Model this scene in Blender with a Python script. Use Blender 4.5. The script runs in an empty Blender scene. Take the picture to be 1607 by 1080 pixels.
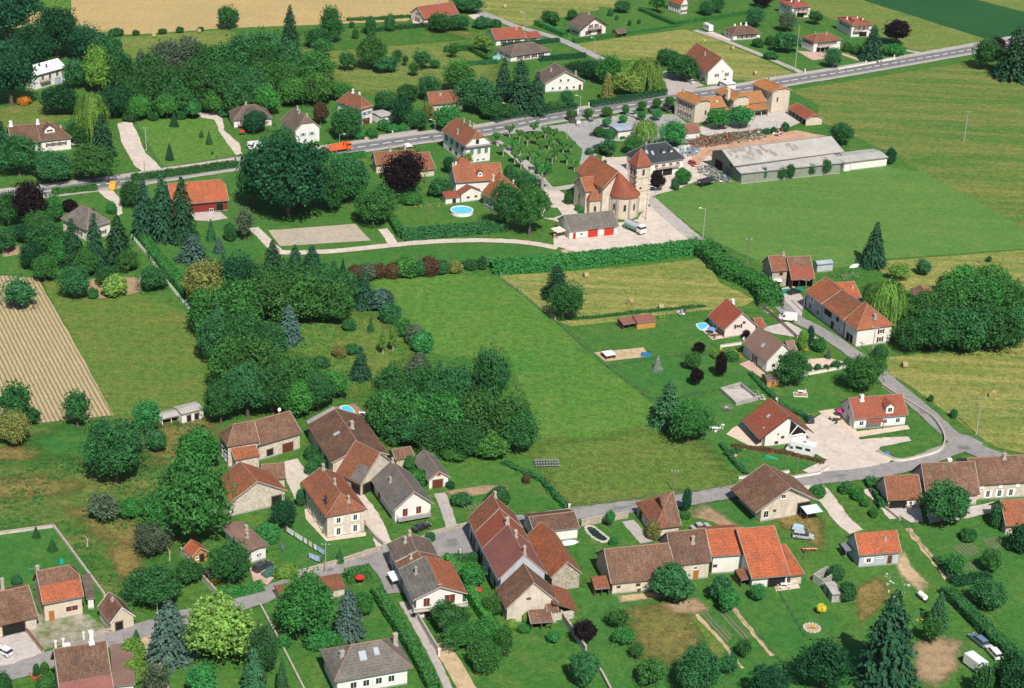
import bpy, bmesh, math, random
import numpy as np
from mathutils import Vector, Matrix, noise as mnoise
# ------------------------------------------------------------------ camera, sky, sun
scene = bpy.context.scene
COL = scene.collection
IMW, IMH = 1607.0,1080.0
FOC, PITCH, ROLL, CAMH = 2900.0, math.radians(24.8), math.radians(2.8),204.0
CF = Vector((0, math.cos(PITCH),-math.sin(PITCH)))
CU = Vector((0, math.sin(PITCH), math.cos(PITCH)))
CR = Vector((1,0,0))
XR = CR * math.cos(ROLL) + CU * math.sin(ROLL)
YU = CU * math.cos(ROLL) - CR * math.sin(ROLL)
CPOS = Vector((0,0, CAMH))
cam = bpy.data.cameras.new('camera')
cam.sensor_width = 36.0; cam.sensor_fit = 'HORIZONTAL'
cam.lens = FOC / IMW * 36.0
cam.clip_start = 1.0; cam.clip_end = 9000.0
camo = bpy.data.objects.new('camera', cam); COL.objects.link(camo)
mr = Matrix((XR, YU, -CF)).transposed().to_4x4()
camo.matrix_world = Matrix.Translation(CPOS) @ mr
scene.camera = camo
SUN_AZ, SUN_EL = math.radians(163.0), math.radians(50.0)   # azimuth clockwise from +Y
world = bpy.data.worlds.new('World'); scene.world = world; world.use_nodes = True
wn = world.node_tree; bg = wn.nodes['Background']
sky = wn.nodes.new('ShaderNodeTexSky'); sky.sky_type = 'NISHITA'; sky.sun_disc = False
sky.sun_elevation = SUN_EL; sky.sun_rotation = SUN_AZ
sky.air_density = 1.0; sky.dust_density = 1.0; sky.ozone_density = 1.5
wn.links.new(sky.outputs[0], bg.inputs[0]); bg.inputs[1].default_value = 0.068
sl = bpy.data.lights.new('sun', 'SUN'); sl.energy = 4.6; sl.angle = math.radians(0.5); sl.color = (1.0,0.945,0.86)
so = bpy.data.objects.new('sun', sl); COL.objects.link(so)
sdir = Vector((math.sin(SUN_AZ) * math.cos(SUN_EL), math.cos(SUN_AZ) * math.cos(SUN_EL), math.sin(SUN_EL)))
so.rotation_euler = sdir.to_track_quat('Z', 'Y').to_euler()
so.location = (0,300,300)
scene.view_settings.view_transform = 'Standard'; scene.view_settings.look = 'None'
scene.view_settings.exposure = 0.38; scene.view_settings.gamma = 1.0
scene.render.engine = 'CYCLES'
scene.cycles.max_bounces = 5; scene.cycles.diffuse_bounces = 3; scene.cycles.transmission_bounces = 2
scene.cycles.glossy_bounces = 2; scene.cycles.transparent_max_bounces = 8
scene.cycles.use_denoising = True
# ------------------------------------------------------------------ survey helpers
# the site was laid out from the aerial view: at() finds the spot on the (flat) ground, or at height z, seen at a point of the survey image
def at(px, py, z=0.0):
 d = CF * FOC + XR * (px - IMW / 2) + YU * (IMH / 2 - py)
 return CPOS + d * ((z - CAMH) / d.z)
def ray(px, py):
 return (CF * FOC + XR * (px - IMW / 2) + YU * (IMH / 2 - py)).normalized()
def proj(p):
 v = Vector(p) - CPOS
 k = FOC / v.dot(CF)
 return (IMW / 2 + v.dot(XR) * k, IMH / 2 - v.dot(YU) * k)
def ppm(p):
 return FOC / (Vector(p) - CPOS).dot(CF)          # survey-image pixels per metre there
# ------------------------------------------------------------------ object helpers
def tag(o, label=None, cat=None, group=None, kind=None):
 if label: o['label'] = label
 if cat: o['category'] = cat
 if group: o['group'] = group
 if kind: o['kind'] = kind
 return o
def empty(name, loc, rz=0.0, label=None, cat=None, group=None):
 o = bpy.data.objects.new(name, None); COL.objects.link(o)
 o.empty_display_size = 0.5
 o.location = loc; o.rotation_euler = (0,0, rz)
 return tag(o, label, cat, group)
def link(name, me, parent=None, mat=None, loc=None, rz=None, objmat=False):
 o = bpy.data.objects.new(name, me); COL.objects.link(o)
 if mat is not None:
  if objmat and len(me.materials):
   o.material_slots[0].link = 'OBJECT'; o.material_slots[0].material = mat
  elif not len(me.materials): me.materials.append(mat)
 if loc is not None: o.location = loc
 if rz is not None: o.rotation_euler = (0,0, rz)
 if parent is not None: o.parent = parent
 return o
class MB:
 """collects shapes and builds them as one mesh"""
 def __init__(s): s.v = []; s.f = []; s.m = []
 def poly(s, pts, mi=0):
  n = len(s.v); s.v += [tuple(p) for p in pts]; s.f.append(tuple(range(n, n + len(pts)))); s.m.append(mi)
 def box(s, c, d, mi=0, rz=0.0, top=1.0):
  """box centred in x, y at c with its bottom at c.z; top = taper of the upper face"""
  n = len(s.v); cx, cy, cz = c; hx, hy = d[0] / 2, d[1] / 2
  ca, sa = math.cos(rz), math.sin(rz)
  for k, z in ((1.0, cz),(top, cz + d[2])):
   for (x, y) in ((-hx, -hy),(hx, -hy),(hx, hy),(-hx, hy)):
    x *= k; y *= k
    s.v.append((cx + x * ca - y * sa, cy + x * sa + y * ca, z))
  for f in ((3,2,1,0),(4,5,6,7),(0,1,5,4),(1,2,6,5),(2,3,7,6),(3,0,4,7)):
   s.f.append(tuple(n + i for i in f)); s.m.append(mi)
  return s
 def prism(s, pts, z0, z1, mi=0):
  """vertical prism on a plan outline"""
  n = len(s.v); k = len(pts)
  s.v += [(p[0], p[1], z0) for p in pts] + [(p[0], p[1], z1) for p in pts]
  s.f.append(tuple(n + i for i in reversed(range(k)))); s.m.append(mi)
  s.f.append(tuple(n + k + i for i in range(k))); s.m.append(mi)
  for i in range(k):
   j = (i + 1) % k
   s.f.append((n + i, n + j, n + k + j, n + k + i)); s.m.append(mi)
  return s
 def xprism(s, prof, x0, x1, mi=0, axis='x'):
  """profile of (a, z) pairs extruded along x (a = y) or along y (a = x)"""
  n = len(s.v); k = len(prof)
  for t in (x0, x1):
   for a, z in prof: s.v.append((t, a, z) if axis == 'x' else (a, t, z))
  s.f.append(tuple(n + i for i in reversed(range(k)))); s.m.append(mi)
  s.f.append(tuple(n + k + i for i in range(k))); s.m.append(mi)
  for i in range(k):
   j = (i + 1) % k
   s.f.append((n + i, n + j, n + k + j, n + k + i)); s.m.append(mi)
  return s
 def tube(s, a, b, r0, r1=None, seg=6, mi=0):
  r1 = r0 if r1 is None else r1
  a, b = Vector(a), Vector(b); d = (b - a).normalized()
  u = d.orthogonal().normalized(); w = d.cross(u); n = len(s.v)
  for p, r in ((a, r0),(b, r1)):
   for i in range(seg):
    t = 2 * math.pi * i / seg
    s.v.append(tuple(p + u * (r * math.cos(t)) + w * (r * math.sin(t))))
  for i in range(seg):
   j = (i + 1) % seg
   s.f.append((n + i, n + j, n + seg + j, n + seg + i)); s.m.append(mi)
  s.f.append(tuple(n + i for i in reversed(range(seg)))); s.m.append(mi)
  s.f.append(tuple(n + seg + i for i in range(seg))); s.m.append(mi)
  return s
 def lathe(s, c, prof, seg=16, mi=0, close=True):
  """profile of (r, z) pairs turned about the vertical through c"""
  n = len(s.v); k = len(prof)
  for r, z in prof:
   for i in range(seg):
    t = 2 * math.pi * i / seg
    s.v.append((c[0] + r * math.cos(t), c[1] + r * math.sin(t), c[2] + z))
  for q in range(k - 1):
   for i in range(seg):
    j = (i + 1) % seg
    s.f.append((n + q * seg + i, n + q * seg + j, n + (q + 1) * seg + j, n + (q + 1) * seg + i)); s.m.append(mi)
  if close:
   s.f.append(tuple(n + i for i in reversed(range(seg)))); s.m.append(mi)
   s.f.append(tuple(n + (k - 1) * seg + i for i in range(seg))); s.m.append(mi)
  return s
 def mesh(s, name, mats=None, smooth=False, fix=True):
  me = bpy.data.meshes.new(name)
  me.from_pydata(s.v, [], s.f)
  if fix:
   bm = bmesh.new(); bm.from_mesh(me); bmesh.ops.recalc_face_normals(bm, faces=bm.faces); bm.to_mesh(me); bm.free()
  if mats is not None:
   for m in (mats if isinstance(mats, (list, tuple)) else [mats]): me.materials.append(m)
   if any(s.m): me.polygons.foreach_set('material_index', s.m)
  if smooth: me.polygons.foreach_set('use_smooth', [True] * len(me.polygons))
  me.update()
  return me
 def build(s, name, mats=None, parent=None, **k):
  return link(name, s.mesh(name, mats), parent, None, **k)
# ------------------------------------------------------------------ materials
_M = {}
def nt(name):
 m = bpy.data.materials.new(name); m.use_nodes = True
 t = m.node_tree; b = t.nodes['Principled BSDF']
 return m, t, b
def _noise(t, vec, scale, detail=3, rough=.6):
 n = t.nodes.new('ShaderNodeTexNoise'); n.inputs['Scale'].default_value = scale
 n.inputs['Detail'].default_value = detail; n.inputs['Roughness'].default_value = rough
 t.links.new(vec, n.inputs['Vector']); return n.outputs['Fac']
def _map(t, vec, rz=0.0, sc=(1,1,1)):
 n = t.nodes.new('ShaderNodeMapping'); n.inputs['Rotation'].default_value = (0,0, rz); n.inputs['Scale'].default_value = sc
 t.links.new(vec, n.inputs['Vector']); return n.outputs[0]
def _ramp(t, fac, lo, hi):
 n = t.nodes.new('ShaderNodeMapRange'); n.inputs[1].default_value = lo; n.inputs[2].default_value = hi
 t.links.new(fac, n.inputs[0]); return n.outputs[0]
def _mix(t, fac, a, b, mode='MIX'):
 n = t.nodes.new('ShaderNodeMix'); n.data_type = 'RGBA'; n.blend_type = mode
 for s, v in ((n.inputs[0], fac),(n.inputs[6], a),(n.inputs[7], b)):
  if isinstance(v, (int, float)): s.default_value = v
  elif isinstance(v, tuple): s.default_value = (*v, 1)
  else: t.links.new(v, s)
 return n.outputs[2]
def _math(t, op, a, b=0.0):
 n = t.nodes.new('ShaderNodeMath'); n.operation = op
 for s, v in ((n.inputs[0], a),(n.inputs[1], b)):
  if isinstance(v, (int, float)): s.default_value = v
  else: t.links.new(v, s)
 return n.outputs[0]
def _bump(t, b, h, strength=.3, dist=.05):
 n = t.nodes.new('ShaderNodeBump'); n.inputs['Strength'].default_value = strength; n.inputs['Distance'].default_value = dist
 t.links.new(h, n.inputs['Height']); t.links.new(n.outputs[0], b.inputs['Normal'])
def _pos(t): return t.nodes.new('ShaderNodeNewGeometry').outputs['Position']
def _obj(t): return t.nodes.new('ShaderNodeTexCoord').outputs['Object']
def plain(name, c, rough=.6, metal=0.0, var=.12, spec=.3, scale=1.2):
 k = ('p', name)
 if k in _M: return _M[k]
 m, t, b = nt(name)
 v = _noise(t, _obj(t), scale, 4)
 dark = tuple(x * (1 - var * 1.6) for x in c); lite = tuple(min(1, x * (1 + var * .8)) for x in c)
 t.links.new(_mix(t, _ramp(t, v, .3,.7), dark, lite), b.inputs['Base Color'])
 b.inputs['Roughness'].default_value = rough; b.inputs['Metallic'].default_value = metal
 b.inputs['Specular IOR Level'].default_value = spec
 _M[k] = m; return m
def glass(name='window_glass', c=(.03,.035,.04)):
 k = ('g', name)
 if k in _M: return _M[k]
 m, t, b = nt(name); b.inputs['Base Color'].default_value = (*c, 1); b.inputs['Roughness'].default_value = .08
 b.inputs['Specular IOR Level'].default_value = .6
 _M[k] = m; return m
def grass(name, a, b_, c, streak=0.0, ang=0.0, freq=.45, big=.022, fine=1.6, contrast=1.0):
 """a = main colour, b_ = broad patches, c = dry or worn patches"""
 m, t, b = nt(name); p = _pos(t)
 big1 = _noise(t, p, big, 4,.6); mid = _noise(t, p, .16,5,.65); fn = _noise(t, p, fine, 4,.7)
 col = _mix(t, _ramp(t, big1,.36,.64), a, b_)
 col = _mix(t, _math(t, 'MULTIPLY', _ramp(t, mid, .5,.74),.75), col, c)
 if streak:
  s = _noise(t, _map(t, p, ang, (.012, freq, 1)),1.0,3,.6)
  col = _mix(t, _math(t, 'MULTIPLY', _ramp(t, s, .42,.62), streak), col, c)
  s2 = _noise(t, _map(t, p, ang, (.03, freq * 3,1)),1.0,2,.6)
  col = _mix(t, _math(t, 'MULTIPLY', _ramp(t, s2,.5,.66), streak * .5), col, tuple(x * .7 for x in a))
 lo = tuple(x * (1 - .42 * contrast) for x in (1,1,1))
 v = _mix(t, _ramp(t, fn, .28,.62), lo, (1.28,1.25,1.18))
 col = _mix(t, 1.0, col, v, 'MULTIPLY')
 tf = _noise(t, p, .55,5,.75)
 col = _mix(t, 1.0, col, _mix(t, _ramp(t, tf, .34,.6), tuple([1 - .34 * contrast] * 3),(1.18,1.16,1.08)), 'MULTIPLY')
 t.links.new(col, b.inputs['Base Color']); b.inputs['Roughness'].default_value = .9
 b.inputs['Specular IOR Level'].default_value = .12
 _bump(t, b, _noise(t, p, 2.2,5,.7),.5 * contrast, .12)
 return m
def soil(name, a, c, rough=.9, fine=2.5, big=.15):
 m, t, b = nt(name); p = _pos(t)
 col = _mix(t, _ramp(t, _noise(t, p, big, 5,.65),.36,.64), a, c)
 v = _mix(t, _ramp(t, _noise(t, p, fine, 4,.7),.3,.7),(.82,.82,.82),(1.1,1.1,1.1))
 col = _mix(t, 1.0, col, v, 'MULTIPLY'); w = _noise(t, p, .6,5,.75)
 col = _mix(t, 1.0, col, _mix(t, _ramp(t, w, .34,.52),(.80,.79,.77),(1.03,1.03,1.03)), 'MULTIPLY')
 t.links.new(col, b.inputs['Base Color']); b.inputs['Roughness'].default_value = rough
 b.inputs['Specular IOR Level'].default_value = .2
 _bump(t, b, _noise(t, p, 3,4,.7),.3,.04)
 return m
def roofmat(name, a, c, moss=None, streaky=.5, speck=1.0, tiles=.5):
 """clay tiles or slates: a and c are the two main tones, moss the lichen tone"""
 k = ('r', name)
 if k in _M: return _M[k]
 m, t, b = nt(name); o = _obj(t)
 oi = t.nodes.new('ShaderNodeObjectInfo')
 sh = t.nodes.new('ShaderNodeVectorMath'); sh.operation = 'ADD'
 cmb = t.nodes.new('ShaderNodeCombineXYZ'); t.links.new(_math(t, 'MULTIPLY', oi.outputs['Random'], 90.0), cmb.inputs[0])
 t.links.new(o, sh.inputs[0]); t.links.new(cmb.outputs[0], sh.inputs[1]); q = sh.outputs[0]
 col = _mix(t, _ramp(t, _noise(t, q, .28,4,.65),.38,.62), a, c)
 st = _noise(t, _map(t, q, 0,(2.2,.35,.35)),1.0,3,.6)
 col = _mix(t, _math(t, 'MULTIPLY', _ramp(t, st, .45,.7), streaky), col, tuple(x * .62 for x in a))
 if moss: col = _mix(t, _ramp(t, _noise(t, q, .5,5,.7),.52,.68), col, moss)
 sp = _noise(t, _map(t, q, 0,(1,.8,.8)),2.4,4,.85)
 v = _mix(t, _ramp(t, sp, .32,.68), tuple([1 - .42 * speck] * 3), tuple([1 + .38 * speck] * 3))
 col = _mix(t, 1.0, col, v, 'MULTIPLY')
 wv = t.nodes.new('ShaderNodeTexWave'); wv.bands_direction = 'Z'; wv.inputs['Scale'].default_value = .95
 wv.inputs['Distortion'].default_value = .6; wv.inputs['Detail Scale'].default_value = 2.0
 t.links.new(o, wv.inputs['Vector'])
 wx = t.nodes.new('ShaderNodeTexWave'); wx.bands_direction = 'X'; wx.inputs['Scale'].default_value = .8
 wx.inputs['Distortion'].default_value = .4; t.links.new(o, wx.inputs['Vector'])
 row = _mix(t, _math(t, 'MULTIPLY', _math(t, 'MULTIPLY', wv.outputs['Fac'], wx.outputs['Fac']),1.0), tuple([1 - .3 * tiles] * 3),(1.06,1.06,1.06))
 col = _mix(t, 1.0, col, row, 'MULTIPLY')
 t.links.new(col, b.inputs['Base Color']); b.inputs['Roughness'].default_value = .78; b.inputs['Specular IOR Level'].default_value = .25
 _bump(t, b, sp, .5,.06)
 _M[k] = m; return m
def wallmat(name, a, c, stone=0.0, dirt=.4):
 k = ('w', name)
 if k in _M: return _M[k]
 m, t, b = nt(name); o = _obj(t)
 col = _mix(t, _ramp(t, _noise(t, o, .6,5,.7),.35,.68), a, c)
 if stone:
  vo = t.nodes.new('ShaderNodeTexVoronoi'); vo.inputs['Scale'].default_value = 2.6
  t.links.new(_map(t, o, 0,(1,1,1.6)), vo.inputs['Vector'])
  hs = t.nodes.new('ShaderNodeSeparateColor'); t.links.new(vo.outputs['Color'], hs.inputs[0])
  v = _mix(t, hs.outputs[0], tuple([1 - .45 * stone] * 3),(1.15,1.13,1.1)); col = _mix(t, 1.0, col, v, 'MULTIPLY')
 # rain streaks and stains that run down the render
 st = _noise(t, _map(t, o, 0,(1.6,1.6,.22)),1.0,4,.7)
 col = _mix(t, _math(t, 'MULTIPLY', _ramp(t, st, .5,.76), dirt), col, tuple(x * .55 for x in c))
 t.links.new(col, b.inputs['Base Color']); b.inputs['Roughness'].default_value = .88; b.inputs['Specular IOR Level'].default_value = .2
 _bump(t, b, _noise(t, o, 6,3),.25,.03)
 _M[k] = m; return m
def leafmat(name, c, lite=1.7, trans=.3):
 k = ('l', name)
 if k in _M: return _M[k]
 m, t, b = nt(name)
 oi = t.nodes.new('ShaderNodeObjectInfo'); o = _obj(t)
 dk = tuple(x * .55 for x in c); lt = (c[0] * lite, c[1] * lite * .92, c[2] * lite * .8)  # random leaf tones, the light end raised to paint in highlights
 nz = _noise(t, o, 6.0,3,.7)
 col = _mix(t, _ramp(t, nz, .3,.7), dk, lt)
 hs = t.nodes.new('ShaderNodeHueSaturation'); t.links.new(col, hs.inputs['Color'])
 t.links.new(_ramp2(t, oi.outputs['Random'], .488,.518), hs.inputs['Hue'])
 t.links.new(_ramp2(t, oi.outputs['Random'], .82,1.2), hs.inputs['Value'])
 t.links.new(hs.outputs[0], b.inputs['Base Color']); b.inputs['Roughness'].default_value = .55
 b.inputs['Specular IOR Level'].default_value = .22
 tr = t.nodes.new('ShaderNodeBsdfTranslucent'); t.links.new(hs.outputs[0], tr.inputs['Color'])
 ms = t.nodes.new('ShaderNodeMixShader'); ms.inputs[0].default_value = trans
 t.links.new(b.outputs[0], ms.inputs[1]); t.links.new(tr.outputs[0], ms.inputs[2])
 t.links.new(ms.outputs[0], t.nodes['Material Output'].inputs[0])
 _M[k] = m; return m
def _ramp2(t, fac, lo, hi):
 n = t.nodes.new('ShaderNodeMapRange'); n.inputs[3].default_value = lo; n.inputs[4].default_value = hi
 t.links.new(fac, n.inputs[0]); return n.outputs[0]
WHITE = plain('white_paint', (.78,.77,.74),.6, var=.06)
CREAM = plain('cream_paint', (.62,.55,.43),.7)
GREYC = plain('grey_concrete', (.33,.32,.30),.85)
DARK = plain('painted_interior_dark', (.012,.011,.01),.9)  # near black, paints the unlit inside of openings
BROWN = plain('brown_painted_wood', (.13,.035,.02),.6)
REDP = plain('red_paint', (.5,.035,.02),.5)
WOOD = plain('weathered_wood', (.16,.11,.07),.8)
BLACKR = plain('black_rubber', (.02,.02,.02),.8)
METAL = plain('grey_metal', (.35,.36,.37),.45,.5)
DKMETAL = plain('dark_metal', (.06,.065,.07),.5,.3)
GLASS = glass()
R = {
 'brown': roofmat('old_brown_tiles', (.150,.077,.048),(.205,.115,.074),(.11,.085,.06),.5,1.3),
 'brown2': roofmat('aged_dark_brown_tiles', (.115,.060,.042),(.165,.092,.060),(.095,.075,.05),.5,1.3),
 'rust': roofmat('rust_tiles', (.26,.092,.046),(.195,.083,.048),(.15,.09,.055),.45,1.2),
 'orange': roofmat('orange_clay_tiles', (.42,.112,.046),(.33,.096,.044),(.22,.085,.045),.35,1.0),
 'orange2': roofmat('mottled_orange_tiles', (.33,.105,.046),(.25,.092,.048),(.19,.095,.055),.4,1.2),
 'red': roofmat('red_tiles', (.29,.083,.047),(.235,.072,.045), None, .25,.7),
 'brightred': roofmat('bright_red_tiles', (.33,.082,.047),(.28,.072,.044), None, .2,.6),
 'pinkred': roofmat('dusky_pink_tiles', (.25,.10,.082),(.205,.085,.07), None, .3,.5),
 'taupe': roofmat('taupe_tiles', (.235,.145,.115),(.20,.122,.097), None, .2,.35),
 'grey': roofmat('grey_cement_tiles', (.19,.175,.155),(.145,.132,.118),(.125,.115,.085),.35,.9,.9),
 'greybrown': roofmat('grey_brown_tiles', (.165,.125,.10),(.12,.092,.076), None, .3,.8,.8),
 'slate': roofmat('dark_slates', (.03,.036,.045),(.042,.047,.056), None, .2,.5,.4),
 'mossy': roofmat('mossy_orange_tiles', (.40,.150,.052),(.32,.15,.052),(.27,.19,.06),.35),
 'sheet': roofmat('pale_grey_sheeting', (.42,.40,.37),(.34,.33,.31), None, .35,.35,.25),
 'whitesheet': roofmat('white_metal_sheeting', (.75,.74,.73),(.68,.67,.66), None, .1,.2,.1),
 'bluesheet': roofmat('blue_grey_sheeting', (.27,.33,.40),(.33,.38,.43), None, .2,.2,.2),
}
Wm = {
 'white': wallmat('white_render', (.72,.70,.66),(.64,.61,.56),0,.12),
 'pink': wallmat('pale_pink_render', (.72,.60,.55),(.66,.55,.50),0,.12),
 'cream': wallmat('cream_render', (.60,.52,.41),(.5,.43,.34),0,.3),
 'beige': wallmat('stained_beige_render', (.60,.53,.44),(.46,.40,.32),.1,.5),
 'stone': wallmat('rubble_stone', (.48,.42,.34),(.34,.29,.23),.8,.4),
 'pstone': wallmat('pale_rubble_stone', (.60,.54,.45),(.46,.41,.34),.55,.45),
 'grey': wallmat('grey_render', (.38,.37,.35),(.3,.29,.28),.2,.4),
 'bluegrey_or_shade': wallmat('blue_grey_or_shade_render', (.42,.45,.5),(.36,.39,.44),.1,.25),  # own colour on shed and small house; on the rows it paints blue shade
 'redwood': wallmat('dark_red_boards', (.22,.03,.02),(.17,.028,.02),0,.2),
 'wood': wallmat('brown_boards', (.12,.075,.045),(.085,.052,.033),0,.3),
 'honey': wallmat('honey_boards', (.5,.25,.07),(.42,.2,.055),0,.2),
 'sheetgreen': wallmat('grey_green_sheeting', (.25,.27,.22),(.2,.22,.19),0,.4),
}
RIDGE = plain('ridge_mortar', (.30,.17,.12),.85)
VERGE = plain('pale_verge', (.40,.34,.29),.85)
# ------------------------------------------------------------------ buildings
_WC = {}
SHC = {'b': BROWN, 'w': WHITE, 'r': REDP, 'g': plain('green_grey_shutters', (.11,.16,.15),.6), 'y': plain('pale_blue_shutters', (.35,.45,.6),.6),
       'o': plain('orange_door_wood', (.38,.14,.03),.6), 'k': DARK, 'm': plain('maroon_paint', (.12,.02,.015),.6)}
def opening(root, loc, rz, w, h, kind, col='b'):
 """a window, door or gate let into a wall; loc is the middle of its foot on the wall"""
 k = (round(w, 2), round(h, 2), kind, col)
 if k not in _WC:
  fr = MB(); pn = MB(); sh = []
  if kind in ('w', 's', 'c', 'a'):
   t = .09 if kind != 'a' else .14
   for (x, z, a, b) in ((-w / 2,0, t, h),(w / 2 - t, 0, t, h),(-w / 2 + t, 0, w - 2 * t, t),(-w / 2 + t, h - t, w - 2 * t, t),(-t * .3, t, t * .6, h - 2 * t)):
    fr.box((x + a / 2,-.03, z),(a, .1, b))
   fr.box((0,-.07,-.1),(w + .2,.16,.1))
   if kind == 'a':
    pr = [(-w / 2 + t, t)] + [((w / 2 - t) * -math.cos(q), h - w / 2 + (w / 2 - t) * math.sin(q)) for q in [i * math.pi / 8 for i in range(9)]] + [(w / 2 - t, t)]
    fr = MB(); pro = [(-w / 2,0)] + [((w / 2) * -math.cos(q), h - w / 2 + (w / 2) * math.sin(q)) for q in [i * math.pi / 8 for i in range(9)]] + [(w / 2,0)]
    fr.xprism(pro, -.05,.02, axis='y'); pn.xprism(pr, -.075,-.052, axis='y')
   else: pn.box((0,.0, t),(w - 2 * t, .1, h - 2 * t))
   if kind == 's':
    for sx in (-1,1):
     q = MB(); q.box((sx * (w / 2 + w * .26),-.045,-.02),(w * .5,.06, h + .04))
     for j in range(4): q.box((sx * (w / 2 + w * .26),-.08, h * (.12 + .22 * j)),(w * .42,.02, h * .1))
     sh.append(q.mesh('shutter', SHC[col]))
   if kind == 'c':   # closed shutters fill the window
    for sx in (-1,1):
     q = MB(); q.box((sx * w * .245,-.07,.02),(w * .47,.05, h - .04)); sh.append(q.mesh('shutter', SHC[col]))
   fm = fr.mesh('window', WHITE if kind != 'a' else VERGE); pm = pn.mesh('pane', GLASS)
   _WC[k] = ('window', fm, 'pane', pm, sh)
  elif kind == 'd':
   fr.box((-w / 2 - .05,-.02,0),(.1,.1, h + .1)); fr.box((w / 2 + .05,-.02,0),(.1,.1, h + .1)); fr.box((0,-.02, h),(w, .1,.1))
   pn.box((0,-.01,0),(w, .08, h)); pn.box((0,-.06, h * .55),(w * .6,.03, h * .35)); pn.box((0,-.06, h * .1),(w * .6,.03, h * .35))
   _WC[k] = ('door', pn.mesh('door', SHC[col]), 'door_frame', fr.mesh('door_frame', VERGE), [])
  elif kind == 'g':
   n = max(3, int(w / .5))
   for i in range(n): pn.box((-w / 2 + (i + .5) * w / n, -.02,0),(w / n - .03,.1, h))
   pn.box((0,.0,0),(w, .08, h))
   fr.box((0,-.03, h),(w + .3,.14,.18)); fr.box((-w / 2 - .1,-.03,0),(.15,.12, h)); fr.box((w / 2 + .1,-.03,0),(.15,.12, h))
   _WC[k] = ('garage_door', pn.mesh('garage_door', SHC[col]), 'door_frame', fr.mesh('door_frame', VERGE), [])
  elif kind == 'o':     # doorway or barn opening: a flat panel, its dark inside painted on
   pn.box((0,-.0,0),(w, .06, h))
   fr.box((0,-.05, h),(w + .4,.14,.2)); fr.box((-w / 2 - .08,-.04,0),(.16,.1, h)); fr.box((w / 2 + .08,-.04,0),(.16,.1, h))
   _WC[k] = ('doorway', pn.mesh('doorway', DARK), 'door_frame', fr.mesh('door_frame', WOOD), [])
 nm, fm, n2, pm, sh = _WC[k]
 o = link(nm, fm, root); o.location = loc; o.rotation_euler = (0,0, rz)
 link(n2, pm, o)
 for q in sh: link('shutter', q, o)
 return o
class House: pass
PRINT = []
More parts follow.
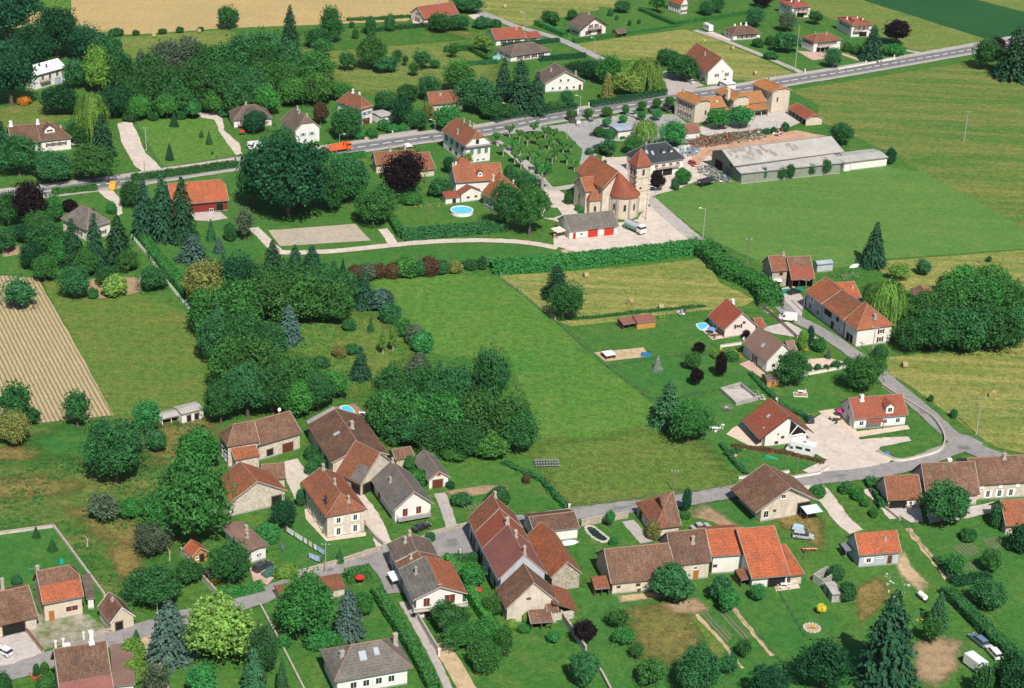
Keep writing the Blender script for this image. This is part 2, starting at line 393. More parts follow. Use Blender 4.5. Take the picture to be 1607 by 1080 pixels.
def house(name, label, E1, E2, W, he, Rp=None, pitch=38, hip=(0,0), hk=1.0, roof='brown', wall='cream', ov=.55, gv=.35, ro=.5,
          chim=(), op=(), patch=(), root=None, cat='house', group=None, ridge=RIDGE, verge=VERGE, base=0.0, sky=(), hr=None, open_f=False, dish=None, thick=.2):
 """E1->E2: the visible eave line in the survey image (roof to its left), W: width in m or a survey point on the far eave, Rp: a point on the ridge"""
 P1 = at(*E1, he); P2 = at(*E2, he)
 u = Vector((P2.x - P1.x, P2.y - P1.y)); L = u.length; u /= L; n = Vector((-u.y, u.x))
 if isinstance(W, tuple): Q = at(*W, he); w = (Q.x - P1.x) * n.x + (Q.y - P1.y) * n.y
 else: w = W
 ry = ro * w
 if hr is None:
  if Rp is not None:
   d = ray(*Rp); dn = d.x * n.x + d.y * n.y
   s = (P1.x * n.x + P1.y * n.y + ry - (CPOS.x * n.x + CPOS.y * n.y)) / dn
   hr = CAMH + d.z * s
  else: hr = he + math.tan(math.radians(pitch)) * min(ry, w - ry if w - ry > .5 else ry)
 PRINT.append((label[:40], 'L%.1f w%.1f he%.1f hr%.1f pitch%.0f' % (L, w, he, hr, math.degrees(math.atan2(hr - he, ry)))))
 hr = max(hr, he + .15)
 M = Matrix(((u.x, n.x, 0, P1.x),(u.y, n.y, 0, P1.y),(0,0,1,0),(0,0,0,1)))
 rz = math.atan2(u.y, u.x)
 if root is None:
  root = empty(name, (P1.x, P1.y, 0), rz, label, cat, group); root['_b'] = 1
  loc = Matrix.Identity(4)
 else: loc = root.matrix_basis.inverted() @ M
 def part(nm, mb, mats, parent=None, smooth=False):
  o = link(nm, mb.mesh(nm, mats), parent or root)
  if parent is None: o.matrix_local = loc
  return o
 h1, h2 = hip; dz = hr - he
 y0, y1, yr = 0.0, w, ry
 def ends(h):      # clip height, y at clip front, y at clip back, ridge inset
  zc = he + (1 - h) * dz
  return zc, y0 + (yr - y0) * (1 - h), y1 - (y1 - yr) * (1 - h), h * min(yr, w - yr) * hk
 z1, a1, b1, i1 = ends(h1); z2, a2, b2, i2 = ends(h2)
 RL = (i1, yr, hr); RR = (L - i2, yr, hr)
 fs = [(0, y0, he),(L, y0, he)]
 if 0 < h2 < 1: fs.append((L, a2, z2))
 fs.append(RR); fs.append(RL)
 if 0 < h1 < 1: fs.append((0, a1, z1))
 bs = [(L, y1, he),(0, y1, he)]
 if 0 < h1 < 1: bs.append((0, b1, z1))
 bs.append(RL); bs.append(RR)
 if 0 < h2 < 1: bs.append((L, b2, z2))
 polys = [fs, bs]
 if h1 >= 1: polys.append([(0, y1, he),(0, y0, he), RL])
 elif h1 > 0: polys.append([(0, b1, z1),(0, a1, z1), RL])
 if h2 >= 1: polys.append([(L, y0, he),(L, y1, he), RR])
 elif h2 > 0: polys.append([(L, a2, z2),(L, b2, z2), RR])
 # roof slab: top faces, the same faces lowered, and the rim
 mb = MB(); key = {}
 def vid(p, lo):
  k = (round(p[0], 3), round(p[1], 3), round(p[2], 3), lo)
  if k not in key: key[k] = len(mb.v); mb.v.append((p[0], p[1], p[2] - (thick if lo else 0)))
  return key[k]
 edges = {}
 for pl in polys:
  ids = [vid(p, 0) for p in pl]; lo = [vid(p, 1) for p in pl]
  mb.f.append(tuple(ids)); mb.m.append(0); mb.f.append(tuple(reversed(lo))); mb.m.append(1)
  for i in range(len(ids)):
   a, b = ids[i], ids[(i + 1) % len(ids)]
   edges.setdefault((min(a, b), max(a, b)), []).append((a, b, lo[i], lo[(i + 1) % len(ids)]))
 for k, e in edges.items():
  if len(e) == 1:
   a, b, la, lb = e[0]; mb.f.append((b, a, la, lb)); mb.m.append(1)
 rme = bpy.data.meshes.new('roof'); rme.from_pydata(mb.v, [], mb.f)
 # cut the slopes finer and let the old timbers sag a little
 bm = bmesh.new(); bm.from_mesh(rme)
 for i, f in enumerate(bm.faces): f.material_index = mb.m[i]
 if dz > 1.2 and L > 6 and roof not in ('sheet', 'whitesheet', 'bluesheet', 'taupe', 'brightred'):
  for ax in range(1, int(L / 2.2)):
   x = ax * L / int(L / 2.2)
   bmesh.ops.bisect_plane(bm, geom=bm.faces[:] + bm.edges[:] + bm.verts[:], plane_co=(x, 0,0), plane_no=(1,0,0))
  for q in (.33,.66):
   bmesh.ops.bisect_plane(bm, geom=bm.faces[:] + bm.edges[:] + bm.verts[:], plane_co=(0,0, he + dz * q), plane_no=(0,0,1))
  amp = .13 if roof in ('brown', 'brown2', 'rust', 'orange2', 'mossy') else .05
  for v in bm.verts:
   f = min(1.0, min(v.co.x, L - v.co.x) / 2.0)
   v.co.z += f * amp * (mnoise.noise(Vector((v.co.x * .28 + P1.x, v.co.y * .3 + P1.y, 3.1))) - .5)
 bm.to_mesh(rme); bm.free()
 rme.materials.append(R[roof]); rme.materials.append(WOOD); rme.update()
 ro_ = link('roof', rme, root); ro_.matrix_local = loc
 # ridge tiles and verges
 if dz > .8 and ridge is not None:
  q = MB(); q.tube((RL[0], yr, hr - .02),(RR[0], yr, hr - .02),.13, seg=6)
  for hh, xx, RI, a in ((h1,0, RL, z1),(h2, L, RR, z2)):
   if hh > 0:
    for yy in ((y0, y1) if hh >= 1 else ((a1, b1) if xx == 0 else (a2, b2))):
     q.tube((xx, yy, (he if hh >= 1 else a) - .02),(RI[0], yr, hr - .02),.1, seg=5)
  link('ridge_cap', q.mesh('ridge_cap', ridge), ro_)
 if dz > .8 and verge is not None and (h1 < 1 or h2 < 1):
  for hh, xx, zc, aa, bb in ((h1,-.03, z1, a1, b1),(h2, L + .03, z2, a2, b2)):
   if hh < 1:
    q = MB()
    for ye, yc in ((y0, aa),(y1, bb)):
     if hh > 0 and ye: link('verge', q.mesh('verge', verge), ro_); q = MB()
     q.xprism([(ye, he - thick),(ye, he + .04),(yc, zc + .04),(yc, zc - thick)], xx - .05, xx + .05)
    link('verge', q.mesh('verge', verge), ro_)
 # gutter along the eaves
 for yg in (-.07, w + .07):
  q = MB(); q.box((L / 2, yg, he - thick - .02),(L, .12,.12))
  link('gutter', q.mesh('gutter', METAL if wall not in ('stone', 'pstone', 'beige') else WOOD), ro_)
 # walls
 wx0, wx1, wy0, wy1 = gv, L - gv, ov, w - ov
 zs0 = he + dz * ov / max(yr, .01) - thick * .7 if yr > ov else he - thick
 zs1 = he + dz * ov / max(w - yr, .01) - thick * .7 if w - yr > ov else he - thick
 zs0 = min(zs0, hr - thick); zs1 = min(zs1, hr - thick)
 wm = MB()
 def endwall(x, h):
  if h >= 1: return [(wy0, zs0),(wy1, zs1)]
  zc = he + (1 - h) * dz - thick
  if h > 0:
   return [(wy0, zs0),(yr - (yr - y0) * h, zc),(yr + (y1 - yr) * h, zc),(wy1, zs1)]
  if not (wy0 < yr < wy1): return [(wy0, zs0),(wy1, zs1)]
  return [(wy0, zs0),(yr, hr - thick * 1.1),(wy1, zs1)]
 if not open_f: wm.poly([(wx0, wy0, base),(wx1, wy0, base),(wx1, wy0, zs0),(wx0, wy0, zs0)])
 wm.poly([(wx1, wy1, base),(wx0, wy1, base),(wx0, wy1, zs1),(wx1, wy1, zs1)])
 e = endwall(wx0, h1); wm.poly([(wx0, wy1, base),(wx0, wy0, base)] + [(wx0, y, z) for y, z in e])
 e = endwall(wx1, h2); wm.poly([(wx1, wy0, base),(wx1, wy1, base)] + [(wx1, y, z) for y, z in reversed(e)])
 if open_f:
  wm.poly([(wx0, wy0 + (wy1 - wy0) * .8,.05),(wx1, wy0 + (wy1 - wy0) * .8,.05),(wx1, wy0 + (wy1 - wy0) * .8, zs0),(wx0, wy0 + (wy1 - wy0) * .8, zs0)])
  for i in range(int(L / 3.2) + 2):
   x = wx0 + .1 + (wx1 - wx0 - .2) * i / (int(L / 3.2) + 1); wm.box((x, wy0 + .1,0),(.2,.2, zs0))
 part('wall', wm, Wm[wall])
 # foundation strip a shade darker, proud of the wall
 if base == 0 and not open_f and he > 2.2 and wall not in ('wood', 'honey'):
  pm = MB()
  for (cx, cy, dx, dy) in ((L / 2, wy0, wx1 - wx0 + .08,.06),(L / 2, wy1, wx1 - wx0 + .08,.06),(wx0, w / 2,.06, wy1 - wy0 - .08),(wx1, w / 2,.06, wy1 - wy0 - .08)):
   pm.box((cx, cy, 0),(dx, dy, .35))
  part('plinth', pm, GREYC)
 H = House(); H.root = root; H.L = L; H.w = w; H.he = he; H.hr = hr; H.roof = ro_; H.loc = loc; H.M = M; H.yr = yr; H.wx = (wx0, wx1); H.wy = (wy0, wy1); H.ov = ov
 def facepos(face, uu, z):
  if face == 'F': return (wx0 + uu * (wx1 - wx0), wy0, z),0.0
  if face == 'R': return (wx1, wy0 + uu * (wy1 - wy0), z), math.pi / 2
  if face == 'B': return (wx1 - uu * (wx1 - wx0), wy1, z), math.pi
  return (wx0, wy1 - uu * (wy1 - wy0), z),-math.pi / 2
 H.facepos = facepos
 for q in op:
  face, uu, z, ww, hh, kind = q[:6]; col = q[6] if len(q) > 6 else 'b'
  p, r = facepos(face, uu, z)
  o = opening(root, p, r, ww, hh, kind, col)
  o.matrix_local = loc @ Matrix.Translation(p) @ Matrix.Rotation(r, 4, 'Z')
 def rz_at(x, y):
  z = he + dz * (y / yr if y < yr else (w - y) / (w - yr)) if 0 < yr < w else hr
  if h1 >= 1 and i1 > 0: z = min(z, he + dz * x / i1)
  if h2 >= 1 and i2 > 0: z = min(z, he + dz * (L - x) / i2)
  return z
 H.z = rz_at
 for q in chim:
  fx, fy, hh = q[:3]; s = q[3] if len(q) > 3 else .6; m = q[4] if len(q) > 4 else VERGE
  x, y = fx * L, fy * w; z = rz_at(x, y)
  c = MB(); c.box((x, y, z - .7),(s, s * .8, hh + .7)); c.box((x, y, z + hh),(s + .16, s * .8 + .16,.12)); c.box((x, y, z + hh + .12),(s * .4, s * .4,.3), top=.8)
  c.box((x, y, z - .25),(s + .3, s * .8 + .3,.45))
  link('chimney', c.mesh('chimney', m), ro_)
 for q in sky:     # rooflights lying in the slope
  fx, fy, sx, sy = q[:4]
  sc = MB(); x, y = fx * L, fy * w
  sg = 1 if y < yr else -1
  def pt(ax, ay, up): return (ax, ay, rz_at(ax, ay) + up)
  for up0, k, mi in ((.02,1.0,0),(.1,.8,1)):
   a, b = sx / 2 * k, sy / 2 * k
   lo = [pt(x - a, y - b, up0), pt(x + a, y - b, up0), pt(x + a, y + b, up0), pt(x - a, y + b, up0)]
   hi = [(p[0], p[1], p[2] + .1) for p in lo]
   nn = len(sc.v); sc.v += lo + hi
   for f in ((3,2,1,0),(4,5,6,7),(0,1,5,4),(1,2,6,5),(2,3,7,6),(3,0,4,7)): sc.f.append(tuple(nn + i for i in f)); sc.m.append(mi)
  link('rooflight', sc.mesh('rooflight', [METAL, glass('rooflight_glass', (.35,.4,.45))]), ro_)
 for q in patch:   # (side, x0, x1, t0, t1, roof): an area re-laid with other tiles, t from eave 0 to ridge 1
  side, xa, xb, ta, tb, rm = q; pm = MB(); N = 8
  def sp(x, t, up): 
   y = t * yr if side == 'F' else w - t * (w - yr)
   zz = he + dz * t
   f = min(1.0, min(x, L - x) / 2.0)
   return (x, y, zz + up)
  x0_, x1_ = xa * L, xb * L
  pm.v = [sp(x0_, ta, .01), sp(x1_, ta, .01), sp(x1_, tb, .01), sp(x0_, tb, .01), sp(x0_, ta, .05), sp(x1_, ta, .05), sp(x1_, tb, .05), sp(x0_, tb, .05)]
  pm.f = [(3,2,1,0),(4,5,6,7),(0,1,5,4),(1,2,6,5),(2,3,7,6),(3,0,4,7)]; pm.m = [0] * 6
  link('roof_patch', pm.mesh('roof_patch', R[rm]), ro_)
 if dish:
  fx, fy = dish; x, y = fx * L, fy * w; z = rz_at(x, y)
  q = MB(); q.tube((x, y, z),(x, y, z + 1.0),.04)
  q.lathe((0,0,0), [(.02,0),(.25,.04),(.45,.14),(.44,.17),(.24,.08),(.02,.03)], 12)
  nn = 12
  Rm = Matrix.Translation((x, y - .05, z + 1.1)) @ Matrix.Rotation(math.radians(70),4, 'X')
  for i in range(len(q.v) - 72, len(q.v)): q.v[i] = tuple(Rm @ Vector(q.v[i]))
  link('satellite_dish', q.mesh('satellite_dish', WHITE), ro_)
 return H
def addpart(H, nm, mb, mat, parent=None):
 """a part given in the building's own frame"""
 o = link(nm, mb.mesh(nm, mat), H.root); o.matrix_local = H.loc
 return o
def dormer(H, fx, wd=1.6, fy=.25, hh=1.5, roof='red', wallm='white', win=True):
 x, y = fx * H.L, fy * H.w; zb = H.z(x, y)
 dpt = max(.8,(hh) / max((H.hr - H.he) / H.yr, .2)) + .8
 q = MB(); q.box((x, y + dpt / 2, zb - .3),(wd, dpt, hh + .3))
 q.xprism([(x - wd / 2, zb + hh),(x + wd / 2, zb + hh),(x, zb + hh + wd * .38)], y, y + dpt, axis='y')
 o = addpart(H, 'dormer', q, Wm[wallm])
 r = MB(); e = .25; t = .12; dd = dpt + wd * .5
 for s in (-1,1):
  r.xprism([(x, zb + hh + wd * .38 + .02),(x, zb + hh + wd * .38 + t + .04),(x + s * (wd / 2 + e), zb + hh - e * .76 + t),(x + s * (wd / 2 + e), zb + hh - e * .76)], y - .25, y + dd, axis='y')
 link('dormer_roof', r.mesh('dormer_roof', R[roof]), o)
 if win:
  w_ = opening(o, (x, y, zb + .35),0, wd * .6, hh * .65, 'w')
 return o
def canopy(H, face, u0, z, wd, dp, drop=.3, mat=None, name='canopy', posts=False):
 """a small roof leaning on a wall"""
 p, r = H.facepos(face, u0, z); q = MB()
 a = .08
 q.v = [(-wd / 2,0,0),(wd / 2,0,0),(wd / 2,-dp, -drop),(-wd / 2,-dp, -drop),(-wd / 2,0, a),(wd / 2,0, a),(wd / 2,-dp, -drop + a),(-wd / 2,-dp, -drop + a)]
 q.f = [(0,1,2,3),(7,6,5,4),(0,4,5,1),(1,5,6,2),(2,6,7,3),(3,7,4,0)]; q.m = [0] * 6
 if posts:
  for s in (-1,1): q.box((s * (wd / 2 - .12),-dp + .12,-z),(.12,.12, z - drop))
 o = link(name, q.mesh(name, mat or WHITE), H.root)
 o.matrix_local = H.loc @ Matrix.Translation(p) @ Matrix.Rotation(r, 4, 'Z')
 return o
def balcony(H, face, u0, z, wd, dp, rail=None, slab=None):
 p, r = H.facepos(face, u0, z)
 q = MB(); q.box((0,-dp / 2,-.18),(wd, dp, .18))
 o = link('balcony', q.mesh('balcony', slab or VERGE), H.root)
 o.matrix_local = H.loc @ Matrix.Translation(p) @ Matrix.Rotation(r, 4, 'Z')
 b = MB(); b.box((0,-dp + .05,.85),(wd, .07,.1)); b.box((0,-dp + .05,.1),(wd, .05,.06))
 n = int(wd / .35)
 for i in range(n + 1): b.box((-wd / 2 + .04 + i * (wd - .08) / n, -dp + .05,0),(.05,.05,.9))
 for s in (-1,1):
  b.box((s * (wd / 2 - .04),-dp / 2,.85),(.07, dp, .1))
  for j in range(3): b.box((s * (wd / 2 - .04),-dp * (j + .5) / 3.2,0),(.05,.05,.9))
 link('railing', b.mesh('railing', rail or BROWN), o)
 return o
# ------------------------------------------------------------------ ground, fields, roads
LAY = .02
_ZI = [0]
def zlay(layer):
 _ZI[0] += 1
 return layer * LAY + (_ZI[0] % 40) * .00045
def smooth(pts, n=6, closed=False):
 P = [Vector(p) for p in pts]; out = []
 m = len(P)
 for i in range(m if closed else m - 1):
  p0 = P[(i - 1) % m] if closed or i > 0 else P[0]; p1 = P[i]; p2 = P[(i + 1) % m]; p3 = P[(i + 2) % m] if closed or i + 2 < m else P[-1]
  for k in range(n):
   t = k / n
   out.append(.5 * ((2 * p1) + (p2 - p0) * t + (2 * p0 - 5 * p1 + 4 * p2 - p3) * t * t + (3 * p1 - p0 - 3 * p2 + p3) * t ** 3))
 if not closed: out.append(P[-1])
 return out
def soften(mat):
 """the same ground cover, thinning out in uneven tufts towards the border of its sheet"""
 k = ('soft', mat.name)
 if k in _M: return _M[k]
 m = mat.copy(); t = m.node_tree; b = t.nodes['Principled BSDF']
 a = t.nodes.new('ShaderNodeAttribute'); a.attribute_name = 'cover'; p = _pos(t)
 n = _math(t, 'ADD', _math(t, 'MULTIPLY', _noise(t, p, .35,4,.7),.7), _math(t, 'MULTIPLY', _noise(t, p, 2.0,3,.7),.5))
 v = _ramp(t, _math(t, 'ADD', a.outputs['Fac'], _math(t, 'MULTIPLY', _math(t, 'SUBTRACT', n, .6),2.2)),.15,.95)
 t.links.new(v, b.inputs['Alpha']); _M[k] = m; return m
def patch(name, pts, mat, layer, jit=.35, curve=False, kind='structure', soft=0.0):
 W = [at(*p).to_2d() for p in pts]
 if soft: return softpatch(name, W, mat, layer, soft, kind)
 if curve: W = smooth(W, 6, True)
 out = []
 for i in range(len(W)):
  a, b = W[i], W[(i + 1) % len(W)]; n = max(1, int((b - a).length / 1.5))
  for k in range(n):
   p = a.lerp(b, k / n)
   if jit:
    q = Vector((p.x * .35, p.y * .35,1.7)); q2 = q * .3
    p = p + Vector((mnoise.noise(q), mnoise.noise(q + Vector((9,4,0))))) * jit + Vector((mnoise.noise(q2), mnoise.noise(q2 + Vector((5,7,0))))) * jit
   out.append(p)
 zz = zlay(layer)
 me = bpy.data.meshes.new(name); me.from_pydata([(p.x, p.y, zz) for p in out], [], [tuple(range(len(out)))])
 bm = bmesh.new(); bm.from_mesh(me); bmesh.ops.triangulate(bm, faces=bm.faces)
 for f in bm.faces:
  if f.normal.z < 0: f.normal_flip()
 bm.to_mesh(me); bm.free(); me.materials.append(mat)
 o = link(name, me); tag(o, kind=kind); return o
def softpatch(name, W, mat, layer, soft, kind):
 out = []
 for i in range(len(W)):
  a, b = W[i], W[(i + 1) % len(W)]; n = max(1, int((b - a).length / 2))
  out += [a.lerp(b, k / n) for k in range(n)]
 c = sum(out, Vector((0,0))) / len(out); n = len(out); z = zlay(layer); v = []; cov = []
 for s, q in ((1 + soft * .5,0.0),(1 + soft * .18,.35),(1 - soft * .25,.75),(1 - soft * .6,1.0),(.02,1.0)):
  v += [((c + (p - c) * s).x, (c + (p - c) * s).y, z) for p in out]; cov += [q] * n
 f = [(r * n + i, r * n + (i + 1) % n, (r + 1) * n + (i + 1) % n, (r + 1) * n + i) for r in range(4) for i in range(n)]
 me = bpy.data.meshes.new(name); me.from_pydata(v, [], f)
 bm = bmesh.new(); bm.from_mesh(me)
 for q in bm.faces:
  if q.normal.z < 0: q.normal_flip()
 bm.to_mesh(me); bm.free(); at_ = me.attributes.new('cover', 'FLOAT', 'POINT'); at_.data.foreach_set('value', cov)
 me.materials.append(soften(mat)); return tag(link(name, me), kind=kind)
def strip(W, width, z, mb, off=0.0, edge=0.0):
 n = len(W); rows = []
 for i in range(n):
  d = (W[min(i + 1, n - 1)] - W[max(i - 1,0)]).normalized(); nn = Vector((-d.y, d.x))
  w = width if not callable(width) else width(i / (n - 1))
  e1 = edge * mnoise.noise(Vector((W[i].x * .6, W[i].y * .6,0))); e2 = edge * mnoise.noise(Vector((W[i].x * .6, W[i].y * .6,8)))
  a = W[i] + nn * (off + w / 2 + e1); b = W[i] + nn * (off - w / 2 + e2)
  rows.append((a, b))
 k = len(mb.v)
 for a, b in rows: mb.v += [(a.x, a.y, z),(b.x, b.y, z)]
 for i in range(n - 1): mb.f.append((k + 2 * i, k + 2 * i + 1, k + 2 * i + 3, k + 2 * i + 2)); mb.m.append(0)
def road(name, pts, width, mat, layer, off=0.0, edge=.15, n=8, z=None):
 W = smooth([at(*p).to_2d() for p in pts], n); mb = MB()
 strip(W, width, zlay(layer) if z is None else z, mb, off, edge)
 o = mb.build(name, mat); tag(o, kind='structure'); return W
def dashes(name, W, off, width, on, gap, mat, z, s0=0, s1=1e9):
 mb = MB(); acc = 0.0; seg = []; state = None
 for i in range(len(W) - 1):
  L = (W[i + 1] - W[i]).length; m = max(1, int(L / .5))
  for k in range(m):
   p = W[i].lerp(W[i + 1], k / m); q = W[i].lerp(W[i + 1], (k + 1) / m)
   s = acc + L * k / m
   if s0 < s < s1 and (s % (on + gap)) < on:
    d = (q - p).normalized(); nn = Vector((-d.y, d.x)); a = p + nn * off; b = q + nn * off
    h = nn * width / 2
    mb.poly([(a.x + h.x, a.y + h.y, z),(a.x - h.x, a.y - h.y, z),(b.x - h.x, b.y - h.y, z),(b.x + h.x, b.y + h.y, z)])
  acc += L
 o = mb.build(name, mat); tag(o, kind='structure')
G = {
 'meadow': grass('meadow_grass', (.058,.145,.027),(.040,.130,.025),(.115,.165,.042)),
 'mid': grass('pasture_grass', (.080,.185,.032),(.058,.170,.032),(.125,.195,.045),.2, math.radians(20),.2),
 'rough': grass('rough_grass', (.076,.160,.030),(.094,.158,.034),(.16,.17,.05),.3, math.radians(8),.25, fine=2.2),
 'wild': grass('wild_grass', (.040,.125,.025),(.070,.135,.028),(.19,.17,.06),.35, math.radians(4),.12, fine=1.4),
 'lawn': grass('lawn_grass', (.030,.120,.026),(.046,.135,.028),(.085,.150,.036),.1, math.radians(60),.5, contrast=.6),
 'lawn2': grass('garden_lawn_grass', (.050,.138,.027),(.036,.125,.025),(.11,.155,.042),.1, math.radians(100),.5, contrast=.7),
 'dry': grass('dry_lawn_grass', (.11,.145,.032),(.085,.14,.03),(.22,.18,.07),.2, math.radians(10),.4, contrast=.7),
 'bright': grass('bright_crop', (.060,.155,.036),(.074,.162,.038),(.115,.175,.048),.3, math.radians(3),.09, contrast=.45),
 'olive': grass('striped_meadow_grass', (.064,.152,.033),(.090,.162,.036),(.20,.19,.062),.6, math.radians(-38),.14),
 'hay': grass('mown_hay_grass', (.165,.20,.052),(.125,.185,.045),(.30,.27,.10),.6, math.radians(-2),.22),
 'hay2': grass('mown_meadow_grass', (.12,.185,.042),(.098,.17,.038),(.21,.21,.075),.45, math.radians(75),.2),
 'dkcrop': grass('dark_green_crop', (.012,.062,.022),(.016,.072,.024),(.02,.08,.024),.1,0,.2, contrast=.3),
 'wheat': grass('ripe_wheat', (.35,.26,.125),(.31,.245,.12),(.29,.23,.12),.35, math.radians(5),.05, contrast=.3),
 'brown': grass('parched_grass', (.17,.14,.05),(.11,.135,.038),(.25,.18,.078),.1,0,.4),
}
S_ = {
 'asphalt': soil('road_asphalt', (.155,.152,.158),(.185,.18,.182),.85,3,.12),
 'lane': soil('village_asphalt', (.235,.225,.222),(.285,.27,.262),.85,3,.12),
 'pave': soil('pavement_asphalt', (.37,.335,.315),(.42,.375,.345),.85,3,.2),
 'gravel': soil('pale_gravel', (.50,.43,.375),(.58,.50,.435),.9,3,.2),
 'court': soil('court_gravel', (.43,.355,.285),(.36,.325,.255),.9,2,.1),
 'yard': soil('concrete_yard', (.42,.385,.36),(.5,.45,.42),.85,2,.12),
 'park': soil('car_park_asphalt', (.30,.285,.285),(.35,.33,.325),.85,2,.1),
 'earth': soil('bare_earth', (.30,.20,.115),(.36,.26,.16),.95,3,.4),
 'sand': soil('sandy_ground', (.42,.31,.18),(.5,.38,.24),.95,3,.3),
 'redearth': soil('reddish_yard', (.42,.24,.15),(.5,.33,.23),.95,2,.2),
 'terr': soil('terrace_paving', (.62,.50,.38),(.55,.45,.36),.8,2,.5),
 'pinkt': soil('pink_paving', (.55,.36,.30),(.48,.33,.28),.8,2,.5),
 'weedy': soil('weedy_concrete', (.36,.33,.28),(.13,.16,.06),.9,2.5,.35),
 'line': plain('road_marking', (.72,.72,.70),.7),
}
# vine rows: bare earth with narrow green rows in it
def rowmat(name, P, Q, spacing, soilc, green, gw=.3):
 m, t, b = nt(name); p = _pos(t)
 d = (Q - P).normalized(); ang = math.atan2(d.y, d.x)
 v = _map(t, p, -ang, (1,1,1)); sx = t.nodes.new('ShaderNodeSeparateXYZ'); t.links.new(v, sx.inputs[0])
 wob = _math(t, 'MULTIPLY', _noise(t, p, .4,2),.5)
 fr = _math(t, 'FRACT', _math(t, 'DIVIDE', _math(t, 'ADD', sx.outputs[1], wob), spacing))
 row = _math(t, 'LESS_THAN', _math(t, 'ABSOLUTE', _math(t, 'SUBTRACT', fr, .5)), _math(t, 'MULTIPLY', _noise(t, p, 1.5,3), gw))
 so_ = _mix(t, _ramp(t, _noise(t, p, .3,5),.35,.65), soilc, tuple(x * .86 for x in soilc))
 col = _mix(t, row, so_, green); t.links.new(col, b.inputs['Base Color']); b.inputs['Roughness'].default_value = .95
 return m
mb = MB(); mb.poly([(-3000,-600,0),(3000,-600,0),(3000,7000,0),(-3000,7000,0)])
tag(mb.build('ground', G['meadow']), kind='structure')
# fields of the upper half
patch('wheat_field', [(6,20),(60,17),(112,18),(110,-40),(820,-60),(700,5),(668,12),(640,33),(440,41),(345,45),(250,52),(165,56),(130,45),(60,50),(20,45)], G['wheat'], 1,.5)
patch('grass_strip', [(-20,-40),(110,-40),(113,17),(60,19),(-20,20)], G['mid'], 2,.4)
patch('hay_meadow', [(158,62),(250,55),(345,47),(366,50),(378,60),(372,80),(330,95),(165,90)], G['hay2'], 2)
patch('hay_meadow', [(752,16),(745,-40),(1030,-40),(965,12),(915,20),(870,30),(830,42),(800,36)], G['hay'], 2)
patch('orchard_meadow', [(500,52),(640,38),(740,50),(780,100),(775,140),(660,145),(560,150),(520,120),(410,80)], G['hay2'], 2,1.0, soft=0.25)
patch('orchard_meadow', [(470,50),(650,36),(700,52),(740,62),(600,73),(520,80),(440,70)], G['meadow'], 3,.8, soft=0.25)
patch('lawn', [(700,68),(770,60),(850,80),(830,100),(770,98),(735,82)], G['lawn2'], 3)
patch('hay_meadow', [(900,70),(1000,56),(1075,46),(1110,57),(1180,85),(1245,115),(1190,128),(1140,125),(1060,100),(960,92)], G['hay'], 2)
patch('hay_meadow', [(1252,-30),(1353,0),(1541,60),(1570,63),(1545,76),(1470,84),(1430,78),(1350,45),(1300,28),(1268,14),(1200,-20)], G['hay2'], 2)
patch('crop_field', [(1252,-31),(1353,0),(1541,59),(1570,62),(1700,45),(1720,50),(1531,0),(1440,-30)], G['dkcrop'], 3,.5)
patch('hay_meadow', [(1440,-31),(1531,-1),(1720,48),(1720,-40)], G['hay2'], 3)
patch('striped_meadow', [(1238,142),(1330,128),(1528,97),(1560,112),(1660,155),(1660,400),(1607,358),(1500,298),(1446,270),(1398,240),(1320,205),(1284,190),(1283,165)], G['olive'], 2)
patch('crop_field', [(1022,312),(1062,296),(1110,285),(1240,272),(1395,262),(1446,270),(1500,298),(1607,357),(1660,395),(1607,391),(1400,406),(1300,424),(1230,424),(1185,408),(1108,372)], G['bright'], 3)
patch('hay_meadow', [(1385,410),(1607,393),(1680,395),(1680,560),(1560,540),(1480,470),(1420,455),(1380,425)], G['hay'], 2)
patch('hay_meadow', [(1392,562),(1440,556),(1530,552),(1607,532),(1700,540),(1700,760),(1607,712),(1560,702),(1480,645),(1420,600),(1392,588)], G['hay'], 3)
patch('hay_meadow', [(783,433),(860,428),(1000,418),(1100,406),(1118,422),(1130,445),(1165,460),(1183,470),(1170,480),(1070,492),(990,502),(895,513),(872,503),(830,468)], G['hay'], 3)
patch('pasture', [(585,442),(700,430),(780,434),(870,505),(930,560),(1020,632),(1060,650),(1170,745),(1165,768),(1040,786),(900,803),(870,790),(820,712),(850,690),(800,560),(700,560),(640,540),(600,480)], G['mid'], 2)
patch('rough_pasture', [(826,714),(870,690),(930,690),(1010,672),(1090,690),(1150,738),(1158,768),(1040,784),(890,800),(850,760)], G['rough'], 3,1.2, soft=0.35)
patch('lawn', [(690,735),(830,718),(885,798),(760,806),(700,790),(680,765)], G['lawn2'], 3)
patch('vegetable_bed', [(696,772),(760,762),(790,762),(795,770),(720,782)], S_['earth'], 4, soft=.25)
vp, vq = at(57,437).to_2d(), at(178,652).to_2d()
patch('vine_field', [(-40,432),(0,433),(57,434),(120,545),(178,652),(120,658),(66,664),(0,655),(-60,650)], rowmat('vine_rows', vp, vq, 1.08,(.45,.32,.19),(.16,.17,.07),.40),3,.15)
patch('pasture', [(62,432),(200,455),(290,488),(330,560),(362,605),(330,640),(255,655),(178,656),(120,545)], G['rough'], 2)
patch('rough_ground', [(-60,664),(178,656),(335,645),(340,700),(330,900),(165,935),(85,826),(-60,840)], G['wild'], 2,.6)
for q_ in ([(-30,705),(60,700),(120,712),(60,722),(-30,722)], [(-30,755),(60,748),(130,760),(90,778),(-30,785)], [(110,800),(190,795),(240,830),(215,860),(150,840)], [(170,860),(215,850),(225,900),(190,915)]):
 patch('dry_meadow', q_, G['brown'], 3, soft=.8)
patch('green_meadow', [(40,690),(110,668),(200,690),(180,720),(60,720)], G['lawn'], 3, soft=.7)
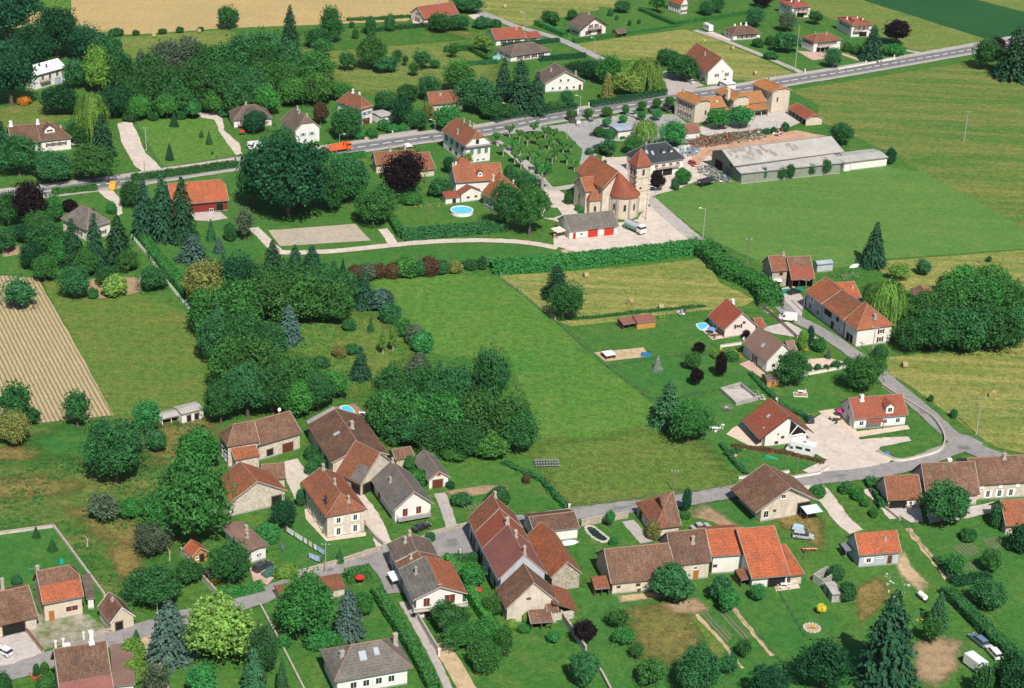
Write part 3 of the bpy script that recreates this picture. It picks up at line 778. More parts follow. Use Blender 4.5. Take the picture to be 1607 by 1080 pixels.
patch('parched_grass', [(240,668),(330,655),(336,690),(300,720),(262,740),(215,700)], G['brown'], 3,1, soft=0.6)
patch('lawn', [(-40,845),(0,840),(84,827),(160,935),(110,930),(-40,945)], G['lawn'], 3,.1)
patch('lawn', [(213,192),(228,186),(330,185),(345,200),(371,240),(360,246),(255,263),(235,230)], G['mid'], 3,.2)
patch('lawn', [(0,170),(60,160),(110,170),(110,190),(0,200)], G['dry'], 3)
patch('lawn', [(380,350),(560,340),(610,352),(622,384),(500,394),(440,398),(410,385)], G['lawn2'], 3)
patch('lawn', [(235,375),(300,350),(400,350),(420,390),(390,415),(290,440),(255,410)], G['lawn'], 3)
patch('lawn', [(510,402),(640,390),(760,384),(870,392),(905,398),(880,408),(780,414),(700,410),(600,425),(540,430)], G['lawn'], 3)
patch('lawn', [(618,340),(700,330),(770,335),(765,350),(680,362),(630,368)], G['lawn2'], 4,.2)
patch('clearing', [(440,510),(530,480),(600,500),(650,545),(640,590),(560,620),(500,600),(450,550)], G['rough'], 3,1.5, soft=0.4)
patch('lawn', [(895,545),(1030,558),(1105,558),(1180,572),(1190,610),(1120,615),(1030,628),(955,575)], G['lawn'], 3,.2)
patch('lawn', [(890,515),(1060,498),(1130,500),(1190,505),(1180,545),(1100,555),(1000,552),(930,548)], G['lawn2'], 3,.2)
patch('lawn', [(1075,635),(1130,612),(1190,640),(1160,700),(1125,715),(1070,690)], G['lawn'], 3,.2)
patch('lawn', [(1195,605),(1240,600),(1335,578),(1380,590),(1340,615),(1300,650),(1265,655),(1225,640)], G['lawn2'], 3,.2)
patch('lawn', [(1110,690),(1170,690),(1250,705),(1295,730),(1210,745),(1150,740)], G['lawn'], 4,.15)
patch('lawn', [(460,822),(500,810),(600,845),(595,860),(470,898),(435,870)], G['lawn'], 3,.15)
patch('lawn', [(400,960),(450,940),(600,920),(650,960),(700,1090),(400,1120)], G['lawn2'], 2,.3)
patch('lawn', [(780,960),(900,955),(960,1090),(720,1090),(700,1000)], G['lawn2'], 2,.3)
patch('lawn', [(905,925),(1080,930),(1130,915),(1260,905),(1340,990),(1400,1100),(940,1100)], G['lawn'], 2,.3)
patch('worn_lawn', [(985,960),(1060,945),(1090,970),(1100,1020),(1060,1040),(1000,1035)], G['brown'], 3,1.5, soft=0.7)
patch('lawn', [(1330,820),(1420,815),(1500,935),(1620,1060),(1500,1100),(1330,1000),(1260,905),(1260,850)], G['lawn2'], 3,.3)
patch('bare_ground', [(1400,872),(1420,868),(1430,890),(1455,915),(1440,925),(1415,905)], S_['sand'], 4,.6, soft=0.6)
patch('bare_ground', [(1340,925),(1380,905),(1395,935),(1370,965),(1350,975)], G['brown'], 4,1, soft=0.6)
patch('bare_ground', [(1436,1015),(1470,1000),(1505,1010),(1500,1050),(1470,1078),(1438,1060)], S_['earth'], 4,.8, soft=0.6)
patch('lawn', [(1430,820),(1535,812),(1620,840),(1660,1100),(1600,1010),(1490,900)], G['lawn'], 3,.3)
patch('vegetable_bed', [(1085,968),(1102,962),(1145,1010),(1130,1035),(1110,1010)], G['rough'], 4,.3)
patch('vegetable_bed', [(1100,962),(1130,955),(1175,1005),(1155,1030),(1125,990)], G['lawn'], 4,.3)
patch('lawn', [(1090,795),(1150,785),(1180,800),(1200,850),(1100,830)], G['lawn'], 3,.4)
patch('lawn', [(905,850),(930,825),(985,812),(1000,860),(960,875),(915,900)], G['lawn2'], 3,.4)
patch('plaza_lawn', [(776,216),(830,206),(884,206),(915,235),(908,262),(880,292),(858,292),(800,248)], G['lawn2'], 5,.3)
patch('lawn', [(250,990),(400,960),(470,1100),(200,1100)], G['lawn2'], 2,.3)
patch('lawn', [(460,140),(560,150),(640,150),(690,175),(600,205),(480,230),(400,240),(380,200)], G['lawn2'], 2,.5)
patch('lawn', [(1120,60),(1260,70),(1330,90),(1370,100),(1262,120),(1180,85)], G['lawn2'], 3,.3)
patch('lawn', [(940,10),(1080,30),(1070,45),(1000,55),(940,48)], G['lawn2'], 3,.3)
patch('lawn', [(1240,30),(1420,78),(1430,88),(1380,98),(1300,60)], G['lawn'], 3,.3)
patch('garden_ground', [(300,270),(560,240),(780,235),(800,330),(620,345),(380,350),(200,380),(100,340),(100,300)], G['lawn2'], 2,.5)
patch('garden_ground', [(60,380),(190,370),(290,470),(205,456),(70,440),(0,430),(0,360)], G['lawn2'], 3,.5)
patch('vegetable_bed', [(0,388),(30,386),(34,400),(6,404)], S_['earth'], 5)
patch('vegetable_bed', [(135,440),(150,438),(222,435),(225,458),(190,466),(140,470)], S_['earth'], 4,.8)
# paved and gravelled ground
patch('gravel_court', [(421,362),(557,352),(582,378),(439,387)], S_['court'], 5,.12)
patch('gravel_yard', [(870,386),(905,396),(935,394),(1000,388),(1060,384),(1100,384),(1060,345),(1030,318),(1012,330),(1000,345),(970,350),(880,352),(868,365)], S_['gravel'], 6,.4)
patch('gravel_yard', [(853,298),(872,296),(905,318),(930,345),(880,350),(845,340),(850,326),(868,322)], S_['gravel'], 6,.4)
patch('lawn', [(860,326),(875,327),(883,338),(868,343),(850,342)], G['lawn'], 7,.1)
patch('car_park', [(772,216),(830,200),(875,197),(980,180),(1060,180),(1085,200),(1090,225),(1000,222),(960,222),(935,245),(905,262),(890,240),(880,212),(840,212)], S_['park'], 4,.1)
patch('lawn', [(946,238),(1000,230),(1060,225),(1080,235),(1010,245),(950,248)], G['lawn2'], 6,.1)
patch('gravel_yard', [(945,246),(1020,243),(1090,225),(1112,240),(1130,270),(1065,296),(1020,310),(1012,330),(940,300)], S_['gravel'], 5,.4)
patch('red_yard', [(1075,232),(1110,228),(1200,212),(1250,205),(1300,215),(1210,228),(1110,245),(1095,262)], S_['redearth'], 6,.3)
patch('school_yard', [(1082,205),(1110,196),(1180,183),(1200,172),(1240,175),(1262,190),(1240,200),(1150,208),(1110,214)], S_['yard'], 6,.1)
patch('concrete_drive', [(184,195),(205,188),(230,240),(256,268),(228,274),(208,258),(190,222)], S_['gravel'], 5,.4)
patch('gravel_drive', [(310,176),(340,175),(350,190),(352,205),(375,225),(380,242),(370,243),(345,208),(335,188),(312,184)], S_['gravel'], 5,.4)
patch('gravel_drive', [(152,298),(175,294),(190,315),(192,335),(186,340),(178,320)], S_['gravel'], 5,.4)
patch('concrete_yard', [(300,335),(345,333),(358,343),(330,348),(305,346)], S_['yard'], 5,.1)
patch('gravel_drive', [(1285,652),(1300,645),(1350,690),(1430,685),(1432,692),(1380,702),(1378,708),(1400,722),(1385,740),(1320,748),(1280,748),(1260,738),(1300,722),(1250,700),(1240,690),(1262,668)], S_['gravel'], 5,.4)
patch('lawn', [(1382,706),(1432,695),(1420,680),(1424,650),(1440,655),(1478,680),(1482,698),(1470,708),(1410,722)], G['lawn2'], 6,.1)
patch('terrace', [(1284,646),(1310,642),(1345,678),(1424,668),(1428,674),(1342,688)], S_['terr'], 7,.05)
patch('terrace', [(1150,672),(1165,665),(1196,700),(1180,702),(1140,682)], S_['terr'], 6,.1)
patch('terrace', [(1095,512),(1118,506),(1145,530),(1118,534)], S_['terr'], 5,.05)
patch('gravel_drive', [(1195,515),(1235,505),(1262,520),(1285,533),(1250,530),(1215,524)], S_['yard'], 5,.4)
patch('terrace', [(1160,572),(1176,566),(1205,590),(1195,593)], S_['pinkt'], 5,.05)
patch('paving', [(1250,565),(1300,562),(1330,570),(1330,577),(1260,586),(1240,580)], S_['terr'], 5,.1)
patch('concrete_yard', [(1216,456),(1245,448),(1262,470),(1258,498),(1235,485)], S_['yard'], 5,.1)
patch('concrete_yard', [(0,995),(35,985),(70,1030),(0,1058),(-40,1070),(-40,1000)], S_['yard'], 6,.1)
patch('weedy_yard', [(38,985),(60,965),(140,965),(172,990),(130,1005),(68,1022)], S_['weedy'], 6,.3)
patch('asphalt_square', [(662,842),(690,838),(735,824),(742,850),(756,880),(735,878),(700,868),(690,878),(670,872)], S_['lane'], 7,.1)
patch('gravel_drive', [(445,725),(465,720),(480,740),(500,748),(470,760),(480,790),(468,795),(452,760)], S_['gravel'], 5,.3)
patch('terrace', [(478,800),(500,790),(505,838),(575,836),(574,842),(512,850),(480,815)], S_['terr'], 5,.05)
patch('gravel_drive', [(1385,790),(1440,785),(1450,820),(1430,820),(1395,800)], S_['yard'], 5,.4)
patch('gravel_drive', [(1500,800),(1560,788),(1560,805),(1510,815),(1460,822),(1452,800)], S_['yard'], 5,.4)
patch('gravel_drive', [(648,18),(672,40),(648,38)], S_['gravel'], 5,.4)
patch('gravel_drive', [(735,25),(760,18),(772,26),(745,32)], S_['gravel'], 5,.4)
patch('gravel_yard', [(1040,112),(1062,112),(1105,135),(1075,142),(1060,150),(1050,150)], S_['pave'], 5,.4)
patch('gravel_drive', [(1098,52),(1120,50),(1150,63),(1140,66)], S_['gravel'], 5,.4)
patch('terrace', [(1250,80),(1275,82),(1310,84),(1316,90),(1275,95)], S_['pinkt'], 5,.1)
patch('rubble_ground', [(970,935),(1030,930),(1040,938),(975,945)], S_['sand'], 4,.5, soft=0.6)
patch('bare_ground', [(1040,950),(1090,940),(1110,955),(1095,964),(1060,962)], S_['earth'], 4,.6, soft=0.6)
patch('bare_ground', [(1195,795),(1250,790),(1290,820),(1290,860),(1250,840),(1220,820)], G['brown'], 4,.8, soft=0.6)
patch('playground', [(932,554),(1010,546),(1018,560),(950,568)], S_['sand'], 5,.2)
patch('pink_drive', [(392,892),(415,888),(432,905),(420,918),(398,915)], S_['pinkt'], 5,.1)
patch('dirt_spot', [(880,393),(895,391),(900,396),(885,399)], S_['sand'], 5,.3, soft=0.8)
# roads
MAIN = [(-60,316),(0,309),(91,299),(160,290),(240,279),(330,265),(420,252),(520,238),(594,227),(664,217),(740,208),(790,200),(841,190),(920,177),(1004,163),(1100,148),(1180,138),(1228,129),(1326,113),(1406,99),(1480,86),(1531,77),(1600,64),(1680,48)]
WM = road('road', MAIN, 7.6, S_['asphalt'], 8, edge=.05)
road('pavement', MAIN, 3.0, S_['pave'], 7, off=5.2, edge=.1)
road('road_shoulder', MAIN, 2.2, S_['pave'], 6, off=-4.4, edge=.3)
dashes('road_marking', WM, 0,.5,3.4,1.5, S_['line'], 9 * LAY - .001)
dashes('edge_line', WM, 3.45,.16,20,.01, S_['line'], 9 * LAY - .001)
dashes('edge_line', WM, -3.45,.16,20,.01, S_['line'], 9 * LAY - .001)
LANE = [(1088,372),(1112,392),(1160,424),(1205,458),(1245,498),(1290,522),(1345,560),(1400,603),(1450,645),(1495,684),(1545,712),(1607,730),(1680,750)]
road('lane_head', [(1016,310),(1045,336),(1075,362),(1090,374)], 4.6, S_['pave'], 7, edge=.4)
road('lane', LANE, lambda t: 4.6 + (1.6 if t > .75 else 0), S_['lane'], 8, edge=.45)
road('lane', [(1530,690),(1490,706),(1440,726),(1370,742),(1300,750),(1240,757),(1150,772),(1060,788),(985,797),(910,806),(850,815),(800,822),(735,836),(690,846),(640,858),(600,868),(560,881),(500,902),(440,925),(385,945),(300,968),(240,985),(150,1012),(60,1042),(0,1062),(-80,1090)], 5.2, S_['lane'], 9, edge=.5)
road('lane_widening', [(585,868),(598,885),(612,905),(622,932)], lambda t: 5.5 - 1.5 * t, S_['lane'], 10)
road('track', [(555,775),(575,800),(592,830),(605,862)], 3.6, S_['gravel'], 7, edge=.3)
road('track', [(690,775),(700,800),(710,830)], 2.5, S_['pave'], 7, edge=.3)
road('path', [(398,358),(412,372),(430,390),(448,397),(520,395),(600,387),(640,383),(700,379),(770,378),(830,382),(875,390)], 3.2, S_['gravel'], 7, edge=.25)
road('path', [(600,360),(610,372),(616,384)], 3.0, S_['gravel'], 6, edge=.3)
road('side_road', [(735,12),(770,26),(810,42),(850,53),(880,63),(915,79),(948,95)], 4.2, S_['park'], 6)
road('track', [(1090,48),(1140,65),(1200,89),(1262,116),(1275,122)], 3.0, S_['pave'], 6)
road('side_road', [(1040,118),(1058,132),(1072,150)], 5.5, S_['pave'], 6)
road('walk', [(778,222),(800,238),(830,262),(855,290),(866,300)], 3.6, S_['pave'], 6)
road('walk', [(858,298),(880,296),(905,292)], 3.4, S_['pave'], 7)
road('track', [(1240,752),(1258,760),(1285,768),(1302,790),(1325,820),(1345,835)], 4.0, S_['gravel'], 7, edge=.4)
road('track', [(1360,768),(1385,790),(1405,815)], 3.0, S_['gravel'], 7, edge=.3)
road('garden_path', [(632,945),(655,985),(685,1040),(705,1085)], 1.6, S_['pave'], 6)
road('garden_path', [(603,930),(625,975),(650,1015)], 1.2, S_['earth'], 6, edge=.3)
road('sandy_path', [(690,1010),(715,1050),(735,1085)], 3.5, S_['sand'], 5)
road('garden_path', [(985,818),(1000,835),(1015,852)], 3, S_['pave'], 5)
road('gravel_path', [(228,1000),(245,1040),(255,1085)], 2.6, S_['sand'], 6)
road('drive', [(1403,75),(1430,81),(1455,85)], 2.5, S_['pave'], 6)
road('drive', [(1350,95),(1330,88),(1318,84)], 2.5, S_['pinkt'], 6)
# parking bays
q = MB()
for i in range(9):
 a = at(905 + i * 11,192 - i * 1.9); b = a + Vector((1.4,-4.6,0)); h = Vector((.07,.02,0)); z = 5 * LAY - .001
 q.poly([(a.x - h.x, a.y, z),(a.x + h.x, a.y, z),(b.x + h.x, b.y, z),(b.x - h.x, b.y, z)])
tag(q.build('parking_marking', S_['line']), kind='structure')
road('bare_strip', [(1424,830),(1455,868),(1490,910)], 1.5, S_['sand'], 6, edge=.8)
road('bare_strip', [(1150,955),(1195,1010),(1212,1030)], .9, S_['sand'], 6, edge=.5)
road('bare_strip', [(1092,965),(1130,1005),(1165,1050)], .8, S_['sand'], 6, edge=.5)
patch('bare_ground', [(1080,810),(1110,795),(1150,820),(1180,850),(1120,820)], S_['earth'], 4, soft=.8)
patch('bare_ground', [(560,790),(590,800),(600,830),(585,830)], G['dry'], 4, soft=.8)
dk = soil('asphalt_repair', (.17,.165,.165),(.2,.195,.19),.85,3,.3)
for q_ in ([(1150,770),(1166,768),(1170,774),(1154,776)], [(1440,640),(1452,645),(1458,652),(1446,650)], [(700,848),(716,846),(722,856),(704,858)], [(505,897),(520,892),(524,896),(508,901)], [(960,799),(990,794),(991,796),(961,802)], [(1302,748),(1330,745),(1331,748),(1304,751)], [(1500,700),(1520,700),(1526,706),(1504,707)], [(240,984),(262,978),(264,981),(243,988)]):
 patch('asphalt_repair', q_, dk, 10,.1)
veg = rowmat('vegetable_rows', at(1100,965).to_2d(), at(1150,1020).to_2d(),.9,(.20,.15,.08),(.03,.12,.025),.62)
for q_ in ([(1098,966),(1112,961),(1150,1000),(1140,1012)], [(1122,958),(1136,956),(1178,998),(1166,1008)], [(1496,858),(1525,850),(1540,868),(1510,880)], [(1540,848),(1565,842),(1580,856),(1556,866)], [(1500,888),(1530,882),(1538,892),(1508,900)], [(722,795),(770,785),(780,792),(735,802)], [(1318,432),(1345,428),(1352,434),(1324,440)]):
 patch('vegetable_plot', q_, veg, 6,.15)
# ------------------------------------------------------------------ foliage meshes: thousands of leaf-sized faces, each kind built a few times and shared
def cards_mesh(name, C, N, S, aspect=1.0, seed=0, jit=.5):
 """C centres (n,3), N normals, S sizes -> quads with ragged corners"""
 rng = np.random.default_rng(seed); n = len(C)
 N = N / np.maximum(np.linalg.norm(N, axis=1, keepdims=True),1e-6)
 a = rng.normal(size=(n, 3)); T = a - (a * N).sum(1, keepdims=True) * N; T /= np.maximum(np.linalg.norm(T, axis=1, keepdims=True),1e-6)
 B = np.cross(N, T); S = S[:, None]
 co = np.empty((n, 4,3))
 for k, (x, y) in enumerate(((-1,-1),(1,-1),(1,1),(-1,1))):
  j = 1 + jit * (rng.random((n, 2)) - .5)
  co[:, k] = C + T * (x * S * .5 * aspect * j[:, :1]) + B * (y * S * .5 * j[:, 1:])
 me = bpy.data.meshes.new(name)
 me.vertices.add(n * 4); me.vertices.foreach_set('co', co.reshape(-1).astype(np.float32))
 me.loops.add(n * 4); me.loops.foreach_set('vertex_index', np.arange(n * 4, dtype=np.int32))
 me.polygons.add(n); me.polygons.foreach_set('loop_start', np.arange(0, n * 4,4, dtype=np.int32)); me.polygons.foreach_set('loop_total', np.full(n, 4, dtype=np.int32))
 me.update(calc_edges=True)
 return me
def rdir(rng, n):
 a = rng.normal(size=(n, 3)); return a / np.linalg.norm(a, axis=1, keepdims=True)
def crown_broad(seed, nc=70, per=95, zc=.6, rz=.40, rx=.5, leaf=.034, clump=.15, low=0.0, open_=0.0, lump=.25):
 """unit tree (height 1, spread 1): leaf clumps over an uneven ellipsoid plus a darker filling inside"""
 rng = np.random.default_rng(seed)
 D = rdir(rng, nc * 3); D = D[D[:, 2] > -.75 + low][:nc]
 ph = rng.random(6) * 6.28
 az = np.arctan2(D[:, 1], D[:, 0])
 lum = 1 + lump * (np.sin(az * 2 + ph[0]) * .4 + np.sin(az * 3 + ph[1]) * .35 + np.sin(D[:, 2] * 4 + ph[2] + az) * .35) * (1 - np.abs(D[:, 2]) * .4)
 rr = (.70 + .30 * rng.random(len(D))) * lum
 if open_: rr *= 1 - open_ * rng.random(len(D))
 ctr = D * rr[:, None] * np.array([rx - clump * .55, rx - clump * .55, rz - clump * .5]) + np.array([0,0, zc])
 cs = clump * (.65 + .6 * rng.random(len(D)))
 C = []; N = []; S = []
 for c, d, s in zip(ctr, D, cs):
  m = int(per * (s / clump) ** 1.6)
  q = rdir(rng, m); out = (q @ d) > -.35; q = q[out]
  p = c + q * (s * (.72 + .38 * rng.random(len(q))))[:, None] * np.array([1,1,.8])
  C.append(p); N.append(q * .8 + np.array([0,0,.35]) + rdir(rng, len(q)) * .65); S.append(leaf * (.6 + .8 * rng.random(len(q))))
 m = int(nc * per * .1)
 q = rdir(rng, m) * (rng.random(m)[:, None] ** .4) * np.array([rx, rx, rz]) * .72 + np.array([0,0, zc])
 C.append(q); N.append(rdir(rng, m)); S.append(np.full(m, leaf * 2.4))
 # stray twigs that break the outline
 m = int(nc * 9); q = rdir(rng, m); q = q[q[:, 2] > -.6]; az = np.arctan2(q[:, 1], q[:, 0]); k = 1 + lump * (np.sin(az * 2 + ph[0]) * .4 + np.sin(az * 3 + ph[1]) * .35) * (1 - np.abs(q[:, 2]) * .4)
 k = k * (.9 + .2 * rng.random(len(q))) * (1 + .1 * np.sin(az * 11 + q[:, 2] * 9))
 C.append(q * k[:, None] * np.array([rx, rx, rz]) + np.array([0,0, zc])); N.append(rdir(rng, len(q))); S.append(leaf * (.7 + .7 * rng.random(len(q))))
 C = np.concatenate(C); N = np.concatenate(N); S = np.concatenate(S)
 return cards_mesh('crown', C, N, S, 1.25, seed)
def crown_conifer(seed, whorls=30, pw=.85, leaf=.024, base=.06, droop=.18, gap=0.0):
 rng = np.random.default_rng(seed); C = []; N = []; S = []
 for i in range(whorls):
  t = (i + rng.random() * .5) / whorls
  z = base + (1 - base) * t ** .95
  R0 = .5 * (1 - t) ** pw * (.86 + .28 * rng.random()) + .012
  nb = max(5, int(22 * (1 - t) + 6)); off = rng.random() * 6.28
  for j in range(nb):
   if rng.random() < gap: continue
   a = off + 6.283 * j / nb + (rng.random() - .5) * .3; R1 = R0 * (.72 + .42 * rng.random())
   n = max(4, int(R1 / .5 * 34)); s = np.linspace(.22,1, n) + rng.normal(size=n) * .02
   w = .045 * (1.1 - s) + .008
   x = np.cos(a) * R1 * s + -np.sin(a) * w * rng.normal(size=n); y = np.sin(a) * R1 * s + np.cos(a) * w * rng.normal(size=n)
   zz = z - droop * R1 * s ** 1.4 + rng.normal(size=n) * .005
   C.append(np.stack([x, y, zz], 1)); nn = np.tile(np.array([np.cos(a) * .5, np.sin(a) * .5,.8]),(n, 1)) + rdir(rng, n) * .5
   N.append(nn); S.append(leaf * (.6 + .8 * rng.random(n)))
 C = np.concatenate(C); N = np.concatenate(N); S = np.concatenate(S)
 return cards_mesh('crown', C, N, S, 1.5, seed)
def crown_willow(seed, n=230, leaf=.022):
 rng = np.random.default_rng(seed); C = []; N = []; S = []
 for i in range(n):
  d = rdir(rng, 1)[0]; d[2] = abs(d[2]); rr = .55 + .45 * rng.random()
  x, y = d[0] * .42 * rr, d[1] * .42 * rr; zt = .66 + .32 * d[2] * rr
  L = (.22 + .45 * rng.random()) * (1.1 - d[2] * .45); m = int(L * 95)
  s = np.linspace(0,1, m); o = d[:2] / (np.linalg.norm(d[:2]) + .01)
  k = .09 * (1 - (1 - s) ** 2)
  px = x + o[0] * k + rng.normal(size=m) * .009; py = y + o[1] * k + rng.normal(size=m) * .009
  C.append(np.stack([px, py, np.maximum(zt - L * s ** 1.25,.03)], 1)); q = np.tile(np.array([o[0], o[1], .35]),(m, 1)) + rdir(rng, m) * .5
  N.append(q); S.append(leaf * (.6 + .9 * rng.random(m)))
 C = np.concatenate(C); N = np.concatenate(N); S = np.concatenate(S)
 return cards_mesh('crown', C, N, S, .6, seed)
def crown_pollard(seed):
 """the tufts that sit on the knuckles of a pollarded plane; returns (crown, limbs)"""
 rng = np.random.default_rng(seed); C = []; N = []; S = []; tr = MB()
 tr.tube((0,0,0),(0,0,.5),.085,.06,7)
 nb = rng.integers(4,7)
 for j in range(nb):
  a = 6.283 * j / nb + rng.random() * .6; r = .2 + .17 * rng.random(); z = .68 + .2 * rng.random()
  e = np.array([np.cos(a) * r, np.sin(a) * r, z]); mid = np.array([np.cos(a) * r * .45, np.sin(a) * r * .45,.55])
  tr.tube((0,0,.46), tuple(mid),.055,.04,5); tr.tube(tuple(mid), tuple(e),.04,.05,5)
  m = 260; q = rdir(rng, m); q[:, 2] = np.abs(q[:, 2]) * .9 - .15
  s = .19 + .05 * rng.random()
  C.append(e + q * s * (.5 + .5 * rng.random(m))[:, None]); N.append(q + rdir(rng, m) * .6); S.append(.06 * (.6 + .8 * rng.random(m)))
 C = np.concatenate(C); N = np.concatenate(N); S = np.concatenate(S)
 return cards_mesh('crown', C, N, S, 1.3, seed), tr.mesh('trunk')
def trunk_mesh(seed, top=.62, r=.035, limbs=5, spread=.26):
 rng = np.random.default_rng(seed); q = MB()
 l = (rng.random(2) - .5) * .03
 q.tube((0,0,-.01),(0,0,.04), r * 1.5, r * 1.05,8); q.tube((0,0,.04),(l[0], l[1], top * .5), r * 1.05, r * .75,8); q.tube((l[0], l[1], top * .5),(0,0, top), r * .75, r * .3,7)
 for j in range(limbs):
  a = 6.283 * j / limbs + rng.random(); z = top * (.42 + .1 * j / limbs * 3)
  m = (np.cos(a) * spread * .5, np.sin(a) * spread * .5, z + .12)
  q.tube((l[0] * .8, l[1] * .8, z), m, r * .45, r * .28,5); q.tube(m, (np.cos(a) * spread, np.sin(a) * spread, z + .26), r * .28, r * .1,5)
 return q.mesh('trunk')
CR_ = {
 'broad': [crown_broad(s, 78,100,.58,.41, clump=.145, lump=.4) for s in (1,2,3,4)],
 'big': [crown_broad(s, 150,82,.57,.43, leaf=.022, clump=.115, lump=.42, open_=.12) for s in (11,12,13)],
 'wood': [crown_broad(s, 115,72,.56,.45, leaf=.026, clump=.125, lump=.38, open_=.15) for s in (21,22,23)],
 'round': [crown_broad(s, 60,110,.60,.39, clump=.15, lump=.05) for s in (31,32)],
 'bush': [crown_broad(s, 60,100,.46,.54, leaf=.045, clump=.18, lump=.25) for s in (41,42,43)],
 'open': [crown_broad(s, 44,70,.58,.42, leaf=.035, clump=.12, open_=.35, lump=.35) for s in (51,52,53)],
 'column': [crown_broad(s, 70,70,.53,.48, leaf=.04, clump=.2, lump=.1) for s in (61,62)],
 'tall': [crown_broad(s, 95,75,.55,.46, leaf=.03, clump=.14, lump=.38) for s in (66,67)],
 'conifer': [crown_conifer(s) for s in (71,72,73)],
 'spruce': [crown_conifer(s, 24,.62,.028,.04,.3,.22) for s in (74,75)],
 'cedar': [crown_conifer(s, 20,.55,.026,.06,.1,.08) for s in (76,77)],
 'cone': [crown_conifer(s, 34,.6,.03,.02,-.1) for s in (78,)],
 'willow': [crown_willow(s) for s in (81,82)],
}
PO = [crown_pollard(s) for s in (91,92,93,94)]
TRK = [trunk_mesh(s) for s in (5,6,7)]
TRK_C = trunk_mesh(9,.9,.022,0)
TRK_B = trunk_mesh(10,.4,.03,6,.2)
BARK = plain('grey_brown_bark', (.11,.085,.065),.9)
BARKL = plain('pale_bark', (.33,.30,.26),.85)
_lm = leafmat
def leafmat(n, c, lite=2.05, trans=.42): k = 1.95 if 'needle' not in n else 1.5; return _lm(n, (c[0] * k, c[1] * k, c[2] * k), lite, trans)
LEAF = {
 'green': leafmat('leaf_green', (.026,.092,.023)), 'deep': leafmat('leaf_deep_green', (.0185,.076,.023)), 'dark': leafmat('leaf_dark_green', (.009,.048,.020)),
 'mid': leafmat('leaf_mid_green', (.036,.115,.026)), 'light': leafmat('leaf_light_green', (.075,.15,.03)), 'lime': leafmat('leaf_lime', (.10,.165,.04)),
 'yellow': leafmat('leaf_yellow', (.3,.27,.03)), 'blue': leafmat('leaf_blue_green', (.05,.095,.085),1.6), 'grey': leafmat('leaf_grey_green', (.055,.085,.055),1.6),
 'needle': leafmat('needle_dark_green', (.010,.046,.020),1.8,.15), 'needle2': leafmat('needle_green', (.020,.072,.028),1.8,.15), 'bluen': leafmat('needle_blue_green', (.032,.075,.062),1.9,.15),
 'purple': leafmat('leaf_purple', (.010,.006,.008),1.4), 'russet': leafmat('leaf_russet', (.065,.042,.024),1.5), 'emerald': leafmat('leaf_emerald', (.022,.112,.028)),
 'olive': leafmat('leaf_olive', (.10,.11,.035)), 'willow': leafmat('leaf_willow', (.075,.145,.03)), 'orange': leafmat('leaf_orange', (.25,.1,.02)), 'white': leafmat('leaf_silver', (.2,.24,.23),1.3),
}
_tn = [0]
def plant(kind, leaf, x, y, H, Wd, label, cat='tree', group=None, name=None, trunk=True, bark=None):
 _tn[0] += 1; i = _tn[0]
 e = empty(name or {'bush': 'bush'}.get(kind, 'tree'),(x, y, 0),(i * 2.399) % 6.283, label, cat, group)
 if kind == 'pollard':
  cm, tm = PO[i % 4]; c = link('crown', cm, e, LEAF[leaf], objmat=True) if len(cm.materials) else link('crown', cm, e, LEAF[leaf])
  if not len(tm.materials): tm.materials.append(BARKL)
  t = link('trunk', tm, e); c.scale = t.scale = (Wd, Wd, H); return e
 cms = CR_[kind]; cm = cms[i % len(cms)]
 if not len(cm.materials): cm.materials.append(LEAF['green'])
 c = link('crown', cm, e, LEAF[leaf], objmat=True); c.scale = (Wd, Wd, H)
 if trunk:
  tm = TRK_C if kind in ('conifer', 'spruce', 'cedar', 'cone', 'column') else (TRK_B if kind == 'bush' else TRK[i % 3])
  if not len(tm.materials): tm.materials.append(BARK)
  t = link('trunk', tm, e, bark or tm.materials[0], objmat=True); t.scale = (H * .9, H * .9, H)
 return e
def tree(kind, leaf, cx, yt, yb, wpx, label, cat='tree', group=None, name=None, bark=None, k=None):
 """cx: middle of the crown, yt / yb: its top and its foot in the survey image, wpx: its spread there"""
 by = yb; bx = cx; kk = {'conifer': .55, 'spruce': .55, 'cedar': .6, 'cone': .7, 'column': .7, 'open': .1, 'pollard': 0.0, 'willow': .75}.get(kind, .55) if k is None else k
 for _ in range(4):
  B = at(bx, by); s = ppm(B); Wd = wpx / s
  v = (CPOS - B).normalized().z
  by = yb - kk * Wd / 2 * v * s
  B = at(bx, by); u = Vector((0,0,1))
  lo, hi = .3,60.0
  for _i in range(24):
   m = (lo + hi) / 2
   if proj(B + u * m)[1] > yt: lo = m
   else: hi = m
  H = hi; f = .35 if kind in ('conifer', 'spruce', 'cedar', 'cone') else .55
  bx += cx - proj(B + u * H * f)[0]
 H = max(.5, H * (.96 if kind not in ('conifer', 'spruce', 'cone', 'cedar') else 1.0))
 return plant(kind, leaf, B.x, B.y, H, Wd * .99, label, cat, group, name, bark=bark)
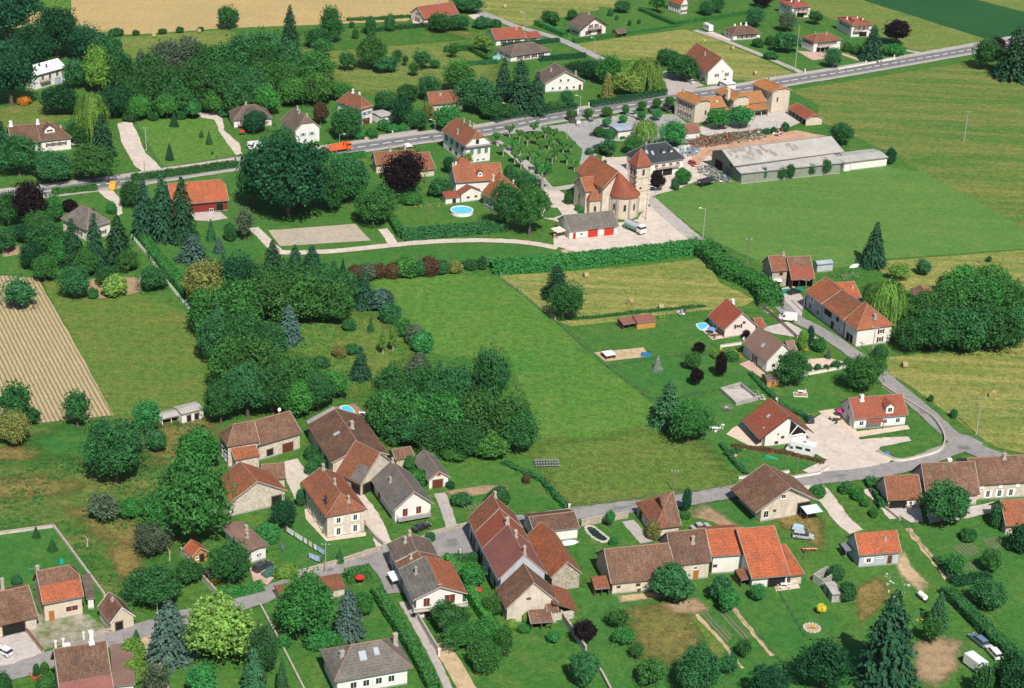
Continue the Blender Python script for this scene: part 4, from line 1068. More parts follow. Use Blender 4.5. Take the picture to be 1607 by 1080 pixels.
def hedge(pts, w, h, leaf, label, rough=.12, leafs=.22, name='hedge', group=None, curve=False, dens=1.0, cat='hedge', z0=0.0):
 W = [at(*p).to_2d() for p in pts]
 if curve: W = smooth(W, 5)
 rng = np.random.default_rng(int(abs(pts[0][0] * 7 + pts[0][1] * 3)) + 1)
 C = []; N = []; S = []; core = MB(); o = W[0]
 for i in range(len(W) - 1):
  a, b = W[i] - o, W[i + 1] - o; L = (b - a).length
  if L < .05: continue
  d = (b - a) / L; nn = Vector((-d.y, d.x)); e = .3
  core.box(((a.x + b.x) / 2,(a.y + b.y) / 2, z0),(L + .1, w * .78, h * .88), rz=math.atan2(d.y, d.x))
  per = L * (w + 2 * h); n = int(per / (leafs * leafs) * 1.1 * dens)
  s = rng.random(n) * (L + w * .6) - w * .3; t = rng.random(n) * (w + 2 * h)
  und = np.array([mnoise.noise(Vector((a.x + d.x * q, a.y + d.y * q, 0)) * .45) for q in s]) * rough * 2.2
  lat = np.where(t < h, -w / 2, np.where(t > w + h, w / 2, t - h - w / 2)); z = np.where(t < h, t, np.where(t > w + h, t - w - h, h))
  ny = np.where(t < h, -1.0, np.where(t > w + h, 1.0,0.0)); nz = np.where((t >= h) & (t <= w + h),1.0,.15)
  lat = lat + ny * und + rng.normal(size=n) * rough * .5; z = np.maximum(z + nz * und + rng.normal(size=n) * rough * .5,.05) + z0
  C.append(np.stack([a.x + d.x * s + nn.x * lat, a.y + d.y * s + nn.y * lat, z], 1))
  N.append(np.stack([nn.x * ny, nn.y * ny, nz], 1) + rdir(rng, n) * .7); S.append(leafs * (.7 + .9 * rng.random(n)))
 C = np.concatenate(C); N = np.concatenate(N); S = np.concatenate(S)
 me = cards_mesh('hedge', C, N, S, 1.2,3); me.materials.append(LEAF[leaf])
 bm = bmesh.new(); bm.from_mesh(me); cm = core.mesh('core'); bm.from_mesh(cm); bm.to_mesh(me); bm.free(); bpy.data.meshes.remove(cm)
 ob = link(name, me, loc=(o.x, o.y, 0)); tag(ob, label, cat, group); return ob
# ------------------------------------------------------------------ the houses
def S(face, n, z, w, h, kind='w', col='b', a=.14, b=.86):
 return [(face, a + (b - a) * (i + .5) / n, z, w, h, kind, col) for i in range(n)]
# -- top left
H = house('house', 'house with a shining white metal roof between dark trees at upper left', (54.5,119),(104,105.5),8.5,5.6,(47,103), roof='whitesheet', wall='white', ridge=None, verge=None,
          op=S('F', 3,2.9,1.3,1.9, 'w') + [('F', .75,.1,2.6,2.2, 'g', 'y')], chim=[(.35,.38,.7,.4, DKMETAL),(.5,.25,.9,.4, DKMETAL)])
balcony(H, 'F', .3,2.7,4.5,1.3, WOOD)
H = house('house', 'brown roofed villa with a dormer at the left edge below the weeping willow', (64,221),(113,215.5),10,4.4,(80,192), hip=(0,1), roof='brown2', wall='white', chim=[(.05,.5,1.2,.8, WHITE),(.8,.6,.6)], op=S('F', 3,1.9,1.1,1.2, 's', 'b'))
dormer(H, .35,3.4,.2,1.3, 'brown2', 'white')
house('house', '', (18,226),(62,222),9,3.6,(35,196), hip=(0,0), roof='brown2', wall='white', root=H.root, chim=[(.1,.5,1.4,.9, WHITE)])
H = house('house', 'house with a very dark brown hipped roof beside the gravel drive at upper left', (366,188),(428,184.5),10,3.2,(384,165), hip=(1,1), roof='greybrown', wall='white', chim=[(.4,.55,1.0)], op=S('F', 3,.9,1.3,1.4, 's'))
balcony(H, 'F', .25,1.2,4,1.3, REDP)
H = house('house', 'white house with dark grey half hipped roof near the caravan', (439,189.5),(462,206),(505,201),5.0,(475,178), hip=(.4,.45), roof='greybrown', wall='white', chim=[(.3,.5,1.1),(.5,.45,1.0),(.75,.6,.9)], op=S('R', 2,2.6,1.1,1.3, 's', 'y') + S('F', 3,2.4,1.0,1.2, 'w'))
H = house('house', 'tall white house with an orange red pyramid roof and brown garage door', (527,159),(567,172.5),(594.5,169.5),6.2,(560,148), hip=(1,1), roof='rust', wall='white',
          chim=[(.42,.5,1.2,.6, WHITE),(.65,.55,1.0,.6, WHITE)], op=[('R', .28,3.6,1.2,1.5, 's', 'y'),('R', .72,3.6,1.2,1.5, 's', 'y'),('R', .45,.1,3.0,2.4, 'g', 'b')] + S('F', 3,3.6,1.1,1.3, 's', 'y'))
house('garage', 'low white flat roofed garage joined to the house with the orange red pyramid roof', (598,184),(618,180),7,3.0, hr=3.25, roof='sheet', wall='white', ov=.2, gv=.2, ridge=None, verge=None, op=[('F', .5,.9,1.2,.8, 'w')], cat='garage')
H = house('house', 'old stone house with two humps in its red brown roof above the main road', (675,164.5),(729,159.5),(661,157),3.7,(690,143), hip=(0,.6), roof='rust', wall='pstone', chim=[(.9,.55,1.1),(.35,.35,.5)], op=S('F', 4,.9,.9,1.4, 's', 'w') + S('L', 1,4.2,.8,1.0, 'w'))
H = house('house', 'long house with a bright red roof at the edge of the wheat field', (666,29.5),(721,21.5),(652,18.5),2.9,(659,10), roof='red', wall='pink', op=[('F', .15,.2,1.6,2.1, 'd', 'b')] + S('F', 3,.9,1.2,1.3, 's', 'b', .3,.95) + [('L', .5,.1,1.5,2.1, 's', 'b'),('L', .5,3.1,1.2,1.1, 's', 'b')], chim=[(.62,.5,.9)])
H = house('house', 'red roofed bungalow behind a dark clipped hedge in the upper middle', (778,62.5),(826,59),11,2.8,(823,41.5), roof='red', wall='white', op=S('F', 3,.7,1.2,1.5, 's', 'b'), chim=[(.8,.4,.6)])
house('house', '', (826,60),(851,57),8,2.7,(846,48), roof='red', wall='white', root=H.root, op=S('F', 1,.7,1.2,1.4, 's'))
H = house('house', 'grey hip roofed bungalow directly below the red roofed bungalow', (802,88),(866,79.5),(786,75),2.7,(838,65.5), hip=(1,1), roof='greybrown', wall='white', op=S('F', 4,.6,1.3,1.6, 's', 'b') + S('L', 2,.9,1,1.2, 's'))
H = house('house', 'chalet with a grey roof, brown balcony and pale terrace near the side road', (890,38),(911,46.5),(956,40),3.6,(936,27.5), roof='greybrown', wall='white', ov=.9, gv=1.0, chim=[(.5,.5,1.0)], verge=BROWN,
          op=[('R', .3,.3,1.4,1.9, 's', 'b'),('R', .75,.1,2.2,2.1, 'g', 'b'),('R', .4,3.1,1.0,1.7, 's', 'b'),('R', .62,3.1,1.0,1.7, 's', 'b')] + S('F', 2,.7,1.1,1.2, 's'))
balcony(H, 'R', .52,2.9,6.5,1.3)
house('shed', 'small open shed with a dark curved roof right of the grey roofed chalet', (969,53),(984,50.5),4,1.9,(968,45.5), roof='greybrown', wall='wood', ov=.2, gv=.1, open_f=True, ridge=None, verge=None, cat='shed')
H = house('house', 'white house with an orange roof cut by the upper edge of the photo', (1047,0),(1069,8),(1095,11),4.4,(1083,-3), roof='orange', wall='white', op=S('R', 2,3.2,.9,1.1, 's') + S('R', 3,.8,.9,1.2, 's') + S('F', 4,.8,.9,1.6, 'w'))
H = house('house', 'low white bungalow with a dark brown hipped roof and three white chimneys', (1151,54.5),(1195.5,51.5),(1130,46),2.7,(1172,39.5), hip=(1,1), roof='brown2', wall='white', chim=[(.3,.75,1.1,.6, WHITE),(.45,.6,1.1,.6, WHITE),(.6,.5,.9,.6, WHITE)], op=S('F', 4,.7,1.1,1.5, 's', 'b') + S('L', 2,.9,.9,1.1, 's'))
H = house('house', 'white farmhouse with a large orange roof and plain gable above the school', (1070,90),(1110,114.5),(1150,109.5),5.0,(1133,91), roof='rust', wall='white', gv=.2, chim=[(.5,.35,.9)], op=[('R', .35,3.1,.9,1.2, 's', 'b'),('R', .58,4.6,.8,.9, 'w'),('R', .75,3.0,.8,1.5, 's', 'b'),('R', .7,.4,1.0,1.7, 'd', 'b'),('F', .3,.1,1.6,2.2, 'c', 'b'),('F', .62,.5,1.1,1.6, 's', 'b'),('F', .85,.5,1.1,1.6, 's', 'b')])
house('outhouse', 'low white annexe at the right foot of the farmhouse gable', (1141,133),(1156,131),5,2.4, hr=2.6, roof='whitesheet', wall='white', ridge=None, verge=None, ov=.15, gv=.15, cat='annexe')
H = house('house', 'wide white chalet with dark grey roof, its gable facing the main road', (838,118),(854.5,131.5),(921.5,129.5),3.6,(886,110.5), roof='greybrown', wall='white', ov=.7, gv=.6, chim=[(.4,.3,1.0),(.8,.8,1.6)], op=S('R', 4,.8,1.1,1.1, 's', 'w', .1,.85) + [('R', .92,.1,.9,2.1, 'd', 'b'),('R', .4,3.6,1.1,1.2, 's', 'w'),('R', .6,3.6,1.1,1.2, 's', 'w')])
H = house('house', 'white villa with red roof and arched windows at the top right edge', (1243,11.5),(1274,9.5),(1216,1),5.2,(1262,-1), hip=(1,1), roof='brightred', wall='white', op=S('F', 3,3.0,1.1,1.5, 's', 'b') + S('L', 3,3.0,1.0,1.5, 'a') + [('F', .5,.2,3.2,2.0, 'o')], chim=[(.3,.5,.8,.6, WHITE),(.6,.4,.8,.6, WHITE)])
balcony(H, 'F', .6,2.8,5,1.4, VERGE)
H = house('house', 'box shaped white house with a flat bright red roof at upper right', (1337,40),(1370.5,38.5),(1308.5,26.5),5.4,(1346,28.5), hip=(1,1), roof='brightred', wall='white', chim=[(.2,.6,.8,.5, WHITE),(.6,.5,.8,.5, WHITE),(.75,.35,.7,.5, WHITE)], op=S('F', 3,3.0,1.1,1.5, 's', 'b') + S('L', 3,3.0,1.1,1.5, 's', 'b') + [('F', .6,.2,3.2,1.9, 'o')])
balcony(H, 'F', .3,2.8,4,1.2, VERGE)
H = house('house', 'white villa with brown red hipped roof, arcades and terrace at upper right', (1278,66.5),(1322,61.5),(1257,57.5),4.6,(1294,51.5), hip=(1,1), roof='rust', wall='white', chim=[(.3,.6,.8,.5),(.6,.4,.8,.5)], op=S('F', 4,2.6,1.1,1.4, 's', 'b') + S('F', 3,.1,1.6,1.9, 'o', 'b', .1,.6) + S('L', 3,2.6,1.1,1.4, 's', 'b'))
balcony(H, 'F', .35,2.4,6,1.4, VERGE)
H = house('house', 'house with a red roof cut off by the right edge below the dark conifer', (1594,107),(1640,103),10,3.6,(1592,94), roof='red', wall='cream', op=S('F', 4,1.0,1.2,1.3, 's'))
# -- school group
sch = house('school', 'school of linked cream blocks with mossy orange roofs beside the clipped trees', (1058,149.5),(1091,164),(1113,157.5),7.4,(1086,147), hip=(.45,.45), hk=.9, roof='mossy', wall='cream', ov=.5, gv=.4,
   op=S('F', 3,4.6,1.0,1.7, 's', 'b') + S('F', 3,1.2,1.0,1.7, 's', 'b') + [('R', .72,2.6,.8,1.9, 'c', 'b')], chim=[(.1,.4,.9)])
house('school', '', (1121,143.5),(1151,157.5),(1174,151.5),6.6,(1143,138), hip=(.4,.45), hk=.9, roof='mossy', wall='cream', root=sch.root, chim=[(.72,-.02,3.2,1.3, CREAM)])
house('school', '', (1180,131.5),(1212,145.5),(1236.5,138),8.0,(1208,127), hip=(.4,.45), hk=.9, roof='mossy', wall='cream', root=sch.root, op=[('R', .3,4.0,.8,1.8, 'c', 'b')], chim=[(.15,.7,.9)])
house('school', '', (1105,170.5),(1140,167),9,4.2,(1130,150.5), roof='mossy', wall='cream', root=sch.root, sky=[(.7,.25,1.0,1.2)])
house('school', '', (1112,176),(1144,172.5),3.2,3.0, hr=4.1, ro=.97, roof='mossy', wall='cream', root=sch.root, ridge=None, verge=None)
house('school', '', (1170,163),(1203,159),9,4.4,(1192,142), roof='mossy', wall='cream', root=sch.root)
house('school', '', (1174,174),(1209,170.5),5.5,3.0, hr=4.2, ro=.97, roof='mossy', wall='cream', root=sch.root, ridge=None, verge=None, open_f=True)
house('shelter', 'long open sided shelter with red brown roof and white end right of the school yard', (1236,169),(1264.5,187.5),(1284,180),2.5,(1275,177), roof='red', wall='cream', open_f=True, ov=.3, cat='shelter', hip=(0,.4))
house('garage', 'white garage with a red roof between the leafy tree and the clipped trees', (1075,209.5),(1100,207),6.5,2.5,(1094,192.5), roof='pinkred', wall='white', cat='garage', ov=.2)
house('kiosk', 'small white pavilion with a pale blue flat roof in the car park', (970,206),(998,202.5),(955,196),3.0, hr=3.35, roof='bluesheet', wall='white', ridge=None, verge=None, ov=.35, gv=.35, cat='pavilion', op=[('F', .85,1.0,1.5,1.0, 'w'),('L', .5,1.2,1.0,.8, 'w')])
# -- church: nave, transept, sacristy, apse and tower are one thing
ch = house('church', 'stone church with orange roof, round red apse and square tower with pyramid roof', (903.3,269),(945.5,296),10.6,9.6,(926.7,241.8), roof='orange2', wall='beige', ov=.4, gv=.3, op=[('L', .5,0,2.0,3.2, 'd', 'b'),('L', .5,6.0,1.4,2.6, 'a')])
house('church', '', (919,301),(956,297),9,7.8,(925,277), roof='orange2', wall='beige', ov=.3, gv=.3, root=ch.root, op=[('L', .5,3.0,1.2,2.6, 'a')])
house('church', '', (925,314.7),(957,312),(917.5,309.5),5.6,(933,300), hip=(1,0), roof='orange2', wall='cream', ov=.35, root=ch.root, op=[('L', .5,1.6,1.0,2.2, 'a'),('F', .3,1.6,1.0,2.0, 'a')], chim=[(.98,.5,2.2,.8, CREAM)])
def apse(H):
 inv = H.root.matrix_basis.inverted()
 c = at(979,302,7.2); top = H.M @ Vector((H.L, H.yr, H.hr)); nl = H.M @ Vector((H.L, 0, H.he)); nr = H.M @ Vector((H.L, H.w, H.he));
 R_, n = 5.1,28; w = MB(); r = MB()
 ring = [(c.x + R_ * math.cos(2 * math.pi * i / n), c.y + R_ * math.sin(2 * math.pi * i / n)) for i in range(n)]
 tp = top; ax = (nr - nl).to_2d().normalized(); fw = Vector((ax.y, -ax.x))
 ang0 = math.atan2(-ax.y, -ax.x)
 arc = [(c.x + R_ * math.cos(ang0 + math.pi * (i / n * 1.16 - .08)), c.y + R_ * math.sin(ang0 + math.pi * (i / n * 1.16 - .08)),7.2) for i in range(n + 1)]
 rim = [tuple(nl)] + arc + [tuple(nr)]
 for i in range(len(rim) - 1):
  a, b = rim[i], rim[i + 1]
  r.poly([a, b, tuple(tp)]); r.poly([(b[0], b[1], b[2] - .25),(a[0], a[1], a[2] - .25),(tp.x, tp.y, tp.z - .3)])
  r.poly([(a[0], a[1], a[2] - .25),(b[0], b[1], b[2] - .25), b, a])
 for s in (-1,1):
  e1 = c.to_2d() + ax * (4.6 * s); e0 = (H.M @ Vector((H.L - .4, H.yr, 0))).to_2d() + ax * (4.6 * s)
  w.poly([(e1.x, e1.y, 0),(e0.x, e0.y, 0),(e0.x, e0.y, 8.6),(e1.x, e1.y, 7.2)])
 w.lathe((c.x, c.y, 0), [(4.75,0),(4.75,.9),(4.65,.9),(4.65,7.3)], n, close=False)
 o = link('apse_wall', w.mesh('apse_wall', Wm['cream']), H.root); o.matrix_local = inv
 o2 = link('apse_roof', r.mesh('apse_roof', R['red']), H.root); o2.matrix_local = inv
 for ang in (-150,-113,-67,-22):
  p = MB(); t = math.radians(ang); p.box((c.x + 4.85 * math.cos(t), c.y + 4.85 * math.sin(t),0),(.7,.55,6.4), rz=t + math.pi / 2)
  o3 = link('pilaster', p.mesh('pilaster', VERGE), H.root); o3.matrix_local = inv
 for ang in (-128,-85,-45):
  t = math.radians(ang)
  o4 = opening(H.root, (0,0,0),0,1.0,2.3, 'a'); o4.matrix_local = inv @ Matrix.Translation((c.x + 4.66 * math.cos(t), c.y + 4.66 * math.sin(t),2.6)) @ Matrix.Rotation(t + math.pi / 2,4, 'Z')
apse(ch)
tw = house('church', '', (1000,262.5),(1024,259),(988.5,253.5),15.5,(1008.5,233), hip=(1,1), hk=.98, roof='red', wall='beige', ov=.45, gv=.45, root=ch.root,
           op=[('F', .5,12.2,1.0,2.2, 'a'),('L', .3,12.2,.9,2.2, 'a'),('L', .7,12.2,.9,2.2, 'a'),('F', .35,7.8,.5,.5, 'o'),('F', .12,.1,1.0,2.4, 'd', 'm')])
q = MB()
for z in (7.0,11.3): q.box((tw.L / 2, tw.w / 2, z),(tw.L - .74, tw.w - .74,.28))
addpart(tw, 'string_course', q, VERGE)
for (x, y) in ((.45,.45),(tw.L - .45,.45),(.45, tw.w - .45)):
 q = MB(); q.box((x, y, 0),(.2,.2,15))
 for i in range(18):
  a = .75 if i % 2 else .5; q.box((x, y, .4 + i * .8),(a, a, .4))
 addpart(tw, 'quoin', q, plain('pale_quoin_stone', (.62,.57,.48),.85))
# -- around the church
H = house('garage', 'white garage with grey roof and two red doors in the gravel yard', (894,362),(971.3,354),(877.5,343.5),3.2,(886,337.5), roof='grey', wall='white', cat='garage', gv=.3, ridge=None,
          op=[('F', .1,.1,.9,2.0, 'd', 'r'),('F', .25,1.0,1.0,.9, 'w'),('F', .49,.05,3.1,2.4, 'g', 'r'),('F', .83,.05,3.1,2.4, 'g', 'r')])
H = house('house', 'white house with a dark slate roof and dormers right behind the church tower', (1009,258),(1075.5,248.5),11,5.4,(1031,224.5), hip=(1,1), hk=.8, roof='slate', wall='white', ridge=METAL,
          op=S('F', 4,3.4,1.3,.9, 'c', 'b', .25,.95) + S('F', 2,.1,3.4,2.2, 'o', 'b', .25,.75), chim=[(.3,.6,1.0)], sky=[(.2,.3,.8,1.2),(.32,.25,.8,1.2)])
dormer(H, .56,1.5,.2,.9, 'slate', 'wood'); dormer(H, .74,1.5,.2,.9, 'slate', 'wood')
balcony(H, 'F', .6,3.1,9,1.0, VERGE)
wh = house('warehouse', 'long warehouse with pale patched roof sheets beside the scrap pile', (1152,260.5),(1325,238),(1109.5,237),5.4,(1128.5,235.8), roof='sheet', wall='sheetgreen', ov=.3, gv=1.5, ridge=METAL, verge=METAL, cat='warehouse', op=[('L', .3,.1,4.5,3.2, 'o'),('L', .7,.1,4.0,3.0, 'g', 'g')])
rg = random.Random(5); SHEETP = soil('rusty_sheet', (.24,.20,.15),(.3,.27,.24))
for i in range(26):
 q = MB()
 x = rg.uniform(.04,.72) * wh.L; y = rg.uniform(.08,.42) * wh.w; 
 if i < 16: x = rg.uniform(.03,.4) * wh.L
 z0 = wh.z(x, y); sl = (wh.hr - wh.he) / wh.yr; a, b = rg.choice([(1.2,1.4),(2.2,1.5),(1.1,2.6)]); 
 q.poly([(x, y, z0 + .04 + i * .002),(x + a, y, z0 + .04 + i * .002),(x + a, y + b, z0 + b * sl + .04 + i * .002),(x, y + b, z0 + b * sl + .04 + i * .002)])
 link('roof_patch', q.mesh('roof_patch', SHEETP), wh.roof)
house('warehouse', '', (1162.6,272.5),(1323,255.5),(1151,260.8),3.9, hr=5.2, ro=.97, roof='sheet', wall='sheetgreen', ov=.3, gv=.6, ridge=None, verge=None, root=wh.root)
house('storehouse', 'low white store with pale grey roof at the right end of the warehouse', (1324.5,255.5),(1394.7,247),(1306,241),3.3,(1378,238), roof='sheet', wall='white', ov=.3, ridge=None, verge=None, cat='store', op=[('F', .08,.1,2.2,2.3, 'g', 'w')])
# -- west of the church
H = house('house', 'large building with teal shutters and half hipped red brown roof beside the plaza', (693.3,204),(729.6,229),(779.5,228),6.6,(736,197), hip=(.3,.42), hk=.9, roof='rust', wall='white', ov=.6,
          op=S('F', 4,3.6,2.2,1.9, 'c', 'g', .02,.98) + S('F', 3,1.0,1.3,1.1, 'o', 'b', .2,.98) + S('R', 3,3.1,1.3,1.9, 'c', 'g', .1,.98) + [('R', .46,6.6,.9,1.5, 'o')] + S('R', 3,.6,1.1,.8, 'w'), chim=[(.5,.15,1.6,.5),(.6,.5,1.6,.6),(.75,.5,1.5,.6),(.35,.5,1.0,.5)])
canopy(H, 'R', .5,6.2,9.5,.9,.3, plain('grey_slate_ledge', (.22,.21,.2),.8), 'ledge')
H = house('farmhouse', 'farmhouse with an orange roof and a dormer above the round pool', (714.8,286.3),(790,281),(697.5,272.5),4.6,(740,257.6), roof='orange2', wall='white', op=[('L', .4,1.2,1.0,1.3, 's', 'w'),('L', .7,1.2,1.0,1.3, 's', 'w'),('L', .5,4.3,.9,1.1, 'w'),('F', .72,.3,1.0,2.2, 's', 'w'),('F', .5,.6,1.0,1.3, 'w')], chim=[(.02,.5,.7),(.4,.55,.8)])
dormer(H, .53,1.6,.12,1.3, 'orange2', 'white')
H2 = house('farmhouse', '', (716,299.5),(723.5,305),(757,301),3.0,(743,296.2), roof='red', wall='white', ov=.25, gv=.2, root=H.root, op=[('R', .35,1.2,.6,.5, 'o'),('R', .75,1.2,.6,.5, 'o')], ridge=None, verge=None)
house('farmhouse', '', (699,311),(723,308.7),3.8,2.3, hr=3.1, ro=.95, roof='red', wall='white', ov=.2, gv=.2, root=H.root, ridge=None, verge=None, op=[('F', .6,.2,.9,1.5, 'o')])
H = house('house', 'house with hipped orange brown roof half hidden by two dark trees beside the round pool', (756,301.5),(775,314),11.5,4.3,(797,279), hip=(0,1), roof='orange2', wall='cream', chim=[(.1,.3,1.8,.6, CREAM),(.2,.9,1.6,.6, CREAM)], op=S('F', 2,1.0,1.2,1.5, 's', 'y') + S('R', 2,1.0,1.2,1.5, 's', 'w'))
house('outhouse', 'small dark red pyramid roof behind the orange farmhouse roof', (714,263),(745,261),7,3.0,(728,246.5), hip=(1,1), roof='red', wall='white', cat='outhouse', chim=[(.1,.2,.8,.5, WHITE)])
H = house('house', 'low red roofed house partly hidden by the purple copper beech', (590,258.6),(652,254),(571.7,249.5),3.3,(610,237), roof='rust', wall='cream', chim=[(.42,.5,1.6,.6),(.8,.5,1.4,.5)], op=[('L', .5,1.0,.9,1.4, 'o'),('L', .5,3.4,.7,.8, 'w')] + S('F', 2,.9,1.1,1.3, 's'))
house('house', '', (651,268),(684,264.5),12.5,2.8,(674,238), roof='rust', wall='cream', root=H.root)
H = house('barn', 'dark red wooden barn with an orange roof beside the tall spruces', (270,322),(359,314.2),11.5,3.6,(339,282), hip=(0,.25), roof='orange', wall='redwood', cat='barn', op=[('F', .7,.1,1.2,1.1, 'w'),('F', .86,.05,2.2,2.6, 'o')], chim=[(.2,.7,.8,.5, WHITE)])
H = house('house', 'white house under a weathered grey pyramid roof behind dark spruces', (95,343),(136,361),(172.5,347.5),4.0,(130,322.5), hip=(1,1), roof='grey', wall='white', chim=[(.6,.7,.8,.5, DKMETAL)], op=S('F', 2,1.0,1.1,1.3, 's') + S('R', 2,1.0,1.1,1.3, 's'))
# -- right middle
H = house('farmhouse', 'stone house with brown roof at the bend of the lane beside the green tarpaulin fence', (1211.7,426),(1238,424),(1193,411),5.0,(1205,402), roof='rust', wall='stone', ov=.3, chim=[(.9,.5,.7)], op=[('L', .68,1.0,1.0,1.8, 's', 'w'),('F', .6,3.4,.8,.9, 'o'),('F', .35,.1,1.2,2.0, 'o')])
canopy(H, 'F', .35,2.3,2.4,1.2)
H = house('barn', 'open fronted barn with two toned red roof joined to the stone house', (1242.5,439),(1279,437),10.5,3.3,(1262,402), roof='brown', wall='wood', open_f=True, ov=.3, cat='barn', patch=[('F', 0,1,0,.55, 'red')])
rowW = 11.0
C = house('house', 'corner house of the long lane row, pale front and half brown hipped end', (1324,503),(1344.5,518.5),(1402,509.5),5.2,(1362,477), hip=(0,1), hk=.9, roof='orange2', wall='white', op=[('R', .7,3.1,1.0,1.3, 's', 'b'),('R', .7,.6,1.0,1.5, 's', 'b'),('F', .3,.1,1.2,2.2, 'o'),('F', .6,.1,1.2,2.2, 'o')], chim=[(.7,.55,1.1,.9, GREYC)])
house('house', 'middle house of the long lane row with the weathered brown roof', (1289.5,477.5),(1323,502), C.w, 5.2, roof='rust', wall='bluegrey_or_shade', pitch=32, gv=.05, op=[('F', .25,2.8,3.4,2.0, 'o'),('F', .7,3.2,1.0,1.3, 'o'),('F', .5,.1,1.0,2.0, 'o'),('F', .85,.8,.9,1.2, 'w')], patch=[('F', .1,1,0,.22, 'orange2')])  # bluish wall tone paints the shade on the lane side
house('house', 'upper house of the long lane row with orange roof and blue grey wall', (1264,456.5),(1288.5,477), C.w, 5.2, pitch=32, roof='orange2', wall='bluegrey_or_shade', gv=.15, op=[('F', .35,3.2,1.1,1.5, 's', 'w'),('F', .3,.9,1.0,1.4, 'c', 'b'),('F', .8,.9,1.0,1.4, 'c', 'b')])
house('outhouse', 'wide orange roof wing behind the upper house of the lane row', (1302,471),(1352,466.5),10.5,5.0,(1344,441), roof='orange', wall='cream', cat='outhouse', chim=[(.85,.3,.6,.5)])
house('shed', 'blue grey metal shed beside the vegetable garden', (1283,415.5),(1308.5,413),(1277,409.5),2.5,(1290,408.5), roof='bluesheet', wall='bluegrey_or_shade', ov=.1, gv=.1, ridge=None, verge=None, cat='shed')
house('outhouse', 'small hut with orange and brown roof between willow and grove', (1428,453),(1437,467),(1464,458.5),2.8,(1445,447), roof='orange', wall='cream', cat='hut', patch=[('F', 0,1,0,1, 'brown')])
H = house('house', 'pink gabled house with bright red roof and small swimming pool', (1110.4,495.6),(1135.6,518.5),(1190.4,512.5),2.5,(1167,492), roof='brightred', wall='pink', ov=.6, chim=[(.15,.62,1.1,.8, WHITE)], op=[('R', .42,2.5,1.2,1.1, 's', 'b'),('R', .6,3.6,.5,.5, 'o'),('F', .25,.1,1.8,2.0, 's', 'b'),('F', .75,.1,1.8,2.0, 's', 'b')])
house('house', '', (1191,514.5),(1203,513),6,2.4,(1186,499), ro=.6, roof='red', wall='pink', root=H.root)
H = house('house', 'white house with taupe brown roof below the pink gabled house', (1164.4,539.3),(1203,567.5),(1254,561),3.3,(1229.6,539.5), roof='taupe', wall='white', ov=.4, sky=[(.55,.22,.8,1.1)], op=[('R', .45,3.4,.6,.7, 'o'),('R', .25,1.2,.7,.7, 'o'),('R', .75,3.0,1.0,.9, 's', 'b'),('F', .5,.2,1.2,2.1, 's', 'b')], dish=(.02,.05))
house('house', '', (1240,551.5),(1252,550),5.5,2.6,(1246,534), roof='taupe', wall='white', root=H.root)
house('shed', 'orange brown garden shed with dark roof at the corner of the lawns', (1203.5,597),(1224,595),3.6,2.2, pitch=20, roof='greybrown', wall='honey', ov=.1, gv=.2, ridge=None, cat='shed', op=[('F', .5,.05,1.0,1.8, 'd', 'o')])
H = house('house', 'white house with a wide dark red roof and an open timber gable beside the camper', (1164.3,659.5),(1193,689.5),(1280.3,682.5),2.6,(1245.6,661), roof='red', wall='white', ov=1.6, gv=.5, verge=BROWN, sky=[(.5,.3,.8,.9),(.75,.14,.5,.5)],
          op=[('R', .3,2.6,.6,1.0, 'w'),('R', .42,1.8,.5,.5, 'o'),('R', .28,.5,.6,.6, 'o'),('F', .3,.1,2.4,2.0, 'w'),('F', .7,.1,2.4,2.0, 'w')], dish=(.05,.62))
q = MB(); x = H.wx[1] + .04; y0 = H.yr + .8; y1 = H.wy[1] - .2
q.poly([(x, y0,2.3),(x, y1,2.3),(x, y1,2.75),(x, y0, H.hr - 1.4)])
o = addpart(H, 'painted_carport_opening', q, DARK)  # flat sheet; darkness inside the open gable is painted
q = MB(); q.tube((x + .1, y0,2.3),(x + .1, y0 + 2.4, H.hr - 2.3),.12); q.tube((x + .1, y0,2.25),(x + .1, y1,2.25),.14); q.tube((x + .1, y0 + 1.2,2.3),(x + .1, y1 - .9,2.6),.1)
link('truss', q.mesh('truss', WHITE), o)
H = house('house', 'white house with orange red roof and tall front dormer on the curved lawn', (1341,657.5),(1425.5,650.5),(1310.5,632.5),3.2,(1327,625), roof='red', wall='white', ov=.5, chim=[(.22,.42,1.3,.8, WHITE)], op=[('F', .14,.9,1.2,1.3, 's', 'w'),('F', .6,.9,1.1,1.3, 's', 'w'),('F', .85,.9,1.2,1.3, 's', 'w'),('L', .55,.2,2.2,2.1, 's', 'w'),('L', .5,3.3,1.0,1.4, 's', 'w')])
dormer(H, .66,2.0,.06,2.0, 'red', 'white')
canopy(H, 'F', .38,2.75,4.0,1.6,.55, R['red'], 'porch_roof', True)
H = house('barn', 'huge brown roofed barn with a pale gable beside the village lane', (1146.6,766),(1186,804.5),(1306.7,804),3.2,(1237,761.7), roof='brown', wall='beige', ov=1.9, gv=.8, cat='barn', op=[('R', .42,5.0,1.2,1.1, 'w'),('R', .1,.9,1.3,1.8, 'w'),('R', .27,2.0,.4,.4, 'o'),('R', .86,.05,3.2,3.0, 'o')])
H = house('garage', 'garage with brown tiled roof and wide dark doorway beside the gravel track', (1393.4,785),(1448,782.3),(1376,757),2.5,(1386,747), roof='rust', wall='pstone', cat='garage', ov=.3, op=[('F', .3,.05,3.8,2.0, 'o'),('F', .7,.9,.8,.9, 's', 'w')])
H = house('farmhouse', 'old farmhouse with mottled brown roof and one white chimney behind the round tree', (1453.4,778),(1538,775.3),(1424,741),3.0,(1441,727), roof='brown', wall='pstone', ov=.5, chim=[(.57,.62,1.3,.9, WHITE)], op=S('F', 3,.6,1.0,1.5, 'o'))
